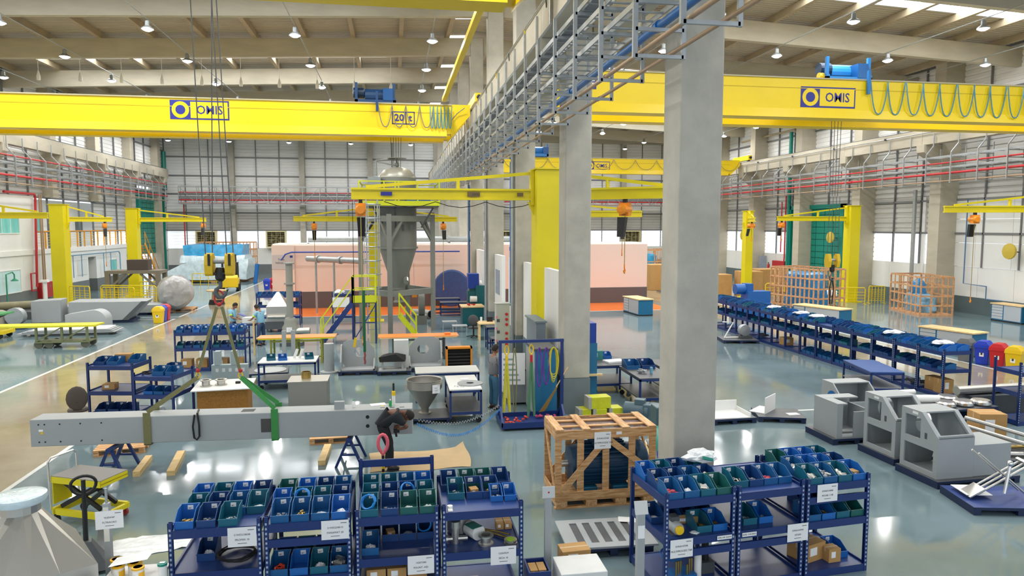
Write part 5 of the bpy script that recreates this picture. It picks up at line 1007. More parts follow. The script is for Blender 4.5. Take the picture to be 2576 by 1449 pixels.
# posts and boxes between the racks
g1 = thing('grey_post', 'slim grey post with a small square target plate', 'post', (1.99, 9.0, 0)); MB().box(-.045, .045, -.03, .03, .01, 1.36).build('shaft', MACH, g1); MB().box(-.085, .085, -.045, -.035, 1.33, 1.49).build('plate', mat('plate_pale', '#C9CBCB', .5), g1, bevel=.004); MB().lathe([(.0001, -.05), (.012, -.05), (.012, -.045), (.0001, -.045)], 10, (0, 0, 1.41), 'y').build('red_dot', REDB, g1); MB().box(-.06, .06, -.12, .12, 0, .01).build('foot', STEELD, g1)
g2 = thing('grey_post', 'grey post with a tilted cap plate before the right racks', 'post', (3.08, 8.42, 0)); MB().box(-.05, .05, -.04, .04, .01, 1.28).build('shaft', MACH, g2); MB().cb(0, -.02, 1.35, .17, .02, .17, 0, radians(-20)).build('cap_plate', mat('plate_pale', '#C9CBCB', .5), g2); MB().box(-.045, .045, -.045, -.04, .95, 1.12).build('sticker', PAPER, g2); MB().box(-.2, .2, -.2, .2, 0, .01).build('foot', STEELD, g2)
flat_pallet('dark pallet carrying the cartons between the near racks', (2.42, 9.06, 0), 0, .7, .5)
carton((2.4, 9.1, .141), .42, .3, .22, 'brown carton stack bottom between the near racks'); carton((2.38, 9.1, .363), .4, .26, .2, 'brown carton on top between the near racks', .05)
MB().box(-.3, .3, -.25, .25, 0, .62).build('white_box', TABLEW, loc=(2.3, 8.5, 0), bevel=.01, label='plain white box at the bottom edge between the near racks', cat='box')
tt = thing('tool_tray', 'blue tray with small boxes at the foot of the slim post', 'tray', (1.76, 8.6, 0)); MB().box(-.14, .14, -.2, .2, 0, .5).build('stand', RACK, tt); MB().box(-.14, .14, -.2, -.18, .5, .6).box(-.14, .14, .18, .2, .5, .6).box(-.14, -.12, -.18, .18, .5, .6).box(.12, .14, -.18, .18, .5, .6).build('rim', RACK, tt)
for k in range(2): carton((1.705+.11*k, 8.6, .501), .1, .22, .08, '%s small carton in the blue tray' % ('left', 'right')[k], tape=False)
# ================================================================== MID-GROUND, LEFT BAY
def trolley_table(label, x0, x1, y0, y1, h, top, frame=None, shelf=.3, wheels=True, rz=0, name='trolley', cat='trolley', shelfm=None):
    cx, cy = (x0+x1)/2, (y0+y1)/2; w, d = x1-x0, y1-y0; t = thing(name, label, cat, (cx, cy, 0), rz); f = frame or RACK; b0 = .14 if wheels else 0
    MB().box(-w/2, w/2, -d/2, d/2, h-.03, h).build('top', top, t); MB().box(-w/2, w/2, -d/2, -d/2+.05, h-.09, h-.03).box(-w/2, w/2, d/2-.05, d/2, h-.09, h-.03).box(-w/2, -w/2+.05, -d/2, d/2, h-.09, h-.03).box(w/2-.05, w/2, -d/2, d/2, h-.09, h-.03).build('apron', f, t)
    for x in (-w/2, w/2-.05):
        for y in (-d/2, d/2-.05): MB().box(x, x+.05, y, y+.05, b0, h-.09).build('leg', f, t)
    if shelf: MB().box(-w/2, w/2, -d/2, d/2, shelf-.03, shelf).build('shelf', shelfm or DKTOP, t); MB().box(-w/2, w/2, -d/2-.004, -d/2, shelf-.07, shelf).build('shelf_edge', f, t)
    if wheels:
        for x in (-w/2+.08, w/2-.08):
            for y in (-d/2+.08, d/2-.08): MB().lathe([(.02, -.025), (.07, -.025), (.07, .025), (.02, .025)], 14, (x, y, .07), 'y').box(x-.03, x+.03, y-.03, y+.03, .09, .14).build('castor', RUB, t)
    return t
# small rack with bins left of the aisle workers
for k in range(2):
    nm = ('left', 'right')[k]; X0 = -7.4+1.17*k; rack_unit('blue rack with bins behind the hanging slings, %s unit' % nm, (X0, 25.3, 0), 0, 1.15, .8, LV, 1.44, None, False, (), 'mid left parts racks')
    bins_at('top of mid left rack, %s unit' % nm, X0, 25.3, 1.341, [('front', .04, [(.16+.27*c, (0, 3, 1, 0)[c], 'm' if c % 2 else None) for c in range(4)]), ('back', .4, [(.16+.27*c, (3, 0, 0, 1)[c], 'p' if c == 1 else None) for c in range(4)])])
    bins_at('middle of mid left rack, %s unit' % nm, X0, 25.3, .811, [('front', .06, [(.16+.27*c, (2, 3, 0, 2)[c], ('m', 'p', 'm', 'w')[c]) for c in range(4)])])
    paper((X0+(.95 if k == 0 else .3), 25.29, .5), .28, .22, ('EVR6010', 'MIX'), 'white paper on the front of the mid left rack, %s unit' % nm)
    for j in range(2): carton((X0+.3+.5*j, 25.7, .101), .36, .34, .28, 'brown carton on the floor shelf of the mid left rack, %s unit, %s' % (nm, ('left', 'right')[j]))
# two racks just behind the beam
rack_unit('blue rack with big bins behind the beam, farther left unit', (-7.85, 19.5, 0), radians(-10), 1.2, .95, [.1, .7, 1.36], 1.45, None, False, (), 'racks behind the beam')
rack_unit('blue rack with big bins behind the beam, nearer right unit', (-6.5, 18.75, 0), radians(-14), 1.06, 1.0, [.1, .74, 1.2], 1.3, None, False, (), 'racks behind the beam')
for k, (x, y, z, mi) in enumerate(((-7.6, 19.65, 1.361, 3), (-7.27, 19.6, 1.361, 0), (-6.83, 19.85, 1.361, 0))): pbin((x, y, z), -.17, 'big blue bin on top of the far rack behind the beam, %s from left' % ORD[k], .28, .4, .17, mi)
carton((-7.15, 20.15, 1.361), .4, .25, .2, 'torn brown carton on top of the rack behind the beam'); carton((-7.4, 19.8, .701), .3, .3, .14, 'small brown carton on the middle shelf behind the beam')
for k, (x, y, z, mi) in enumerate(((-5.92, 18.8, 1.201, 0), (-5.58, 18.72, 1.201, 0), (-5.75, 19.18, 1.201, 3))): pbin((x, y, z), -.24, 'large blue bin on the nearer rack behind the beam, %s' % ORD[k], .3, .34, .2, mi)
coil((-6.2, 19.0, 1.215), .14, 'black cable coil on top of the rack behind the beam', 12, BLACK, 0, 4)
for k in range(3): pbin((-6.15+.26*k, 18.76-.06*k, .741), -.24, 'blue bin on the middle shelf of the nearer rack behind the beam, %s' % ORD[k], .24, .36, .15, (1, 0, 3)[k])
for k in range(3): pbin((-7.6+.33*k, 19.6-.06*k, .101), -.17, 'blue bin on the bottom shelf behind the beam, %s from left' % ORD[k], .28, .4, .2, 3)
bag((-6.0, 19.1, .101), 'clear bag on the bottom shelf behind the beam', .16, None, (1, 1, 1), 4)
ch = thing('work_stool', 'brown backrest stool at the left end of the beam', 'chair', (-7.72, 18.6, 0), radians(200)); MB().ball((0, .2, .78), .26, 14, 8, (.9, .22, 1.15)).build('backrest', mat('chair_brown', '#4A413B', .6), ch, smooth=True); MB().bar((0, .24, .7), (0, .18, .42), .06, .03).build('back_bar', BLACK, ch); MB().lathe([(.0001, .42), (.22, .42), (.23, .46), (.2, .5), (.0001, .51)], 18).build('seat', mat('chair_brown', '#4A413B', .6), ch, smooth=True); MB().tube((0, 0, .08), (0, 0, .42), .03, 8).build('column', BLACK, ch)
for k in range(5): MB().bar((0, 0, .08), (.28*cos(k*1.257), .28*sin(k*1.257), .05), .04, .03).build('foot', BLACK, ch)
ob = thing('osb_box', 'OSB box covered by a white board with pipe flanges', 'box', (-4.42, 19.2, 0), radians(5)); MB().box(-.6, .62, -.45, .5, 0, .8).build('sides', OSB, ob); MB().box(-.72, .72, -.6, .68, .8, .825).build('white_board', WHITE, ob)
flanged((-4.85, 19.1, .83), 'upright steel pipe flange on the white board, left', .14, .16); flanged((-4.5, 19.2, .83), 'steel pipe flange on the white board, right', .15, .14); MB().box(-.06, .06, -.04, .04, 0, .05).build('black_block', BLACK, loc=(-4.1, 19.3, .83), label='small black block on the white board', cat='block'); MB().lathe([(.0001, 0), (.3, 0), (.3, .012), (.0001, .012)], 24).build('steel_disc', STEEL, loc=(-4.68, 19.35, .826), label='flat steel disc under the flanges on the white board', cat='disc') if False else None
tk = thing('stainless_tank', 'square stainless tank with a round neck behind the beam', 'tank', (-2.33, 19.75, 0)); MB().box(-.52, .5, -.4, .4, .0, .78).build('body', INOXD, tk, bevel=.02); MB().box(-.54, .52, -.42, .42, .78, .8).build('lid', INOX, tk); MB().lathe([(.13, .8), (.13, .97), (.115, .97), (.115, .8)], 18, (-.1, .1, 0)).build('neck', BRASS, tk, smooth=True)
ta = trolley_table('blue trolley with a white top and teal bins on it', -4.1, -2.4, 22.0, 22.95, .85, TABLEW)
for k, (x, y, mi) in enumerate(((-3.75, 22.3, 2), (-3.4, 22.25, 1), (-2.62, 22.35, 2))): pbin((x, y, .851), .2, 'teal parts bin on the white-topped trolley, %s from left' % ORD[k], .26, .34, .16, mi)
MB().bar((0, 0, .02), (.1, .05, .3), .03, .08).bar((.16, 0, .02), (.26, .05, .3), .03, .08).build('white_bracket', WHITE, loc=(-3.1, 22.5, .85), label='leaning white bracket on the white-topped trolley', cat='bracket')
MB().lathe([(.0001, 0), (.5, 0), (.5, .02), (.0001, .02)], 30).build('saw_disc', STEEL, loc=(-4.0, 23.6, .301), label='large flat saw-edged steel disc behind the white-topped trolley', cat='disc'); flat_pallet('low dark pallet under the saw disc', (-4.1, 23.6, 0), .1, 1.3, 1.0, None, .3)
bk = thing('machine_bracket', 'pale grey bracket casting with two uprights behind the OSB box', 'bracket', (-4.75, 21.4, 0)); GP = mat('pale_grey_blue', '#A4B4B8', .5); MB().box(-.5, .5, -.1, .1, 0, .95).box(-.4, -.25, -.12, .12, .95, 1.35).box(.05, .2, -.12, .12, .95, 1.35).build('plate', GP, bk)
for k in range(5): MB().box(-.38+.18*k, -.3+.18*k, -.105, -.1, .75, .85).build('slot', mat('slot_white', '#DDE3E4', .5), bk)
# grey castings on pallets
def casting(label, x, y, flip=False):
    t = thing('grey_casting', label, 'casting', (x, y, .14)); s = -1 if flip else 1
    pr = [(-.55, 0), (.55, 0), (.55, .62), (.25, .95), (-.45, .95), (-.55, .75)]; q = [(s*a, b) for a, b in pr]; n = 20; hole = [(.06*s+.2*cos(2*pi*k/n), .52+.17*sin(2*pi*k/n)) for k in range(n)]
    # plate with a real hole: ring of quads between outline samples and the hole
    out = []
    for hx, hz in hole:
        d = Vector((hx-.06*s, hz-.52)).normalized(); best = None
        for (ax, az), (bx, bz) in zip(q, q[1:]+q[:1]):
            ex, ez = bx-ax, bz-az; den = d.x*ez-d.y*ex
            if abs(den) < 1e-9: continue
            tt = ((ax-.06*s)*ez-(az-.52)*ex)/den; uu = ((ax-.06*s)*d.y-(az-.52)*d.x)/den
            if tt > 0 and -1e-6 <= uu <= 1+1e-6 and (best is None or tt < best): best = tt
        out.append((.06*s+d.x*best, .52+d.y*best))
    b = MB()
    for yy in (.3, .33): b.add([(p[0], yy, p[1]) for p in hole]+[(p[0], yy, p[1]) for p in out], [(k, (k+1) % n, n+(k+1) % n, n+k) for k in range(n)])
    b.add([(p[0], .3, p[1]) for p in hole]+[(p[0], .33, p[1]) for p in hole], [(k, (k+1) % n, n+(k+1) % n, n+k) for k in range(n)]).add([(p[0], .3, p[1]) for p in out]+[(p[0], .33, p[1]) for p in out], [(k, (k+1) % n, n+(k+1) % n, n+k) for k in range(n)])
    b.build('back_plate', MACH, t); MB().box(-.55, .55, -.35, .3, 0, .04).build('base_plate', MACH, t); MB().prism([(-.35, 0), (.3, 0), (.3, .8), (.1, .8), (-.35, .3)], 'x', -.55*s-.02, -.55*s+.02).prism([(-.35, 0), (.3, 0), (.3, .3), (-.35, .06)], 'x', .53*s-.02, .53*s+.02).build('side_rib', MACH, t); return t
for k, (x, y, w) in enumerate(((-1.25, 24.2, 1.25), (-.05, 24.0, 1.1), (1.1, 24.4, 1.1))): flat_pallet('dark pallet under the grey castings, %s from left' % ORD[k], (x, y, 0), 0, w, .85)
casting('grey bent casting with an oval hole, left of the black cover', -1.25, 24.2); casting('grey bent casting with an oval hole, beside the orange shutter', 1.02, 24.45, True)
gp = thing('grey_roll_post', 'upright grey cylinder post left of the castings', 'post', (-2.22, 24.4, 0)); MB().lathe([(.3, 0), (.3, .05), (.17, .07), (.17, 1.0), (.0001, 1.0)], 20).build('body', MACH, gp, smooth=True)
cv = thing('covered_part', 'black cloth-covered part on a pallet', 'covered part', (-.1, 23.85, .14)); MB().loft([[(-.42, -.2, .3), (.42, -.2, .3), (.45, .2, .32), (-.45, .2, .32)], [(-.45, -.16, .45), (.1, -.14, .55), (.45, .1, .48), (-.3, .15, .5)], [(-.2, -.05, .52), (.1, -.05, .58), (.2, .05, .55), (-.1, .05, .56)]]).build('cover', mat('black_cloth', '#1B1B1D', .8, bump=.5, bs=8), cv); MB().box(-.36, -.3, -.15, .15, 0, .3).box(.3, .36, -.15, .15, 0, .3).box(-.45, .45, -.3, .2, 0, .04).build('cradle', MACH, cv)
carton((.2, 24.25, .14), .5, .3, .95, 'tall white box behind the black cover', 0, TABLEW, False, False, name='white_box')
oc = thing('orange_shutter', 'orange framed unit with dark louvres', 'shutter unit', (2.16, 24.1, 0)); OF = mat('orange_frame', '#E08A1A', .45); MB().box(-.45, -.39, -.15, .15, 0, .82).box(.39, .45, -.15, .15, 0, .82).box(-.45, .45, -.15, .15, .76, .82).box(-.45, .45, -.15, .15, 0, .1).build('frame', OF, oc); MB().box(-.39, .39, 0, .02, .1, .76).build('back', BLACK, oc)
for k in range(6): MB().cb(0, -.06, .16+.11*k, .78, .1, .015, 0, radians(35)).build('louvre', mat('louvre_dark', '#2C2C2E', .5), oc)
trolley_table('blue work table with a long white top behind the funnel', .55, 2.35, 19.7, 20.6, .85, TABLEW, None, 0, False, 0, 'work_table', 'table')
tbb = trolley_table('blue trolley with a white board and steel disc right of the funnel', 1.32, 2.14, 17.4, 19.1, .88, TABLEW)
MB().lathe([(.1, 0), (.33, 0), (.33, .025), (.1, .025), (.1, 0)], 26).build('steel_ring', STEEL, loc=(1.9, 18.0, .881), label='flat steel ring on the trolley right of the funnel', cat='ring'); heap((1.6, 17.7, .881), 'handful of bolts on the trolley right of the funnel', STEEL, 8, .12, .06, .012, seed=3); MB().box(-.1, .1, -.07, .07, 0, .03).build('red_white_cloth', PAPER, loc=(1.8, 18.5, .881), label='folded cloth on the trolley right of the funnel', cat='cloth')
fu = thing('funnel_vessel', 'stainless cone funnel standing on a dark pallet', 'funnel', (.73, 18.05, .14)); MB().lathe([(.16, 0), (.16, .03), (.1, .04), (.1, .14), (.43, .66), (.45, .68), (.45, .88), (.47, .9), (.45, .9), (.43, .88), (.43, .7), (.09, .16), (.09, .03)], 30).build('shell', INOXD, fu, smooth=True); MB().box(-.05, .05, -.06, 0, 0, .16).xf(Matrix.Translation((-.46, 0, .62))).build('handle', INOX, fu); paper((1.0, 17.62, .75), .2, .22, ('EVR601', 'CONE'), 'paper hung on the rim of the stainless funnel', .3)
flat_pallet('dark pallet under the stainless funnel', (.8, 18.0, 0), 0, 1.15, .95)
# orange topped yellow tables
for k, (x0, x1, z, nm) in enumerate(((-4.9, -2.15, .95, 'left'), (-.62, 2.35, .88, 'right'))):
    t = thing('orange_table', '%s long table with an orange board top' % nm, 'table', ((x0+x1)/2, 26.6, 0)); w = x1-x0; MB().box(-w/2, w/2, -.4, .4, z-.02, z).build('board', ORBD, t); MB().box(-w/2+.05, w/2-.05, -.42, .42, z-.06, z-.02).build('board_edge', LIME if k == 0 else WOODTOP, t)
    FM = mat('frame_olive', '#8F9230', .5) if k == 0 else STEELD
    for x in (-w*.32, 0, w*.32):
        for y in (-.35, .35): MB().box(x-.03, x+.03, y-.03, y+.03, 0, z-.06).build('leg', FM, t)
    MB().box(-w*.33, w*.33, -.37, -.33, z-.16, z-.1).box(-w*.33, w*.33, .33, .37, z-.16, z-.1).box(-w*.33, w*.33, -.03, .03, .15, .2).build('rail', FM, t)
carton((1.95, 26.5, .88), .22, .22, .08, 'small orange block on the right orange table', 0, ORBD, False, False, name='orange_block')
for k, (x, y) in enumerate(((-3.9, 25.9), (-3.6, 26.0))): MB().box(-.07, .07, -.04, .04, 0, 1.25).build('grey_channel', MACH, loc=(x, y, 0), label='%s upright grey steel channel before the left orange table' % ('left', 'right')[k], cat='channel')
MB().tube((0, 0, 0), (0, 0, 1.35), .035, 8).build('wooden_pole', RAWWOOD, loc=(-5.35, 28.2, 0), label='pale wooden pole standing behind the left orange table', cat='pole')
# pump tower
pu = thing('pump_tower', 'grey valve stack with a tall thick pipe behind the orange table', 'pump', (-4.3, 30.4, 0)); SG = mat('pipe_olive_grey', '#8C8D84', .45); MB().lathe([(.14, 1.2), (.14, 3.4), (.22, 3.4), (.22, 3.46)], 18).build('riser', SG, pu, smooth=True); MB().lathe([(.22, 2.55), (.22, 2.62)], 18).build('flange', SG, pu); MB().lathe([(.3, .15), (.34, .3), (.34, .75), (.25, .9), (.26, 1.0), (.2, 1.15)], 18).build('valve_body', SG, pu, smooth=True); MB().tube((.2, -.1, .6), (.8, -.15, .62), .13, 12).build('drive', INOX, pu, smooth=True); MB().box(-.4, .5, -.35, .35, 0, .15).build('base', STEELD, pu); paper((-4.3, 30.02, .6), .22, .2, ('EVR', 'VALV'), 'paper on the grey valve stack')
# stainless box hopper behind the workers
sb = thing('stainless_box_hopper', 'stainless pyramid-top hopper behind the two light-blue workers', 'hopper', (-5.45, 34.8, 0)); MB().loft([sq(.48, .5, 16), sq(.48, 1.2, 16), sq(.06, 1.85, 16, .3)], True).build('body', INOX, sb); MB().box(-.55, .55, -.55, .55, .15, .5).build('frame', STEELD, sb); MB().tube((-.4, -.6, .75), (.4, -.6, .75), .1, 10).build('manifold', INOX, sb)
for x in (-.45, .45):
    for y in (-.45, .45): MB().box(x-.04, x+.04, y-.04, y+.04, 0, .15).build('leg', STEELD, sb)
for k in range(2):
    X0 = -6.8+1.07*k; rack_unit('blue rack in front of the test room, %s unit' % ('left', 'right')[k], (X0, 36.6, 0), 0, 1.05, .7, [.45, 1.0, 1.5], 1.65, None, False, (), 'racks before the pink room')
    for j in range(4): pbin((X0+.15+.25*j, 36.66, 1.501), 0, 'blue bin on top of the rack before the test room, %s unit, %s' % (('left', 'right')[k], ORD[j]), .22, .36, .18, (0, 3, 3, 0)[j], False)
    for j in range(3): pbin((X0+.2+.3*j, 36.66, 1.001), 0, 'dark bin on the middle of the rack before the test room, %s unit, %s' % (('left', 'right')[k], ORD[j]), .25, .36, .16, 3, False)
    paper((X0+.5, 36.58, 1.05), .4, .22, ('EVR60', 'MIX'), 'paper on the rack before the test room, %s unit' % ('left', 'right')[k])
rack_unit('blue rack behind the yellow-railed stair', (-3.1, 36.3, 0), 0, 1.1, .7, [.45, 1.0, 1.55], 1.65, None, False, (), 'racks before the pink room'); bag((-2.75, 36.65, 1.551), 'bulky wrapped load on the rack behind the stair', .2, BAG, (1.3, .8, .8), 6); carton((-2.26, 36.6, 1.551), .4, .4, .2, 'grey tray on the rack behind the stair', 0, mat('grey_tray', '#8A93A0', .5), False, False, name='tray')
ss = thing('sign_stand', 'grey stand with a white sign plate left of the stair', 'sign stand', (-2.75, 33.2, 0)); MB().tube((0, .02, .02), (0, .02, 2.05), .03, 8).build('pole', STEEL, ss); MB().box(-.06, .7, -.02, 0, 1.25, 1.7).build('plate', WHITE, ss); MB().lathe([(.2, 0), (.2, .02), (.0001, .03)], 14).build('foot', STEELD, ss)
gs = thing('hanging_sling', 'dark green sling hanging with red chain in front of the castings', 'sling', (-.95, 22.5, 0)); MB().box(-.04, .04, -.01, .01, 1.0, 2.95).build('web', mat('sling_dark_green', '#16603F', .8), gs); MB().path([(0, 0, 1.0), (.01, 0, .9), (-.01, 0, .8), (.01, 0, .7), (0, 0, .62)], .035, 6).build('chain', mat('chain_red', '#9A4A4E', .5), gs)
cp = thing('pendant_control', 'yellow crane pendant control hanging left of the green sling', 'pendant control', (-1.25, 22.6, 0)); MB().tube((0, 0, 1.45), (0, 0, 5.7), .01, 5).build('cable', BLACK, cp); MB().cb(0, 0, 1.3, .08, .06, .3, 0, 0, .15).build('handset', YELB, cp)
# workers' trolley
trolley_table('blue trolley with a white box between the two light-blue workers', -6.45, -5.75, 30.7, 31.3, .9, DKTOP, None, .35); carton((-6.05, 31.0, .9), .5, .4, .24, 'white box on the trolley between the two workers', 0, TABLEW, False, False, name='white_box')
# ================================================================== CENTRE: control post, work corner, sling frame
ct = thing('control_post', 'tall grey control cabinet with red emergency buttons', 'control cabinet', (3.72, 24.4, .3)); CG = mat('cabinet_light', '#B9BDB8', .5); MB().box(-.24, .24, -.2, .2, 0, 1.95).build('body', CG, ct, bevel=.01); MB().box(-.26, .26, -.22, .22, 1.95, 1.98).build('cap', CG, ct)
for k, z in enumerate((1.6, 1.42, 1.24, .93, .73, .53)): MB().lathe([(.0001, -.26), (.05, -.25), (.05, -.2)], 14, (.12, 0, z), 'y').build('stop_button', REDB, ct); 
for z in (1.5, 1.1, .68): MB().box(-.245, -.2, -.215, -.2, z-.04, z+.04).build('lamp', mat('lamp_pink', '#F07A92', .4), ct)
for z in (1.4, 1.0, .6): MB().box(-.22, -.12, -.215, -.2, z-.07, z+.03).build('socket', STEELD, ct)
MB().box(-.2, .2, -.18, .18, 0, .3).build('plinth', STEELD, loc=(3.72, 24.4, 0), label='dark plinth under the control cabinet', cat='plinth')
tbn = thing('teal_bench', 'teal work cabinet with a wooden top and red tools', 'bench', (3.85, 35.2, 0)); MB().box(-.55, .5, -.6, .6, .05, .95).build('body', TEAL, tbn); MB().box(-.6, .55, -.65, .65, .95, 1.0).build('top', WOODTOP, tbn); heap((3.7, 35.0, 1.0), 'red tools on the teal bench', RED, 10, .25, .12, .04, seed=2)
bmn = thing('drill_press', 'blue and teal drilling machine behind the teal bench', 'machine', (4.05, 36.7, 0)); MB().box(-.3, .3, -.3, .3, 0, 1.6).build('column', TEAL, bmn); MB().box(-.28, .28, -.35, .35, 1.75, 2.5).build('blue_panel', mat('royal_panel', '#123C9A', .45), bmn); MB().box(.1, .55, -.45, .1, .9, 1.9).build('head', TEAL, bmn); MB().ball((.3, -.15, 2.0), .17, 12, 6).build('cap', WHITE, bmn); MB().tube((-.2, -.45, 1.2), (.15, -.45, 1.2), .16, 14).build('spool', WHITE, bmn); MB().box(-.2, .2, -.25, .25, 1.6, 1.75).build('neck', TEAL, bmn)
dkk = thing('wooden_desk', 'small wooden desk beside the swivel chair', 'desk', (4.12, 30.7, 0)); MB().box(-.55, .4, -.45, .45, .7, .75).build('top', WOODTOP, dkk); MB().box(-.5, -.45, -.4, .4, 0, .7).box(.3, .35, -.4, .4, 0, .7).build('side', WOODTOP, dkk); MB().box(-.1, .15, .1, .2, .75, .95).build('stand', BLACK, dkk); MB().lathe([(.05, .75), (.05, .95)], 12, (-.35, .2, 0)).build('cup', WHITE, dkk)
swc = thing('swivel_chair', 'dark swivel chair in front of the wooden desk', 'chair', (3.45, 31.1, 0), radians(170)); MB().ball((0, .24, .82), .25, 14, 8, (.95, .25, 1.0)).build('backrest', mat('chair_dark', '#454548', .7), swc, smooth=True); MB().box(-.24, .24, -.24, .22, .42, .5).build('seat', mat('chair_dark', '#454548', .7), swc, bevel=.04); MB().bar((0, .22, .45), (0, .26, .7), .06, .03).build('back_bar', BLACK, swc); MB().tube((0, 0, .1), (0, 0, .42), .035, 8).build('column', BLACK, swc)
for k in range(5): MB().bar((0, 0, .1), (.32*cos(k*1.257), .32*sin(k*1.257), .06), .045, .035).build('foot', BLACK, swc)
for k, (x, y) in enumerate(((3.9, 28.3), (3.85, 26.5))): trolley_table('dark blue stool table beside the control cabinet, %s' % ('far', 'near')[k], x-.25, x+.3, y-.3, y+.3, .72 if k else .9, DKTOP, None, .3, False, 0, 'stool_table', 'table')
for k, (x, y) in enumerate(((3.0, 40.6), (3.3, 39.4))): trolley_table('dark metal table on the orange floor, %s' % ('far', 'near')[k], x-.8, x+.7, y-.35, y+.35, .85-.1*k, DKTOP, None, .25, False, 0, 'metal_table', 'table')
tp = thing('pipe_elbow', 'big grey pipe elbow lying near the orange floor', 'pipe', (1.6, 38.3, 0)); MB().path([(-.6, .5, .25), (-.1, .2, .25), (.3, -.4, .25)], .22, 14).build('pipe', SG, tp, smooth=True); MB().lathe([(.0001, 0), (.18, 0)], 16).xf(Matrix.Translation((.3, -.42, .25)) @ Matrix.Rotation(pi/2, 4, 'X') @ Matrix.Rotation(.58, 4, 'Y')).build('bore', BLACK, tp)
bl = thing('blower', 'round grey blower housing at the foot of the silo', 'blower', (1.35, 36.2, 0)); MB().lathe([(.2, -.15), (.6, -.15), (.62, 0), (.6, .15), (.2, .15)], 22, (0, 0, 1.0), 'x').build('scroll', SILO, bl, smooth=True); MB().box(-.25, .25, -.4, .4, 0, .45).build('base', SILO, bl)
for k, (x, y, h) in enumerate(((2.6, 34.0, .35), (3.0, 33.0, .28))):
    t = thing('step_frame', 'grey step frame on the floor right of the silo, %s' % ('far', 'near')[k], 'frame', (x, y, 0)); MB().box(-.35, .35, -.25, .25, h, h+.04).build('tread', MACH, t)
    for xx in (-.33, .3):
        for yy in (-.22, .2): MB().box(xx, xx+.03, yy, yy+.03, 0, h).build('leg', MACH, t)
# sling frame
sfm = thing('sling_frame', 'blue gantry frame hung with lifting slings', 'sling frame', (3.33, 17.05, 0)); 
for x in (-.78, .78): MB().box(x-.035, x+.035, -.035, .035, .08, 2.14).build('upright', RACK, sfm); MB().bar((x, -.45, .1), (x, 0, .5), .05, .05).bar((x, .45, .1), (x, 0, .5), .05, .05).build('foot_brace', RACK, sfm)
MB().box(-.82, .82, -.04, .04, 2.08, 2.15).build('top_bar', RACK, sfm); MB().box(-.82, .82, -.5, .5, .06, .1).build('tray', RACK, sfm); MB().box(-.82, .82, -.5, -.47, .1, .2).box(-.82, .82, .47, .5, .1, .2).box(-.82, -.79, -.5, .5, .1, .2).box(.79, .82, -.5, .5, .1, .2).build('tray_rim', RACK, sfm)
for x in (-.7, .7):
    for y in (-.4, .4): MB().lathe([(.01, -.02), (.035, -.02), (.035, .02), (.01, .02)], 10, (x, y, .035), 'y').build('castor', RUB, sfm)
def hang(label, x, mt, kind, zb, w=.05, ring=None):
    t = thing('lifting_sling', label, 'sling', (3.33+x, 17.05, 0), 0, 'slings on the blue frame'); zt = 2.08
    if kind == 'loop': MB().path([(w*sin(a)*1.2, .02*sin(3*a), (zt+zb)/2-.07+((zt-zb)/2-.07)*cos(a)) for a in [2*pi*j/24 for j in range(24)]], .017, 6, True).build('loop', mt, t)
    elif kind == 'multi':
        for k in range(5): MB().path([((w+.012*k)*sin(a)*1.1, .03*cos(k*1.3), (zt+zb+.05*k)/2-.07+((zt-zb-.05*k)/2-.07)*cos(a)) for a in [2*pi*j/20 for j in range(20)]], .012, 5, True).build('strand', mt, t)
    else:
        for k, o in enumerate((-.03, .03)): MB().path([(o*.4, 0, 1.6), (o*1.2, 0, 1.1), (o*2, .02*k, .6), (o*2.6, -.02, zb)], [.03, .035, .045, .03], 6).build('strand', mt, t)
        MB().path([(.05*cos(a), 0, 1.9+.12*sin(a)) for a in [2*pi*j/16 for j in range(16)]], .017, 6, True).build('ring', YELB, t); MB().tube((0, 0, 1.76), (0, 0, 1.58), .035, 8).build('shackle', YELB if ring is None else RED, t)
    return t
hang('yellow web slings under a yellow ring on the blue frame', -.62, YSL, 'web', .35); hang('olive long sling on the blue frame', -.42, SLO, 'loop', .35, .04); hang('green web slings under a ring on the blue frame', 0, mat('sling_faded_green', '#4E7D5C', .85), 'web', .22, None, 1); hang('left purple round sling on the blue frame', .2, PURP, 'loop', .95); hang('right purple round sling on the blue frame', .38, PURP, 'loop', 1.0, .06); hang('yellow rope bundle on the blue frame', .57, YSL, 'multi', 1.05, .07)
heap((2.95, 17.05, .1), 'orange and red tools in the sling frame tray', mat('orange_red', '#D8452A', .5), 14, .3, .28, .03, seed=21); heap((3.75, 17.05, .1), 'pink straps in the sling frame tray', mat('pink_strap', '#C0406A', .6), 10, .25, .25, .035, seed=22)
br = thing('broom', 'straw broom leaning in the sling frame', 'broom', (3.75, 17.4, 0)); MB().tube((.3, 0, .85), (.62, .05, 1.35), .014, 6).build('stick', RAWWOOD, br); MB().loft([[(-.16, -.03, .22), (.0, .03, .22), (.06, .03, .3), (-.1, -.03, .3)], [(.3, -.02, .82), (.33, .02, .82), (.35, .02, .86), (.3, -.02, .86)]]).build('bristles', mat('straw', '#A8853F', .8), br)
lk = thing('tool_cabinet', 'blue and white tool cabinet behind the sling frame', 'cabinet', (3.85, 18.35, 0)); MB().box(-.28, .3, -.6, .6, 0, 1.75).build('body', STEELB, lk, bevel=.01); MB().box(-.3, -.28, -.58, .58, .05, 1.7).build('white_side', MACH, lk); MB().box(-.32, .32, -.62, .62, 1.75, 1.79).build('top', STEELD, lk)
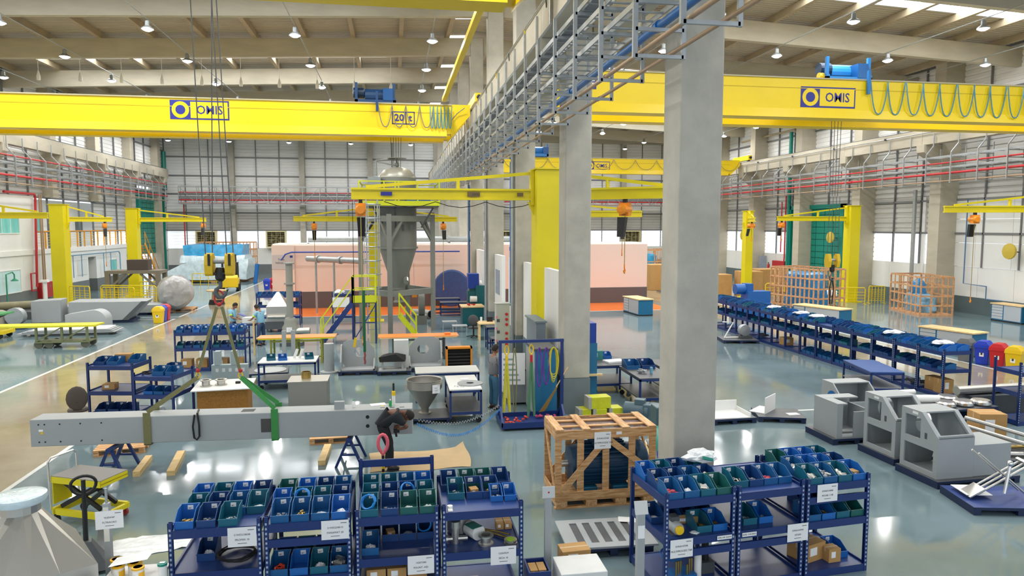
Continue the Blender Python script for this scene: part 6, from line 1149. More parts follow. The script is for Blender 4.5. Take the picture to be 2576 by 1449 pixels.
wb2 = thing('work_bench', 'white-fronted workbench with tools behind the sling frame', 'bench', (3.45, 19.88, 0)); MB().box(-.3, .35, -.8, .9, .05, .95).build('body', MACH, wb2); MB().box(-.35, .4, -.85, .95, .95, 1.0).build('top', DKTOP, wb2); heap((3.45, 19.7, 1.0), 'tools on the bench behind the sling frame', YELB, 10, .2, .5, .03, seed=5); MB().box(-.36, -.3, -.7, .8, .1, .9).build('drawer_front', WHITE, wb2)
MB().box(4.05, 4.33, 20.0, 21.5, 0, 2.15).box(4.0, 4.36, 19.95, 21.55, 2.15, 2.2).build('grey_locker', mat('locker_grey', '#7C8A94', .5), label='grey-blue locker against the white partition', cat='locker')
lkr = thing('blue_locker', 'tall royal blue locker right of the second column', 'locker', (5.32, 18.9, 0)); MB().box(-.16, .16, -.3, .5, 0, 1.75).build('body', STEELB, lkr); MB().box(-.13, .13, -.3, .5, 1.75, 2.3).build('top_unit', mat('royal_panel', '#123C9A', .45), lkr); MB().box(-.16, .3, -.4, -.3, .85, .9).build('ledge', WOODTOP, lkr)
# yellow-taped boxes by the second column
LB2 = mat('box_lime', '#C9CC1E', .5, nz=.15, ns=5)
for k, (x, y, z, rz) in enumerate(((4.74, 17.3, 0, .05), (5.14, 17.28, 0, -.03), (5.56, 17.32, 0, .05), (5.12, 17.3, .303, .06))):
    s = (.32, .36, .36, .6)[k]; t = thing('yellow_box', 'yellow taped carton by the second column, %s' % ('bottom left', 'bottom middle', 'bottom right', 'on top')[k], 'box', (x, y, z), rz); MB().box(-s/2, s/2, -.18, .18, 0, .3).build('carton', LB2, t, bevel=.01); MB().box(-s/2-.002, -s/2+.08, -.182, .182, .0, .302).build('grey_end', mat('box_grey_end', '#A5A59A', .6), t)
trolley_table('dark-topped blue trolley right of the blue locker', 5.75, 6.95, 19.9, 21.3, .85, DKTOP); carton((6.1, 20.9, .85), .4, .3, .28, 'green and white carton on the trolley right of the locker', 0, mat('carton_teal', '#2E7C7A', .6), True, True); MB().box(-.3, .3, -.2, .2, 0, .05).build('white_cloth', PAPER, loc=(6.55, 20.4, .85), rz=.2, label='white folded cloth on the trolley right of the locker', cat='cloth'); pbin((6.5, 20.9, .851), 0, 'blue bin on the trolley right of the locker', .26, .34, .18, 1)
t2 = trolley_table('dark-topped blue trolley with two big blue bins before the near column', 6.5, 7.5, 18.0, 19.8, .85, DKTOP, None, .3)
for k in range(2): pbin((6.75+.45*k, 19.2, .851), 0, 'big blue bin on the trolley before the near column, %s' % ('left', 'right')[k], .4, .5, .22, (0, 3)[k])
MB().lathe([(.04, 0), (.04, .16), (.035, .18)], 12).build('blue_can', mat('can_blue_white', '#6FA9C8', .4), loc=(7.05, 18.6, .851), label='small blue and white can on the trolley', cat='can'); heap((6.8, 18.7, .851), 'grey valve parts on the trolley before the near column', STEEL, 8, .1, .08, .04, seed=9)
trolley_table('dark blue trolley half hidden behind the near column', 7.65, 8.6, 19.2, 20.6, .85, DKTOP, None, .3)
def gmotor(label, x, y, z, rz, s=1.0):
    t = thing('grey_motor', label, 'motor', (x, y, z), rz, 'grey gear motors'); MB().lathe([(.12*s, -.35*s), (.17*s, -.33*s), (.17*s, .12*s), (.2*s, .14*s), (.2*s, .22*s), (.12*s, .26*s)], 18, (0, 0, .22*s), 'x').build('frame', MOTG, t, smooth=True); MB().box(-.1*s, .12*s, -.1*s, .1*s, .36*s, .48*s).build('terminal_box', MOTG, t, bevel=.01); MB().box(.1*s, .42*s, -.16*s, .16*s, .04*s, .4*s).build('gearbox', MOTG, t, bevel=.03)
    for yy in (-.14, .14): MB().box(-.15*s, .1*s, yy*s-.03, yy*s+.03, 0, .08*s).build('foot', MOTG, t)
    return t
gmotor('grey-blue gear motor on the floor right of the yellow cartons', 6.15, 17.0, 0, .9-1.5, 1.15); gmotor('grey-blue gear motor beside the near column', 7.15, 16.5, .0, -.6, 1.2)
rc = thing('roller_assembly', 'teal roller assembly with a blue end disc on timbers left of the near column', 'roller', (5.5, 13.9, 0), radians(78)); MB().lathe([(.0001, -.9), (.17, -.9), (.17, .6), (.0001, .6)], 18, (0, 0, .42), 'x').build('roller', mat('roller_teal', '#1E8A80', .4), rc, smooth=True); MB().lathe([(.0001, -.96), (.2, -.96), (.22, -.9), (.2, -.9)], 20, (0, 0, .42), 'x').build('end_disc', BLUEB, rc); MB().box(-1.1, .9, -.3, -.22, .12, .2).box(-1.1, .9, .22, .3, .12, .2).box(-1.0, -.9, -.3, .3, 0, .12).box(.7, .8, -.3, .3, 0, .12).build('timber_frame', RAWWOOD, rc); MB().box(-.95, .7, -.2, .2, .2, .26).build('cradle', MACH, rc)
cbx = thing('control_box', 'yellow and grey gear unit beside the near column', 'gear unit', (5.9, 15.0, 0)); MB().box(-.2, .2, -.2, .2, .0, .35).build('block', RAWWOOD, cbx); MB().box(-.15, .2, -.2, .2, .35, .9).build('gear_case', MOTG, cbx, bevel=.03); MB().box(.0, .18, -.22, -.2, .5, .85).build('yellow_cover', YELB, cbx)
rg = MB().lathe([(.45, 0), (.55, 0), (.55, .06), (.45, .06), (.45, 0)], 28).build('black_ring', RUB, loc=(6.55, 11.9, 0), label='flat black rubber ring on the floor right of the near column', cat='ring')
# ================================================================== RIGHT BAY
NUMW = ['one','two','three','four','five','six','seven','eight','nine','ten','eleven','twelve','thirteen','fourteen','fifteen','sixteen']
UWR = 1.045
for k in range(15):
    yf = 17.7+UWR*(k+1)        # far end of the unit; local x runs towards the camera
    rack_unit('blue rack unit %s of the long right row, counted from the near end' % NUMW[k], (15.5, yf, 0), -pi/2, UWR-.01, .92, LV, 1.44, None, k < 4, (), 'long right rack row')
    rnd = random.Random(k*7+1)
    for side, dx in (('aisle', .036), ('far', .46)):
        if k in (5,) and side == 'aisle': continue
        for j in range(4):
            p = (15.5+dx, yf-.155-.24*j, 1.341); mi = rnd.choice((0, 0, 3, 1, 3, 2)); h = rnd.choice((.17, .19, .2)); pbin(p, -pi/2, 'blue bin on top of long right rack, unit %s, %s side, %s' % (NUMW[k], side, ORD[j]), .225, .4, h, mi, False, 'bins of the long right row')
    for j in range(4):
        if rnd.random() < .72: pbin((15.54, yf-.155-.24*j, .811), -pi/2, 'blue bin on middle of long right rack, unit %s, %s' % (NUMW[k], ORD[j]), .225, .42, .18, rnd.choice((0, 3, 3, 2)), False, 'bins of the long right row')
    if k in (2, 6, 7, 9, 0): bag((15.9, yf-.5, 1.5), 'white film bag on top of long right rack, unit %s' % NUMW[k], .2, PAPER if k % 2 else BAG, (1.6, 1, .45), k)
    if k in (0,): carton((15.85, yf-.3, .101), .34, .36, .4, 'brown carton at the far side of the near end bottom shelf', .1); carton((15.8, yf-.72, .101), .34, .4, .42, 'brown carton nearest the end of the long right rack', -.05); coil((16.2, yf-.85, .13), .17, 'blue and grey hose coil on the end bottom shelf', 31, BLUEP, 0, 6)
    if k in (3, 8): carton((15.9, yf-.5, .101), .4, .4, .3, 'brown carton on the bottom of long right rack, unit %s' % NUMW[k])
    if k in (4, 5, 6):
        for j in range(3): pbin((15.56, yf-.2-.3*j, .101), -pi/2, 'blue bin on bottom of long right rack, unit %s, %s' % (NUMW[k], ORD[j]), .25, .42, .2, 0, False, 'bins of the long right row')
    if k in (1, 10): heap((15.9, yf-.5, .101), 'grey machine parts on the bottom of long right rack, unit %s' % NUMW[k], STEELD, 8, .2, .22, .06, seed=k)
trolley_table('empty blue trolley in front of the long right rack', 13.65, 14.6, 17.95, 19.85, .78, mat('trolley_blue_top', '#3A5A96', .45), None, .3, True, radians(-12), shelfm=mat('shelf_grey', '#8D9298', .5))
def wheelie(label, loc, rz, m):
    t = thing('waste_bin', label, 'waste bin', loc, rz, 'recycling bins'); MB().loft([[(-.19, -.19, 0), (.19, -.19, 0), (.19, .19, 0), (-.19, .19, 0)], [(-.24, -.24, .62), (.24, -.24, .62), (.24, .24, .62), (-.24, .24, .62)]]).build('body', m, t, bevel=.02)
    MB().loft([[(-.26, -.26, .6), (.26, -.26, .6), (.26, .26, .6), (-.26, .26, .6)], [(-.25, -.25, .72), (.25, -.25, .72), (.25, .25, .72), (-.25, .25, .72)], [(-.13, -.22, .86), (.13, -.22, .86), (.13, .22, .86), (-.13, .22, .86)]]).build('swing_lid', m, t, bevel=.02)
    MB().box(-.07, .07, -.225, -.215, .3, .48).build('label_sticker', PAPER, t); MB().box(-.03, .03, -.228, -.224, .36, .44).build('recycling_mark', INK, t); return t
wheelie('royal blue recycling bin beside the long right rack', (20.9, 22.05, 0), radians(-60), BLUEB); wheelie('red recycling bin between the blue and the yellow one on the right', (20.95, 21.45, 0), radians(-60), REDB); wheelie('yellow recycling bin at the right picture side', (21.0, 20.85, 0), radians(-60), YELB); wheelie('dark grey recycling bin beside the royal blue one', (20.75, 22.68, 0), radians(-60), mat('grey_plastic', '#6A6C6E', .5))
wheelie('yellow recycling bin by the left aisle line', (-11.98, 38.6, 0), 0, YELB); wheelie('blue recycling bin by the left aisle line', (-12.0, 39.15, 0), 0, BLUEB); wheelie('red recycling bin by the left aisle line', (-12.0, 39.7, 0), 0, REDB)
wheelie('far blue recycling bin near the test room', (-9.9, 58.0, 0), 0, BLUEB); wheelie('far red recycling bin near the test room', (-9.6, 59.0, 0), 0, REDB); wheelie('far yellow recycling bin near the test room', (-9.3, 60.0, 0), 0, YELB)
def bench(label, x, y, rz, w=2.0, d=.95):
    t = thing('drawer_bench', label, 'workbench', (x, y, 0), rz, 'drawer workbenches'); MB().box(-w/2, w/2, -d/2, d/2, .88, .93).build('top', WOODTOP, t); MB().box(-w/2+.05, w/2-.05, -d/2+.05, d/2-.05, .06, .88).build('body', STEELB, t)
    for k in range(5): MB().box(-w/2+.1, -w/2+.75, -d/2+.04, -d/2+.05, .12+.15*k, .25+.15*k).build('drawer', mat('drawer_grey', '#B9BEC2', .5), t)
    MB().box(-w/2+.82, w/2-.1, -d/2+.035, -d/2+.05, .1, .86).build('door', mat('door_grey', '#AEB4BA', .5), t); MB().box(-w/2+.05, w/2-.05, -d/2+.05, d/2-.05, 0, .06).build('plinth', BLACK, t); return t
bench('drawer workbench with wooden top beside the larger slatted crate', 21.3, 32.5, radians(-72), 2.9, .95); bench('drawer workbench with wooden top behind the long right rack middle', 21.65, 24.4, radians(-75), 2.3, .9); bench('drawer workbench at the right picture edge by the wall', 31.6, 31.7, radians(-88), 1.9, .85)
b1 = bench('teal workbench with a pale top on the orange floor edge', 13.65, 38.3, radians(-85), 2.2, .95)
def slat_crate(label, x, y, rz, w, d, h, nv, nh, wrap, grp='slatted crates'):
    t = thing('slatted_crate', label, 'crate', (x, y, 0), rz, grp); m = wood('crate_pine', '#B98358', '#D9AA7E', (3, 3, 3))
    for yy in (0, d):
        for k in range(nv): MB().box(w*k/(nv-1)-.045, w*k/(nv-1)+.045, yy-.02, yy+.02, 0, h).build('upright', m, t)
        for k in range(nh): MB().box(0, w, yy-.035, yy-.02, h*k/(nh-1)-.0, h*k/(nh-1)+.09).build('slat', m, t)
    for xx in (0, w):
        n2 = max(3, round(nv*d/w)); 
        for k in range(1, n2-1): MB().box(xx-.02, xx+.02, d*k/(n2-1)-.045, d*k/(n2-1)+.045, 0, h).build('upright', m, t)
        for k in range(nh): MB().box(xx-.035, xx-.02, 0, d, h*k/(nh-1), h*k/(nh-1)+.09).build('slat', m, t)
    MB().box(0, w, 0, d, .02, .1).build('floor', m, t); return t
def blob(name, label, loc, rz, w, d, h, m, seed=0, taper=.75, cat='wrapped load', n=8, amp=.09, parts=None):
    t = thing(name, label, cat, loc, rz); b = MB(); rings = []; N = 28
    prof = [(0, 1.0), (.12, 1.02), (.35, .98), (.6, .92), (.8, (1+taper)/2), (.95, taper), (1.0, taper*.8)]
    for u, k in prof:
        o = []
        for j in range(N):
            a = 2*pi*j/N; c, s = cos(a), sin(a); e = (abs(c)**3.2+abs(s)**3.2)**(-1/3.2); q = 1+amp*NZ.noise(Vector((c*2+seed, s*2, u*3)))*2.2; o.append((c*e*w/2*k*q, s*e*d/2*k*q, h*u*(1+amp*.6*NZ.noise(Vector((c*1.5, s*1.5+seed, 2))))))
        rings.append(o)
    MB().loft(rings).build('film', m, t, smooth=True); return t
slat_crate('larger slatted pine crate around a blue-wrapped machine', 22.25, 34.3, radians(12), 1.85, 3.6, 2.6, 6, 6, 1); blob('wrapped_machine', 'blue film-wrapped machine inside the larger slatted crate', (22.78, 36.25, .11), radians(12), 1.2, 2.6, 2.3, mat('blue_film_deep', '#2F86C4', .25, nz=.4, ns=2.5, bump=.6, bs=6), 3, .95)
slat_crate('smaller slatted pine crate near the right wall', 28.7, 34.7, radians(-12), 1.75, 3.4, 2.1, 4, 5, 1); blob('wrapped_machine', 'low film-wrapped machine inside the smaller slatted crate', (29.91, 36.18, .11), radians(-12), 1.15, 2.3, 1.0, mat('blue_film_pale', '#7FB0CE', .2, nz=.45, ns=3, bump=.7, bs=6), 8, .8); blob('wrapped_part', 'blue film-wrapped cone on the machine in the smaller crate', (29.85, 36.3, 1.12), 0, .7, .7, .85, mat('blue_film_deep', '#2F86C4', .25, nz=.4, ns=2.5, bump=.6, bs=6), 4, .3)
for k, (x, y, sx, sy, sz) in enumerate(((25.2, 47.4, 1.5, 1.4, 1.75), (23.4, 48.2, 1.3, 1.2, 1.5), (27.2, 48.3, 2.0, 1.4, 1.85), (29.2, 48.0, 1.3, 1.2, 1.35))): carton((x, y, 0), sx, sy, sz, 'huge brown carton by the right jib pillar, %s from left' % ORD[(1, 0, 2, 3)[k]], 0, CARD, True, False)
for k, (x, y, sx, sy, sz, rz) in enumerate(((20.3, 53.0, 1.7, 1.5, 2.0, .2), (22.4, 51.6, 1.5, 1.3, 1.25, .1), (22.6, 53.6, 1.8, 1.5, 1.7, -.1))): carton((x, y, 0), sx, sy, sz, 'huge brown carton left of the near column, %s' % ('left', 'front', 'back')[k], rz, CARD, True, False)
for k, (x, y) in enumerate(((20.0, 57.0), (23.0, 58.6))):
    slat_crate('far slatted crate with blue load behind the cartons, %s' % ('left', 'right')[k], x, y, 0, 2.6, 2.0, 2.9, 4, 4, 1); blob('wrapped_machine', 'blue wrapped load inside the far slatted crate, %s' % ('left', 'right')[k], (x+1.3, y+1.0, .11), 0, 1.7, 1.2, 2.5, PBLUE, 11+k, .95)
pj2 = thing('pallet_truck', 'small far blue pallet truck in front of the cartons', 'pallet truck', (20.0, 50.0, 0)); MB().tube((0, 0, .2), (0, .1, 1.3), .04, 6).build('shaft', STEELD, pj2); MB().path([(.2*cos(a), .1, 1.4+.16*sin(a)) for a in [2*pi*j/12 for j in range(12)]], .03, 5, True).build('handle', BLACK, pj2); MB().loft([[(-.3, -.2, 0), (.3, -.2, 0), (.3, .2, 0), (-.3, .2, 0)], [(-.08, -.05, .45), (.08, -.05, .45), (.08, .05, .45), (-.08, .05, .45)]]).build('hood', mat('hood_blue', '#3A5878', .5), pj2)
for x in (-.2, .2): MB().box(x-.08, x+.08, .2, 1.3, .05, .1).build('fork', STEELD, pj2)
hc2 = thing('hydrant_cabinet', 'red hydrant cabinet on the right wall above the cartons', 'cabinet', (32.2, 55.4, 1.1)); MB().box(-.14, .14, -.9, .9, 0, .95).build('body', RED, hc2)
extinguisher((32.0, 56.8, 1.2), 'red fire extinguisher left of the right hydrant cabinet')
MB().path([(32.0, 54.3, 7.8), (32.0, 54.3, 2.4), (31.9, 54.3, 1.2)], .06, 8).build('fire_riser', REDP, label='red fire pipe dropping beside the right green door', cat='pipe'); MB().path([(32.0, 54.9, 7.0), (32.0, 54.9, 2.8)], .05, 8).build('fire_riser', REDP, label='second thinner red pipe beside the right green door', cat='pipe')
MB().tube((31.9, 39.45, .6), (31.9, 39.45, 7.2), .12, 10).build('wall_pipe', STEEL, label='grey downpipe at the edge of the white right panels', cat='pipe'); MB().path([(32.15, 35.6, 6.5), (32.15, 35.6, 1.7), (32.15, 34.0, 1.65), (32.15, 34.0, .95), (32.15, 33.0, .95)], .035, 6).build('blue_conduit', mat('conduit_blue', '#5B7AA0', .5), label='thin blue conduit with a step on the white right wall', cat='conduit')
def wallfan(label, x, y, z):
    t = thing('wall_fan', label, 'fan', (x, y, z)); MB().tube((0, 0, 0), (-.5, 0, .05), .03, 6).build('arm', BLACK, t); MB().lathe([(.02, -.1), (.4, -.06), (.42, 0), (.4, .06), (.02, .1)], 16, (-.6, 0, .05), 'x').build('cage', mat('fan_yellow', '#C8B040', .5), t); return t
wallfan('yellow wall fan on the right green door edge', 32.0, 47.2, 4.1); wallfan('yellow wall fan on the right wall behind the jib pillar', 31.2, 58.8, 4.1); wallfan('yellow wall fan on the white panels at the right picture edge', 32.3, 32.2, 3.6)
# bottom block of the right crane
h2 = thing('hook_block', 'yellow hook block hanging before the right jib pillar', 'hook block', (18.1, 27.0, 2.2))
for x in (-.2, .2): MB().prism([(-.12, 1.05), (.12, 1.05), (.17, 1.3), (.1, 1.6), (-.1, 1.6), (-.17, 1.3)], 'x', x-.07, x+.07).build('sheave_case', CY2, h2)
MB().tube((-.15, 0, 1.35), (.15, 0, 1.35), .06, 10).build('axle', STEEL, h2); MB().lathe([(.08, .85), (.1, .9), (.1, 1.15)], 12).build('swivel', BLACK, h2); MB().path([(0, 0, .9), (0, 0, .75), (-.1, 0, .66), (-.08, 0, .52), (.04, 0, .5), (.1, 0, .6)], .035, 8).build('hook', STEELD, h2); MB().path([(.02, 0, .6), (-.08, 0, .2), (-.05, 0, -.5), (.05, 0, -.5), (.1, 0, .2), (.02, 0, .6)], .025, 6).build('hanging_chain', BLACK, h2)
for k in range(4): MB().tube((-.24+.16*k, 0, 1.55), (-.22+.15*k, 0, 3.98), .012, 5).build('wire_rope', STEELD, h2)
# barriers
def barrier(label, p, q, h=1.05, m=None, n=4, posts=3, kind=0):
    p = Vector((*p, 0)); q = Vector((*q, 0)); t = thing('safety_barrier', label, 'barrier', p); d = q-p; m = m or RAIL
    MB().path([(0, 0, 0), (0, 0, h-.1), tuple(d*.03+Vector((0, 0, h))), tuple(d*.97+Vector((0, 0, h))), tuple(d+Vector((0, 0, h-.1))), tuple(d)], .035, 6).build('hoop', m, t)
    for k in range(n): z = h*(.18+.72*k/n); MB().tube(Vector((0, 0, z)), d+Vector((0, 0, z)), .016, 5).build('bar', m, t)
    for k in range(1, posts): MB().tube(d*k/posts, d*k/posts+Vector((0, 0, h)), .025, 5).build('post', m, t)
    for u in (0, 1):
        c = d*u; nn = Vector((-d.y, d.x, 0)).normalized()*.3; MB().bar(c-nn, c+nn, .06, .04).build('foot', m, t)
    return t
barrier('yellow barrier before the cartons on the right', (25.2, 45.0), (28.6, 43.6)); barrier('yellow barrier left of the right jib pillar', (27.9, 41.2), (29.6, 40.6)); barrier('folded yellow barrier right of the right jib pillar', (30.3, 41.2), (31.2, 40.9), 1.1, None, 6, 5)
# blue machine behind the long rack
bmc = thing('blue_machine', 'bright blue machine behind the far end of the long right rack', 'machine', (18.9, 35.3, 0)); BM2 = mat('machine_blue', '#1A5CA8', .4); MB().box(-.9, .9, -.6, .6, 0, .9).build('base', BM2, bmc, bevel=.03); MB().box(-.4, .9, -.5, .3, .9, 1.5).build('guard', BM2, bmc); MB().tube((-.9, 0, 1.6), (-.3, 0, 1.6), .28, 14).build('motor', BM2, bmc, smooth=True); MB().box(-.35, .0, -.3, .3, 1.2, 1.9).build('head', BM2, bmc)
flat_pallet('dark pallet with a small grinder before the long right rack', (14.6, 28.3, 0), -.2, 1.5, 1.3); gr_ = thing('bench_grinder', 'small grey grinder on a pallet before the long right rack', 'grinder', (14.85, 28.2, .14)); MB().box(-.25, .3, -.2, .2, 0, .12).build('foot', STEELD, gr_); MB().lathe([(.05, -.15), (.24, -.12), (.26, 0), (.24, .12), (.05, .15)], 18, (0, 0, .35), 'y').build('body', STEEL, gr_, smooth=True); MB().path([(-.9, 0, .035), (-.5, 0, .7), (-.9, .2, .7)], .03, 6).path([(-.9, 0, .05), (-.2, 0, .05)], .03, 6).build('frame', WHITE, gr_)
# pallets with sheet parts right of the near column
flat_pallet('dark pallet with a grey tray right of the near column', (8.35, 16.7, 0), .05, 1.2, .95); flat_pallet('dark pallet with a white angle part, farther right', (9.75, 16.6, 0), -.3, 1.15, .95)
t = thing('sheet_tray', 'grey folded tray on the pallet right of the near column', 'tray', (8.3, 16.65, .14)); MB().box(-.5, .5, -.4, .35, 0, .02).box(-.5, .5, .35, .38, 0, .28).box(-.52, -.5, -.4, .38, 0, .15).box(.5, .52, -.4, .38, 0, .12).build('sheet', WHITE, t)
t = thing('angle_part', 'white bent angle part on the farther dark pallet', 'part', (9.6, 16.75, .14), .7); MB().box(-.35, .35, -.02, .0, 0, .42).box(-.35, .35, 0, .4, 0, .02).build('sheet', WHITE, t); MB().box(-.15, .15, -.1, .1, 0, .01).build('white_rag', PAPER, loc=(10.05, 16.4, .14), label='white rag on the farther dark pallet', cat='rag')
# ---------------- grey machine housings
def housing(label, x, y, rz, block=False):
    t = thing('machine_housing', label, 'machine housing', (x, y, .14), rz, 'grey machine housings'); w, d, h = .82, .95, 1.2; q = .03; zf, ys = .8, .42   # front height, slope top y
    def side(xa, xb, holes):
        b = MB(); pr = [(0, 0), (d, 0), (d, h), (ys, h), (0, zf)]
        if not holes: b.prism(pr, 'x', xa, xb)
        else:
            b.prism([(0, 0), (.1, 0), (.1, zf+.09), (0, zf)], 'x', xa, xb).prism([(d-.1, 0), (d, 0), (d, h), (d-.1, h)], 'x', xa, xb).prism([(.1, 0), (d-.1, 0), (d-.1, .1), (.1, .1)], 'x', xa, xb).prism([(.1, .52), (d-.1, .52), (d-.1, .66), (.1, .66)], 'x', xa, xb).prism([(.1, .66), (.44, .66), (.44, h), (ys, h), (.1, zf+.09)], 'x', xa, xb).prism([(.44, 1.08), (d-.1, 1.08), (d-.1, h), (.44, h)], 'x', xa, xb)
        return b
    side(0, q, True).build('left_side', MACH, t); side(w-q, w, False).build('right_side', MACH, t); MB().box(q, w-q, 0, q, 0, zf).build('front', MACH, t); MB().box(q, w-q, ys, d, h-q, h).build('top', MACH, t)
    n = 24; b = MB(); c = (w*.62, .84); hole = [(c[0]+.2*cos(2*pi*k/n), c[1]+.22*sin(2*pi*k/n)) for k in range(n)]; out = []
    for hx, hz in hole:
        dx, dz = hx-c[0], hz-c[1]; k = min((((w-q if dx > 0 else q)-c[0])/dx) if abs(dx) > 1e-6 else 9, (((h-q if dz > 0 else 0)-c[1])/dz) if abs(dz) > 1e-6 else 9); out.append((c[0]+dx*k, c[1]+dz*k))
    for yy in (d-q, d): b.add([(p[0], yy, p[1]) for p in hole]+[(p[0], yy, p[1]) for p in out], [(k, (k+1) % n, n+(k+1) % n, n+k) for k in range(n)])
    b.add([(p[0], d-q, p[1]) for p in hole]+[(p[0], d, p[1]) for p in hole], [(k, (k+1) % n, n+(k+1) % n, n+k) for k in range(n)]).build('back', MACHD, t)
    s = MB()
    for xa, xb in ((q, .09), (w-.09, w-q)): s.add([(xa, 0, zf), (xb, 0, zf), (xb, ys, h), (xa, ys, h), (xa, .03, zf-.03), (xb, .03, zf-.03), (xb, ys+.03, h-.03), (xa, ys+.03, h-.03)], [(0, 1, 2, 3), (4, 7, 6, 5), (0, 4, 5, 1), (1, 5, 6, 2), (2, 6, 7, 3), (3, 7, 4, 0)])
    s.box(q, w-q, 0, .05, zf-.03, zf+.03).build('slope_frame', MACH, t); MB().box(q, w-q, q, d-q, 0, .03).build('floor_plate', MACHD, t); MB().box(-.003, 0, .27, .33, .7, .82).build('latch', STEELD, t); MB().box(-.004, 0, .52, .66, 1.12, 1.17).build('mark', WHITE, t)
    if block: MB().box(w, w+.85, 0, .75, 0, .62).build('side_block', MACH, t, bevel=.01); MB().box(w+.03, w+.2, .2, .5, .62, .68).build('lug', MACH, t)
    return t
housing('nearest grey machine housing with a round hole and side block on the right', 10.12, 11.6, radians(2), True); housing('second grey machine housing just behind the nearest one', 10.2, 12.85, radians(2))
flat_pallet('dark blue pallet under the nearest grey housing', (10.95, 12.05, 0), radians(2), 1.85, 1.1); flat_pallet('dark blue pallet under the second grey housing', (10.62, 13.35, 0), radians(2), 1.0, 1.1)
hf = thing('open_frame_box', 'low open grey frame box behind the second housing', 'frame', (9.86, 14.3, .14)); MB().box(0, .9, 0, .9, 0, .03).build('bottom', MACH, hf); MB().box(0, .03, 0, .9, .03, .8).build('left_side', MACH, hf); MB().box(.87, .9, .0, .87, .03, .6).build('right_side', MACH, hf); MB().box(.03, .9, .87, .9, .03, .8).build('back', MACH, hf); MB().box(.03, .14, 0, .03, .03, .77).box(.42, .87, 0, .03, .03, .6).build('front', MACH, hf); MB().box(.03, .25, .0, .55, .77, .8).box(.03, .9, .56, .87, .77, .8).build('top', MACH, hf); MB().box(.1, .8, .03, .06, .1, .14).build('tube', INOX, hf)
flat_pallet('dark pallet under the low open grey frame', (10.35, 14.8, 0), 0, 1.2, 1.1)
hg = thing('machine_hood', 'sloped grey hood behind the open frame box', 'machine hood', (10.9, 15.6, 0)); MB().prism([(0, 0), (.9, 0), (.9, 1.0), (.45, 1.0), (.0, .62)], 'x', 0, .03).prism([(0, 0), (.9, 0), (.9, 1.0), (.45, 1.0), (.0, .62)], 'x', 1.0, 1.03).box(.03, 1.0, .45, .87, .97, .998).box(.03, 1.0, .87, .898, .02, .998).box(.03, 1.0, .002, .03, .02, .6).build('shell', MACH, hg); MB().lathe([(.12, -.01), (.2, -.01), (.2, 0)], 20, (0, .45, .6), 'x').build('port', BLUEP, hg)
# ---------------- tubular stand on the blue pallet
flat_pallet('navy pallet with a polished tubular stand at the right edge', (10.65, 10.65, 0), radians(-12), 1.6, 1.05, mat('pallet_top_blue', '#2E4584', .45, nz=.2, ns=3))
ts = thing('tubular_stand', 'polished crossed tubular stand on the navy pallet', 'stand', (10.55, 10.65, .2), radians(-12))
for y in (-.12, 0, .12): MB().tube((-.45, y, .02), (.4, y, .55), .022, 10).build('tube', INOX, ts, smooth=True)
for y in (-.1, .1): MB().tube((-.4, y+.05, .75), (.45, y+.05, .02), .02, 10).build('tube', INOX, ts, smooth=True)
MB().cb(.42, 0, .56, .05, .34, .12, 0, 0, -.5).build('end_plate', INOX, ts); MB().cb(-.45, 0, .06, .3, .34, .02, 0, 0, -.55).build('foot_plate', INOX, ts); MB().tube((-.05, -.25, .1), (.05, -.2, .58), .03, 10).ball((.05, -.2, .62), .055, 10, 6).build('ball_rod', CHROME, ts, smooth=True); MB().box(-.6, -.15, -.1, .4, .0, .01).build('white_sheet', PAPER, ts)
# ---------------- scrap and pipe pallets on the far right
flat_pallet('navy pallet with pipes at the right edge', (13.0, 12.9, 0), -.3, 2.2, 1.4)
for k, (p, q, r, m) in enumerate((((12.2, 13.4, .62), (13.5, 11.95, .26), .045, INOX), ((12.5, 13.6, .7), (14.0, 12.4, .28), .045, INOX), ((12.1, 12.7, .2), (13.9, 12.2, .2), .05, INOX), ((12.3, 13.0, .2), (13.9, 12.9, .2), .04, BRASS))): MB().tube(p, q, r, 10).build('steel_pipe', m, label='stainless pipe on the navy pallet at the right edge, %s' % ORD[k], cat='pipe', smooth=True)
carton((13.55, 14.1, .0), .62, .5, .66, 'brown carton with a navy print at the right edge', -.2); blob('white_wrap', 'white film bundle beside the brown carton on the right', (12.5, 14.35, 0), .4, 1.0, .75, .6, PAPER, 6, .6, 'film bundle')
for k, (p, q, r) in enumerate((((11.5, 15.35, .76), (13.1, 15.1, .74), .09), ((12.05, 15.9, .72), (13.1, 15.9, .72), .07))): MB().tube(p, q, r, 12).build('white_pipe', WHITE, label='thick white pipe behind the grey housings, %s' % ('upper', 'lower')[k], cat='pipe', smooth=True)
pr_ = thing('pipe_stand', 'low grey stand under the white pipes', 'stand', (12.5, 15.5, 0)); MB().box(-.45, .5, -.5, .6, .0, .64).build('box', MACHD, pr_)
for k in range(5):
    x, y = 13.55+.5*(k % 3), 15.35+.52*(k//3); MB().lathe([(.0001, .1), (.2, .1), (.24, .14), (.24, .2), (.2, .24), (.0001, .24)], 22).build('polished_cap', CHROME, loc=(x, y, .36), label='polished round cap on the scrap pallet, %s' % ORD[k], cat='cap', smooth=True)
flat_pallet('dark pallet under the polished caps', (14.0, 15.7, 0), .1, 1.6, 1.3, None, .46); MB().lathe([(.15, 0), (.24, 0), (.24, .4), (.22, .4)], 18).build('black_drum', BLACK, loc=(17.2, 15.4, 0), label='black open drum behind the scrap pallet', cat='drum', smooth=True); pipe('grey_pipe', (14.6, 16.2, .62), (17.5, 16.4, .62), .12, INOX, 'long grey pipe lying behind the polished caps')
MB().box(14.9, 17.3, 16.0, 16.6, 0, .5).build('pipe_plinth', STEELD, label='dark plinth below the long grey pipe', cat='plinth')
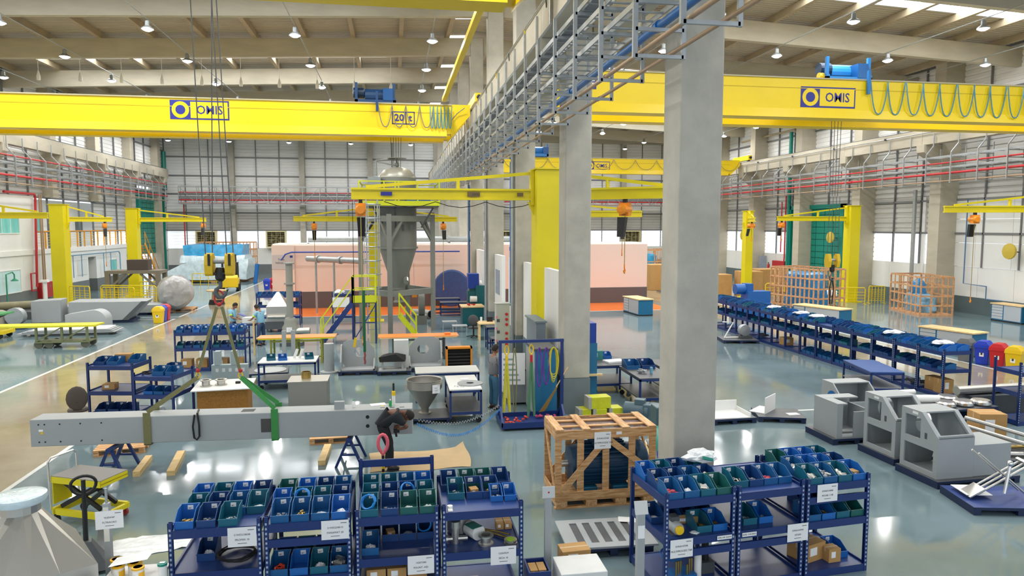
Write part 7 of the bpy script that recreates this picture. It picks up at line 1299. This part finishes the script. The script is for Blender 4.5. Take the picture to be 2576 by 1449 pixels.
gpst = thing('grey_column_post', 'thick grey round post at the right picture edge', 'post', (14.62, 13.95, 0)); MB().tube((0, 0, 0), (0, 0, 1.45), .09, 14).build('shaft', MACH, gpst, smooth=True); MB().box(-.1, .1, -.1, .1, 1.1, 1.25).build('sleeve', WHITE, gpst)
rack_unit('blue rack cut by the right picture edge', (15.2, 14.9, 0), 0, 1.3, .8, [.1, .81, 1.34], 1.6, None, True, (), 'right edge rack')
# ================================================================== FAR LEFT
wv = thing('wrapped_vessel', 'large silver plastic-wrapped vessel on a pallet by the left aisle', 'wrapped load', (-12.75, 44.3, .14), radians(18)); b = MB(); N = 26; rings = []
for i, (yy, rr) in enumerate(((-1.5, .25), (-1.42, .7), (-1.15, .92), (-.8, .98), (-.2, .96), (.4, .99), (.9, .95), (1.2, .8), (1.3, .3))): rings.append([(rr*cos(a)*(1+.1*NZ.noise(Vector((cos(a)*2, sin(a)*2, yy*2)))), yy+.12*NZ.noise(Vector((cos(a)*3, sin(a)*3, yy))), max(0, .97+rr*sin(a)*(1+.1*NZ.noise(Vector((cos(a)*2.5, yy, sin(a)*2)))))) for a in [2*pi*j/N for j in range(N)]])
MB().loft(rings).build('film', PGREY, wv, smooth=True); pallet('wooden pallet under the silver wrapped vessel', (-12.7, 44.3, 0), .1, 2.0, 1.6, None, None, 9)
rd = thing('wire_reel', 'small reel stand right of the silver wrapped vessel', 'reel', (-11.2, 47.4, 0)); MB().lathe([(.35, 0), (.3, .35), (.25, .8), (.6, .85), (.6, .92), (.0001, .95)], 16).build('body', CARDL, rd); MB().lathe([(.5, 0), (.42, .3)], 16).build('base', BLACK, rd)
wm = thing('wrapped_line', 'huge blue and clear film-wrapped machine at the far left', 'wrapped load', (-16.4, 68, .25)); 
def drape(x0, x1, y0, y1, z0, z1, m, nm, seed, slope=0):
    N = 18; b = MB(); g = []
    for i in range(N+1):
        for j in range(8):
            u = i/N; v = j/7; x = x0+(x1-x0)*u; zt = z1*(1-slope*max(0, .35-u)/.35)
            prof = [(y0-.15, z0), (y0-.05, z0+(zt-z0)*.35), (y0, z0+(zt-z0)*.7), (y0+.15, zt), ((y0+y1)/2, zt+.05), (y1-.15, zt), (y1, z0+(zt-z0)*.5), (y1+.1, z0)][j]
            k = NZ.noise(Vector((x*1.3, prof[1]*1.7+seed, prof[0]))); b.v.append((x+.12*k, prof[0]+.18*k, max(z0, prof[1]+.12*k)))
    b.f = [(i*8+j, (i+1)*8+j, (i+1)*8+j+1, i*8+j+1) for i in range(N) for j in range(7)]+[tuple(j for j in range(8)), tuple(N*8+7-j for j in range(8))]; b.k = [0]*len(b.f); return b.build(nm, m, wm, smooth=True)
drape(-2.0, 3.0, -1.4, 1.8, 1.6, 3.05, PBLUE, 'blue_film', 1); drape(-3.9, 3.5, -2.0, 2.2, 0, 1.75, PCLR, 'clear_film', 5, .75); drape(-2.2, 3.2, -1.7, 2.0, 1.5, 2.1, PCLR, 'clear_film', 9)
for k in range(4): MB().box(-3.6+2*k, -3.2+2*k, -2.0, 2.0, -.25, 0).build('skid', PINEY, wm)
slat_crate('tall far slatted crate behind the blue wrapped machine', -18.2, 70.8, 0, 5.0, 1.6, 3.4, 9, 6, 1)
MB().lathe([(.18, 0), (.18, 1.7), (.0001, 1.7)], 12).build('blue_roll', BLUEP, loc=(-12.0, 64.6, 0), rot=(-.12, .1, 0), label='upright blue roll beside the far wrapped machine', cat='roll')
# forklift
fk = thing('forklift', 'yellow forklift facing the wrapped machine', 'forklift', (-12.55, 57.6, 0), radians(8)); FY = mat('forklift_yellow', '#E0B912', .4)
MB().box(-.62, .62, -1.0, 1.0, .3, .95).build('chassis', FY, fk, bevel=.06); MB().prism([(-1.05, .3), (-.2, .3), (-.2, 1.15), (-.75, 1.25), (-1.05, 1.05)], 'x', -.6, .6).build('counterweight', FY, fk, bevel=.05); MB().box(-.3, .3, -.15, .35, .95, 1.4).build('seat', BLACK, fk)
for x in (-.55, .55): MB().bar((x, -.5, 1.1), (x, -.3, 2.1), .07, .07).bar((x, .75, .95), (x, .55, 2.1), .07, .07).build('guard_post', BLACK, fk)
MB().box(-.6, .6, -.4, .65, 2.1, 2.17).build('overhead_guard', BLACK, fk)
for x in (-.35, .35): MB().box(x-.06, x+.06, 1.05, 1.2, .1, 2.75).build('mast', BLACK, fk); MB().box(x-.06, x+.06, 1.25, 2.3, .08, .13).build('fork', STEELD, fk)
MB().box(-.45, .45, 1.18, 1.25, .2, .7).build('carriage', BLACK, fk); MB().box(-.4, .4, 1.06, 1.18, 2.6, 2.7).build('mast_top', BLACK, fk)
for x in (-.58, .58):
    for y, r in ((-.65, .28), (.75, .34)): MB().lathe([(.08, -.1), (r, -.1), (r, .1), (.08, .1)], 16, (x, y, r), 'x').build('wheel', RUB, fk)
# heavy trestle frame
tf = thing('steel_frame_table', 'heavy brown-grey steel frame table behind the yellow barriers', 'steel frame', (-16.9, 50.6, 0)); BG = mat('frame_taupe', '#7A7264', .55)
MB().box(-1.75, 1.65, -.8, .8, 1.85, 2.05).build('top_frame', BG, tf); MB().box(-.5, .8, -.4, .4, 2.05, 2.75).build('dark_block', mat('block_dark', '#4A3F3A', .6), tf)
for x in (-1.6, 1.5):
    for y in (-.7, .7): MB().box(x-.14, x+.14, y-.12, y+.12, 0, 1.85).build('leg', BG, tf)
for y in (-.7, .7): MB().bar((-1.5, y, .9), (-.5, y, 1.85), .12, .12).bar((1.4, y, .9), (.4, y, 1.85), .12, .12).build('brace', BG, tf)
barrier('long yellow barrier left of the silver wrapped vessel', (-18.0, 47.4), (-14.5, 46.5), 1.3, None, 6, 4); barrier('short yellow barrier at the foot of the left jib pillar', (-20.0, 47.9), (-18.6, 47.3), 1.25, None, 6, 4); barrier('second yellow barrier behind the long one', (-18.3, 48.4), (-16.2, 47.8), 1.1, None, 5, 8); barrier('yellow barrier in front of the blue wrapped machine', (-16.4, 61.6), (-13.7, 60.9), 1.1, None, 3, 4); barrier('yellow barrier at the foot of the second left jib pillar', (-17.6, 53.0), (-15.2, 52.4), 1.1, None, 5, 5)
# machine bodies on the left floor
def gbody(label, loc, rz, pr, w, m=None, name='machine_casing'): t = thing(name, label, 'machine body', loc, rz); MB().prism(pr, 'y', -w/2, w/2).build('shell', m or MACH, t, bevel=.03); MB().box(min(p[0] for p in pr)+.3, max(p[0] for p in pr)-.7, -w/2+.1, w/2-.1, -.14, 0).build('plinth', mat('pallet_navy', '#17294E', .55), t); return t
gb = gbody('long grey boat-shaped machine body by the left bins', (-14.95, 39.7, .14), radians(6), [(-1.4, 0), (1.3, 0), (2.2, .95), (-1.4, 1.0)], 1.7); MB().prism([(1.0, .0), (1.3, 0), (2.2, .95), (1.95, .95)], 'y', -.87, -.851).build('dark_end', STEELD, gb)
gbody('long low grey machine bed behind the boat-shaped body', (-16.0, 42.6, .14), radians(4), [(-2.4, 0), (3.0, 0), (3.0, .45), (-2.4, .45)], 1.4)
g3 = gbody('grey upright machine box on the left floor', (-17.35, 39.0, .14), .1, [(-.55, 0), (.75, 0), (.75, 1.15), (-.55, 1.1)], 1.1)
g4 = thing('rounded_cover', 'rounded grey cover in front of the boat-shaped body', 'cover', (-14.7, 36.9, 0)); MB().prism([(-.8, 0), (1.0, 0), (1.0, .35)]+[(.45+.55*cos(a), .45+.5*sin(a)) for a in [pi*.05*k for k in range(0, 11)]]+[(-.8, .75)], 'y', -.4, .4).build('shell', MACH, g4)
MB().tube((0, 0, 0), (0, 0, 2.0), .11, 4).box(-.18, .18, -.14, .14, 2.0, 2.12).build('white_column', WHITE, loc=(-18.3, 41.0, 0), label='slim white column standing on the left floor', cat='column')
p3_ = thing('pump_set', 'grey pump with a round flange on the left floor', 'pump', (-18.6, 37.7, 0)); MB().box(-1.2, 1.0, -.5, .5, 0, .12).build('base', mat('pallet_navy', '#17294E', .55), p3_); MB().lathe([(.1, -.3), (.42, -.28), (.42, .1), (.2, .14)], 18, (.45, 0, .6), 'y').build('volute', STEEL, p3_, smooth=True); MB().lathe([(.36, .12), (.36, .8), (.2, .9)], 16, (-.35, 0, 0)).build('tank', mat('tank_tan', '#9A958A', .5), p3_, smooth=True); MB().ball((-1.0, 0, .35), .22, 10, 6).build('green_cap', mat('cap_green', '#1E9A4C', .4), p3_)
pl = thing('plate_stack', 'stack of flat grey steel plates on the left floor', 'plates', (-14.6, 35.3, 0), .05)
for k in range(4): MB().box(-2.1+.2*k, 1.9-.1*k, -.7, .6-.05*k, .12+.05*k, .16+.05*k).build('plate', (MACH, STEEL, MACH, WHITE)[k], pl)
MB().box(-1.6, 1.6, -.6, .5, 0, .12).build('dunnage', STEELD, pl)
yc = thing('green_cart', 'olive cart with a long yellow-green board on top', 'cart', (-13.4, 31.6, 0)); OLV = mat('olive_frame', '#6F7552', .55)
MB().box(-2.9, 1.3, -.45, .45, .9, .93).box(-2.9, 1.3, -.47, .47, .86, .9).build('board', mat('board_yellow_green', '#CFCB2A', .5), yc)
for x in (-.95, 0, .95):
    for y in (-.4, .4): MB().box(x-.04, x+.04, y-.04, y+.04, .25, .86).build('leg', OLV, yc)
MB().box(-1.0, 1.0, -.45, .45, .22, .28).build('shelf', OLV, yc); MB().bar((-.95, -.42, .3), (0, -.42, .85), .05, .05).bar((0, -.42, .3), (.95, -.42, .85), .05, .05).build('brace', OLV, yc)
for x in (-.9, -.5, .85):
    for y in (-.35, .35): MB().lathe([(.03, -.05), (.16, -.05), (.16, .05), (.03, .05)], 14, (x, y, .16), 'y').build('wheel', mat('wheel_olive', '#5A5D4C', .6), yc)
gs2 = thing('scissor_lift', 'green and yellow scissor lift at the left picture edge', 'lift table', (-17.9, 34.6, 0)); MB().box(-1.0, .9, -.5, .5, 1.05, 1.12).build('platform', mat('lift_green', '#4B9A5A', .5), gs2); MB().box(-1.0, .9, -.5, .5, .2, .35).build('chassis', RAIL, gs2)
for y in (-.4, .4): MB().bar((-.8, y, .35), (.7, y, 1.05), .06, .08).bar((.7, y, .35), (-.8, y, 1.05), .06, .08).build('scissor_arm', STEELD, gs2)
for x in (-.8, .7):
    for y in (-.4, .4): MB().lathe([(.03, -.04), (.12, -.04), (.12, .04), (.03, .04)], 12, (x, y, .12), 'y').build('castor', RUB, gs2)
lp_ = MB().tube((-1.9, 0, .64), (1.1, 1.6, .64), .22, 12).build('lagged_pipe', mat('lagging', '#8F8A70', .7, nz=.3, ns=2), loc=(-20.3, 41.5, 0), label='long lagged pipe with a yellow strip lying by the office wall', cat='pipe', smooth=True); MB().box(-22.2, -19.0, 41.2, 43.4, 0, .4).build('pipe_dunnage', STEELD, label='dark blocks under the lagged pipe', cat='block')
rack_unit('far blue rack left of the test room, left unit', (-10.4, 64.0, 0), 0, 1.6, .9, [.8, 1.6, 2.5], 3.0, None, False, (), 'far racks'); rack_unit('far blue rack left of the test room, right unit', (-8.7, 64.0, 0), 0, 1.6, .9, [.8, 1.6, 2.5], 3.0, None, False, (), 'far racks')
heap((-9.6, 64.4, .8), 'orange parts on the far blue rack', ORNG, 14, .5, .2, .14, 'ball', seed=44); heap((-9.7, 64.4, 1.6), 'green and blue parts on the far blue rack', MOTOR, 12, .5, .2, .14, 'ball', seed=45)
MB().box(-.35, .35, -.02, .02, .6, 2.4).build('wall_poster', PST, loc=(31.9, 57.6, 0), label='pale poster on the right wall behind the cartons', cat='poster')
# ================================================================== PEOPLE
def skin_mesh(name, V, E, Rr, sub=1):
    me = bpy.data.meshes.new(name); me.from_pydata(V, E, []); o = bpy.data.objects.new(name, me); COL.objects.link(o)
    m = o.modifiers.new('skin', 'SKIN'); m.use_smooth_shade = True
    s = o.modifiers.new('sub', 'SUBSURF'); s.levels = sub; s.render_levels = sub
    sv = me.skin_vertices[0].data
    for i, r in enumerate(Rr): sv[i].radius = r if isinstance(r, tuple) else (r, r); sv[i].use_root = (i == 0)
    dg = bpy.context.evaluated_depsgraph_get(); dg.update(); out = bpy.data.meshes.new_from_object(o.evaluated_get(dg)); bpy.data.objects.remove(o); out.name = name; return out
def person(label, loc, rz, J, shirt, pants, skin, sleeve=None, shoe=None, hair=True, face=(1, 0, 0), long=False):
    t = thing('person', label, 'person', loc, rz); v = {k: Vector(p) for k, p in J.items()}
    sh = {}
    names = ['pel', 'bel', 'che', 'nek', 'hed', 'ls', 'le', 'lw', 'lh', 'rs', 're', 'rw', 'rh', 'lp', 'lk', 'la', 'lt', 'rp', 'rk', 'ra', 'rt']; idx = {n: i for i, n in enumerate(names)}
    E = [('pel', 'bel'), ('bel', 'che'), ('che', 'nek'), ('nek', 'hed'), ('che', 'ls'), ('ls', 'le'), ('le', 'lw'), ('lw', 'lh'), ('che', 'rs'), ('rs', 're'), ('re', 'rw'), ('rw', 'rh'), ('pel', 'lp'), ('lp', 'lk'), ('lk', 'la'), ('la', 'lt'), ('pel', 'rp'), ('rp', 'rk'), ('rk', 'ra'), ('ra', 'rt')]
    rad = dict(pel=.085, bel=.08, che=.09, nek=.052, hed=.06, ls=.045, le=.042, lw=.03, lh=.03, rs=.045, re=.042, rw=.03, rh=.03, lp=.06, lk=.045, la=.036, lt=.035, rp=.06, rk=.045, ra=.036, rt=.035)
    me = skin_mesh('body', [v[n] for n in names], [(idx[a], idx[b]) for a, b in E], [rad[n] for n in names])
    f = Vector(face).normalized(); up = (v['hed']-v['nek']).normalized(); f = (f-up*f.dot(up)).normalized(); sd = up.cross(f); c = v['hed']+up*.07
    H = MB().ball((0, 0, 0), .1, 14, 9, (1.02, .86, 1.2)); M = Matrix((f, sd, up)).transposed().to_4x4(); M.translation = c
    H.ball((.1, 0, -.01), .022, 8, 5, (1.1, .8, 1.5)).ball((0, .088, -.01), .025, 7, 5, (.6, .35, 1.2)).ball((0, -.088, -.01), .025, 7, 5, (.6, .35, 1.2)).ball((.085, 0, -.07), .02, 7, 4, (.5, 1.3, .5)); H.xf(M)
    # hands: palm plus five fingers
    for w, h in (('lw', 'lh'), ('rw', 'rh')):
        d = (v[h]-v[w]).normalized(); a = d.cross(Vector((0, 0, 1)))
        a = a.normalized() if a.length > .1 else Vector((0, 1, 0)); n = a.cross(d)
        for k in range(4): b0 = v[h]+a*(-.03+.02*k); l = (.06, .072, .068, .052)[k]; H.path([b0, b0+d*l*.55+n*.004, b0+d*l*.85-n*.022], [.0095, .009, .007], 6)
        b0 = v[h]-d*.03+a*.035; H.path([b0, b0+a*.025+d*.02, b0+a*.03+d*.05], [.011, .01, .008], 6)
    b = bmesh.new(); b.from_mesh(me); hm = H.mesh('h', skin, True); b.from_mesh(hm); b.to_mesh(me); b.free(); me.materials.clear(); me.materials.append(skin); me.polygons.foreach_set('material_index', [0]*len(me.polygons)); me.polygons.foreach_set('use_smooth', [True]*len(me.polygons)); place('body', me, t)
    for s in (1, -1): MB().ball(M @ Vector((.092, s*.036, .015)), .011, 7, 5).build('eye', BLACK, t)
    # shirt
    ar = []
    sn = ['bel', 'pel2', 'che', 'nk2', 'ls', 'lu', 'rs', 'ru']; up2 = {'bel': v['bel'], 'pel2': v['pel']+(v['bel']-v['pel'])*.02, 'che': v['che'], 'nk2': v['che'].lerp(v['nek'], .62), 'ls': v['ls'], 'lu': v['ls'].lerp(v['le'], 1.9 if long else .82), 'rs': v['rs'], 'ru': v['rs'].lerp(v['re'], .82)}
    if long: up2['lu'] = v['le']; up2['ru'] = v['re']
    si2 = {n: i for i, n in enumerate(sn)}; me = skin_mesh('shirt', [up2[n] for n in sn], [(si2[a], si2[b]) for a, b in (('pel2', 'bel'), ('bel', 'che'), ('che', 'nk2'), ('che', 'ls'), ('ls', 'lu'), ('che', 'rs'), ('rs', 'ru'))], [.155, .158, .165, .075, .085, .07, .085, .07]); me.materials.append(shirt); place('shirt', me, t)
    pn = ['pel', 'pw', 'lp', 'lk', 'la', 'rp', 'rk', 'ra']; pv = dict(pel=v['pel'], pw=v['pel'].lerp(v['bel'], .45), lp=v['lp'], lk=v['lk'], la=v['la']+Vector((0, 0, .01)), rp=v['rp'], rk=v['rk'], ra=v['ra']+Vector((0, 0, .01))); pi_ = {n: i for i, n in enumerate(pn)}
    me = skin_mesh('trousers', [pv[n] for n in pn], [(pi_[a], pi_[b]) for a, b in (('pel', 'pw'), ('pel', 'lp'), ('lp', 'lk'), ('lk', 'la'), ('pel', 'rp'), ('rp', 'rk'), ('rk', 'ra'))], [.15, .135, .112, .084, .07, .112, .084, .07]); me.materials.append(pants); place('trousers', me, t)
    for a, tt in (('la', 'lt'), ('ra', 'rt')):
        d = v[tt]-v[a]; d.z = 0; d.normalize(); c2 = Vector((v[a].x, v[a].y, 0)); s = MB().ball((.06, 0, .045), .055, 10, 6, (2.3, .85, .85)).box(-.07, .17, -.045, .045, 0, .02); ang = atan2(d.y, d.x); s.rot(ang, c2).build('shoe', shoe or BLACK, t)
    if hair:
        hb = MB().ball((-.012, 0, .018), .107, 14, 9, (1.02, .92, 1.2)); hb.v = [(x, y, z) if not (x > .03 and z < .06) else (x*.75, y*.8, z) for x, y, z in hb.v]; hb.v = [(x, y, max(z, -.06)) for x, y, z in hb.v]; hb.xf(M).build('hair', HAIR, t, smooth=True)
    if sleeve:
        for a, b_ in (('ls', 'le'), ('rs', 're')): p, q = v[a].lerp(v[b_], .55), v[a].lerp(v[b_], .72); MB().tube(p, q, .072, 12).build('sleeve_band', sleeve, t, smooth=True)
    return t
ST = dict(pel=(0, 0, .95), bel=(0, 0, 1.12), che=(.01, 0, 1.36), nek=(.02, 0, 1.5), hed=(.04, 0, 1.56), ls=(0, .19, 1.42), rs=(0, -.19, 1.42), lp=(0, .1, .9), lk=(.02, .11, .49), la=(-.02, .11, .08), lt=(.12, .13, .04), rp=(0, -.1, .9), rk=(.02, -.11, .49), ra=(-.02, -.11, .08), rt=(.12, -.13, .04), le=(.02, .25, 1.14), lw=(.2, .2, 1.02), lh=(.28, .17, 1.02), re=(.02, -.25, 1.14), rw=(.2, -.2, 1.02), rh=(.28, -.17, 1.02))
bend = dict(ST); bend.update(pel=(-.2, 0, .9), bel=(-.17, 0, 1.07), che=(.03, 0, 1.17), nek=(.2, 0, 1.15), hed=(.26, 0, 1.12), ls=(.1, .18, 1.12), rs=(.1, -.18, 1.12), lp=(-.17, .1, .85), lk=(-.04, .12, .47), la=(-.1, .12, .08), lt=(.06, .14, .04), rp=(-.17, -.1, .85), rk=(-.02, -.13, .47), ra=(-.02, -.14, .08), rt=(.14, -.15, .04), le=(.3, .24, .92), lw=(.16, .14, .84), lh=(.1, .1, .84), re=(.34, -.22, .9), rw=(.18, -.12, .84), rh=(.11, -.08, .85))
w1 = person('worker in a black T-shirt bending over beside the grey beam', (-.1, 14.3, .03), radians(-4), bend, TEEB, PANTB, SKIND, None, BLACK, True, (.5, 0, -1))
MB().box(.0, .05, -.02, .06, 1.3, 1.305).build('back_print', YELB, w1).rotation_euler = (0, -.15, 0)
dt = MB().cb(.1, -.08, .82, .12, .06, .07).tube((.08, -.08, .8), (.1, -.08, .7), .022, 8).build('drill', BLACK, loc=(-.1, 14.3, 0), label='black power tool held by the bending worker', cat='tool')
a1 = dict(ST); a1.update(hed=(.07, 0, 1.56), le=(.0, .24, 1.16), re=(.05, -.24, 1.15), rw=(.24, -.14, 1.08), rh=(.32, -.1, 1.09))
person('worker in a light-blue shirt facing right over a tablet', (-6.75, 31.2, 0), radians(-15), a1, SHIRT, JEAN, SKIN, mat('hi_vis', '#C8E83A', .6), BLACK, True, (1, 0, -.35))
MB().cb(0, 0, 0, .3, .22, .02, -.2, 0, .35).build('tablet', LOGO, loc=(-6.36, 31.05, 1.24), label='blue tablet held by the light-blue worker', cat='tablet')
a2 = dict(ST); a2.update(che=(.06, 0, 1.34), nek=(.11, 0, 1.47), hed=(.15, 0, 1.52), ls=(.05, .19, 1.4), rs=(.05, -.19, 1.4), le=(.2, .26, 1.16), lw=(.38, .2, 1.06), lh=(.46, .17, 1.06), re=(.2, -.25, 1.15), rw=(.38, -.18, 1.06), rh=(.46, -.14, 1.06), lk=(.03, .14, .49), la=(-.08, .16, .08), rk=(.0, -.13, .49))
person('worker in a light-blue shirt and jeans seen from behind', (-5.5, 30.55, 0), radians(150), a2, SHIRT, JEAN, SKIN, mat('hi_vis', '#C8E83A', .6), BLACK, True, (1, 0, -.4))
a3 = dict(ST); a3.update(le=(.06, .27, 1.16), lw=(.22, .2, .98), lh=(.3, .18, .96), re=(.1, -.26, 1.14), rw=(.26, -.2, .98), rh=(.34, -.18, .96))
person('worker in a grey T-shirt and worn jeans holding a white board', (2.62, 18.75, 0), radians(20), a3, TEEG, JEANL, SKIN, None, mat('shoe_brown', '#3F352C', .7), True, (1, 0, -.2))
wbd = thing('white_board', 'printed white board held by the worker in the grey T-shirt', 'board', (3.1, 18.42, .72), radians(-8)); MB().box(-.32, .32, -.012, .012, 0, .85).build('board', WHITE, wbd)
for k in range(5): MB().box(-.26, .2-.05*k, -.014, -.012, .1+.14*k, .15+.14*k).build('print_line', mat('print_grey', '#8FA3A0', .6), wbd)
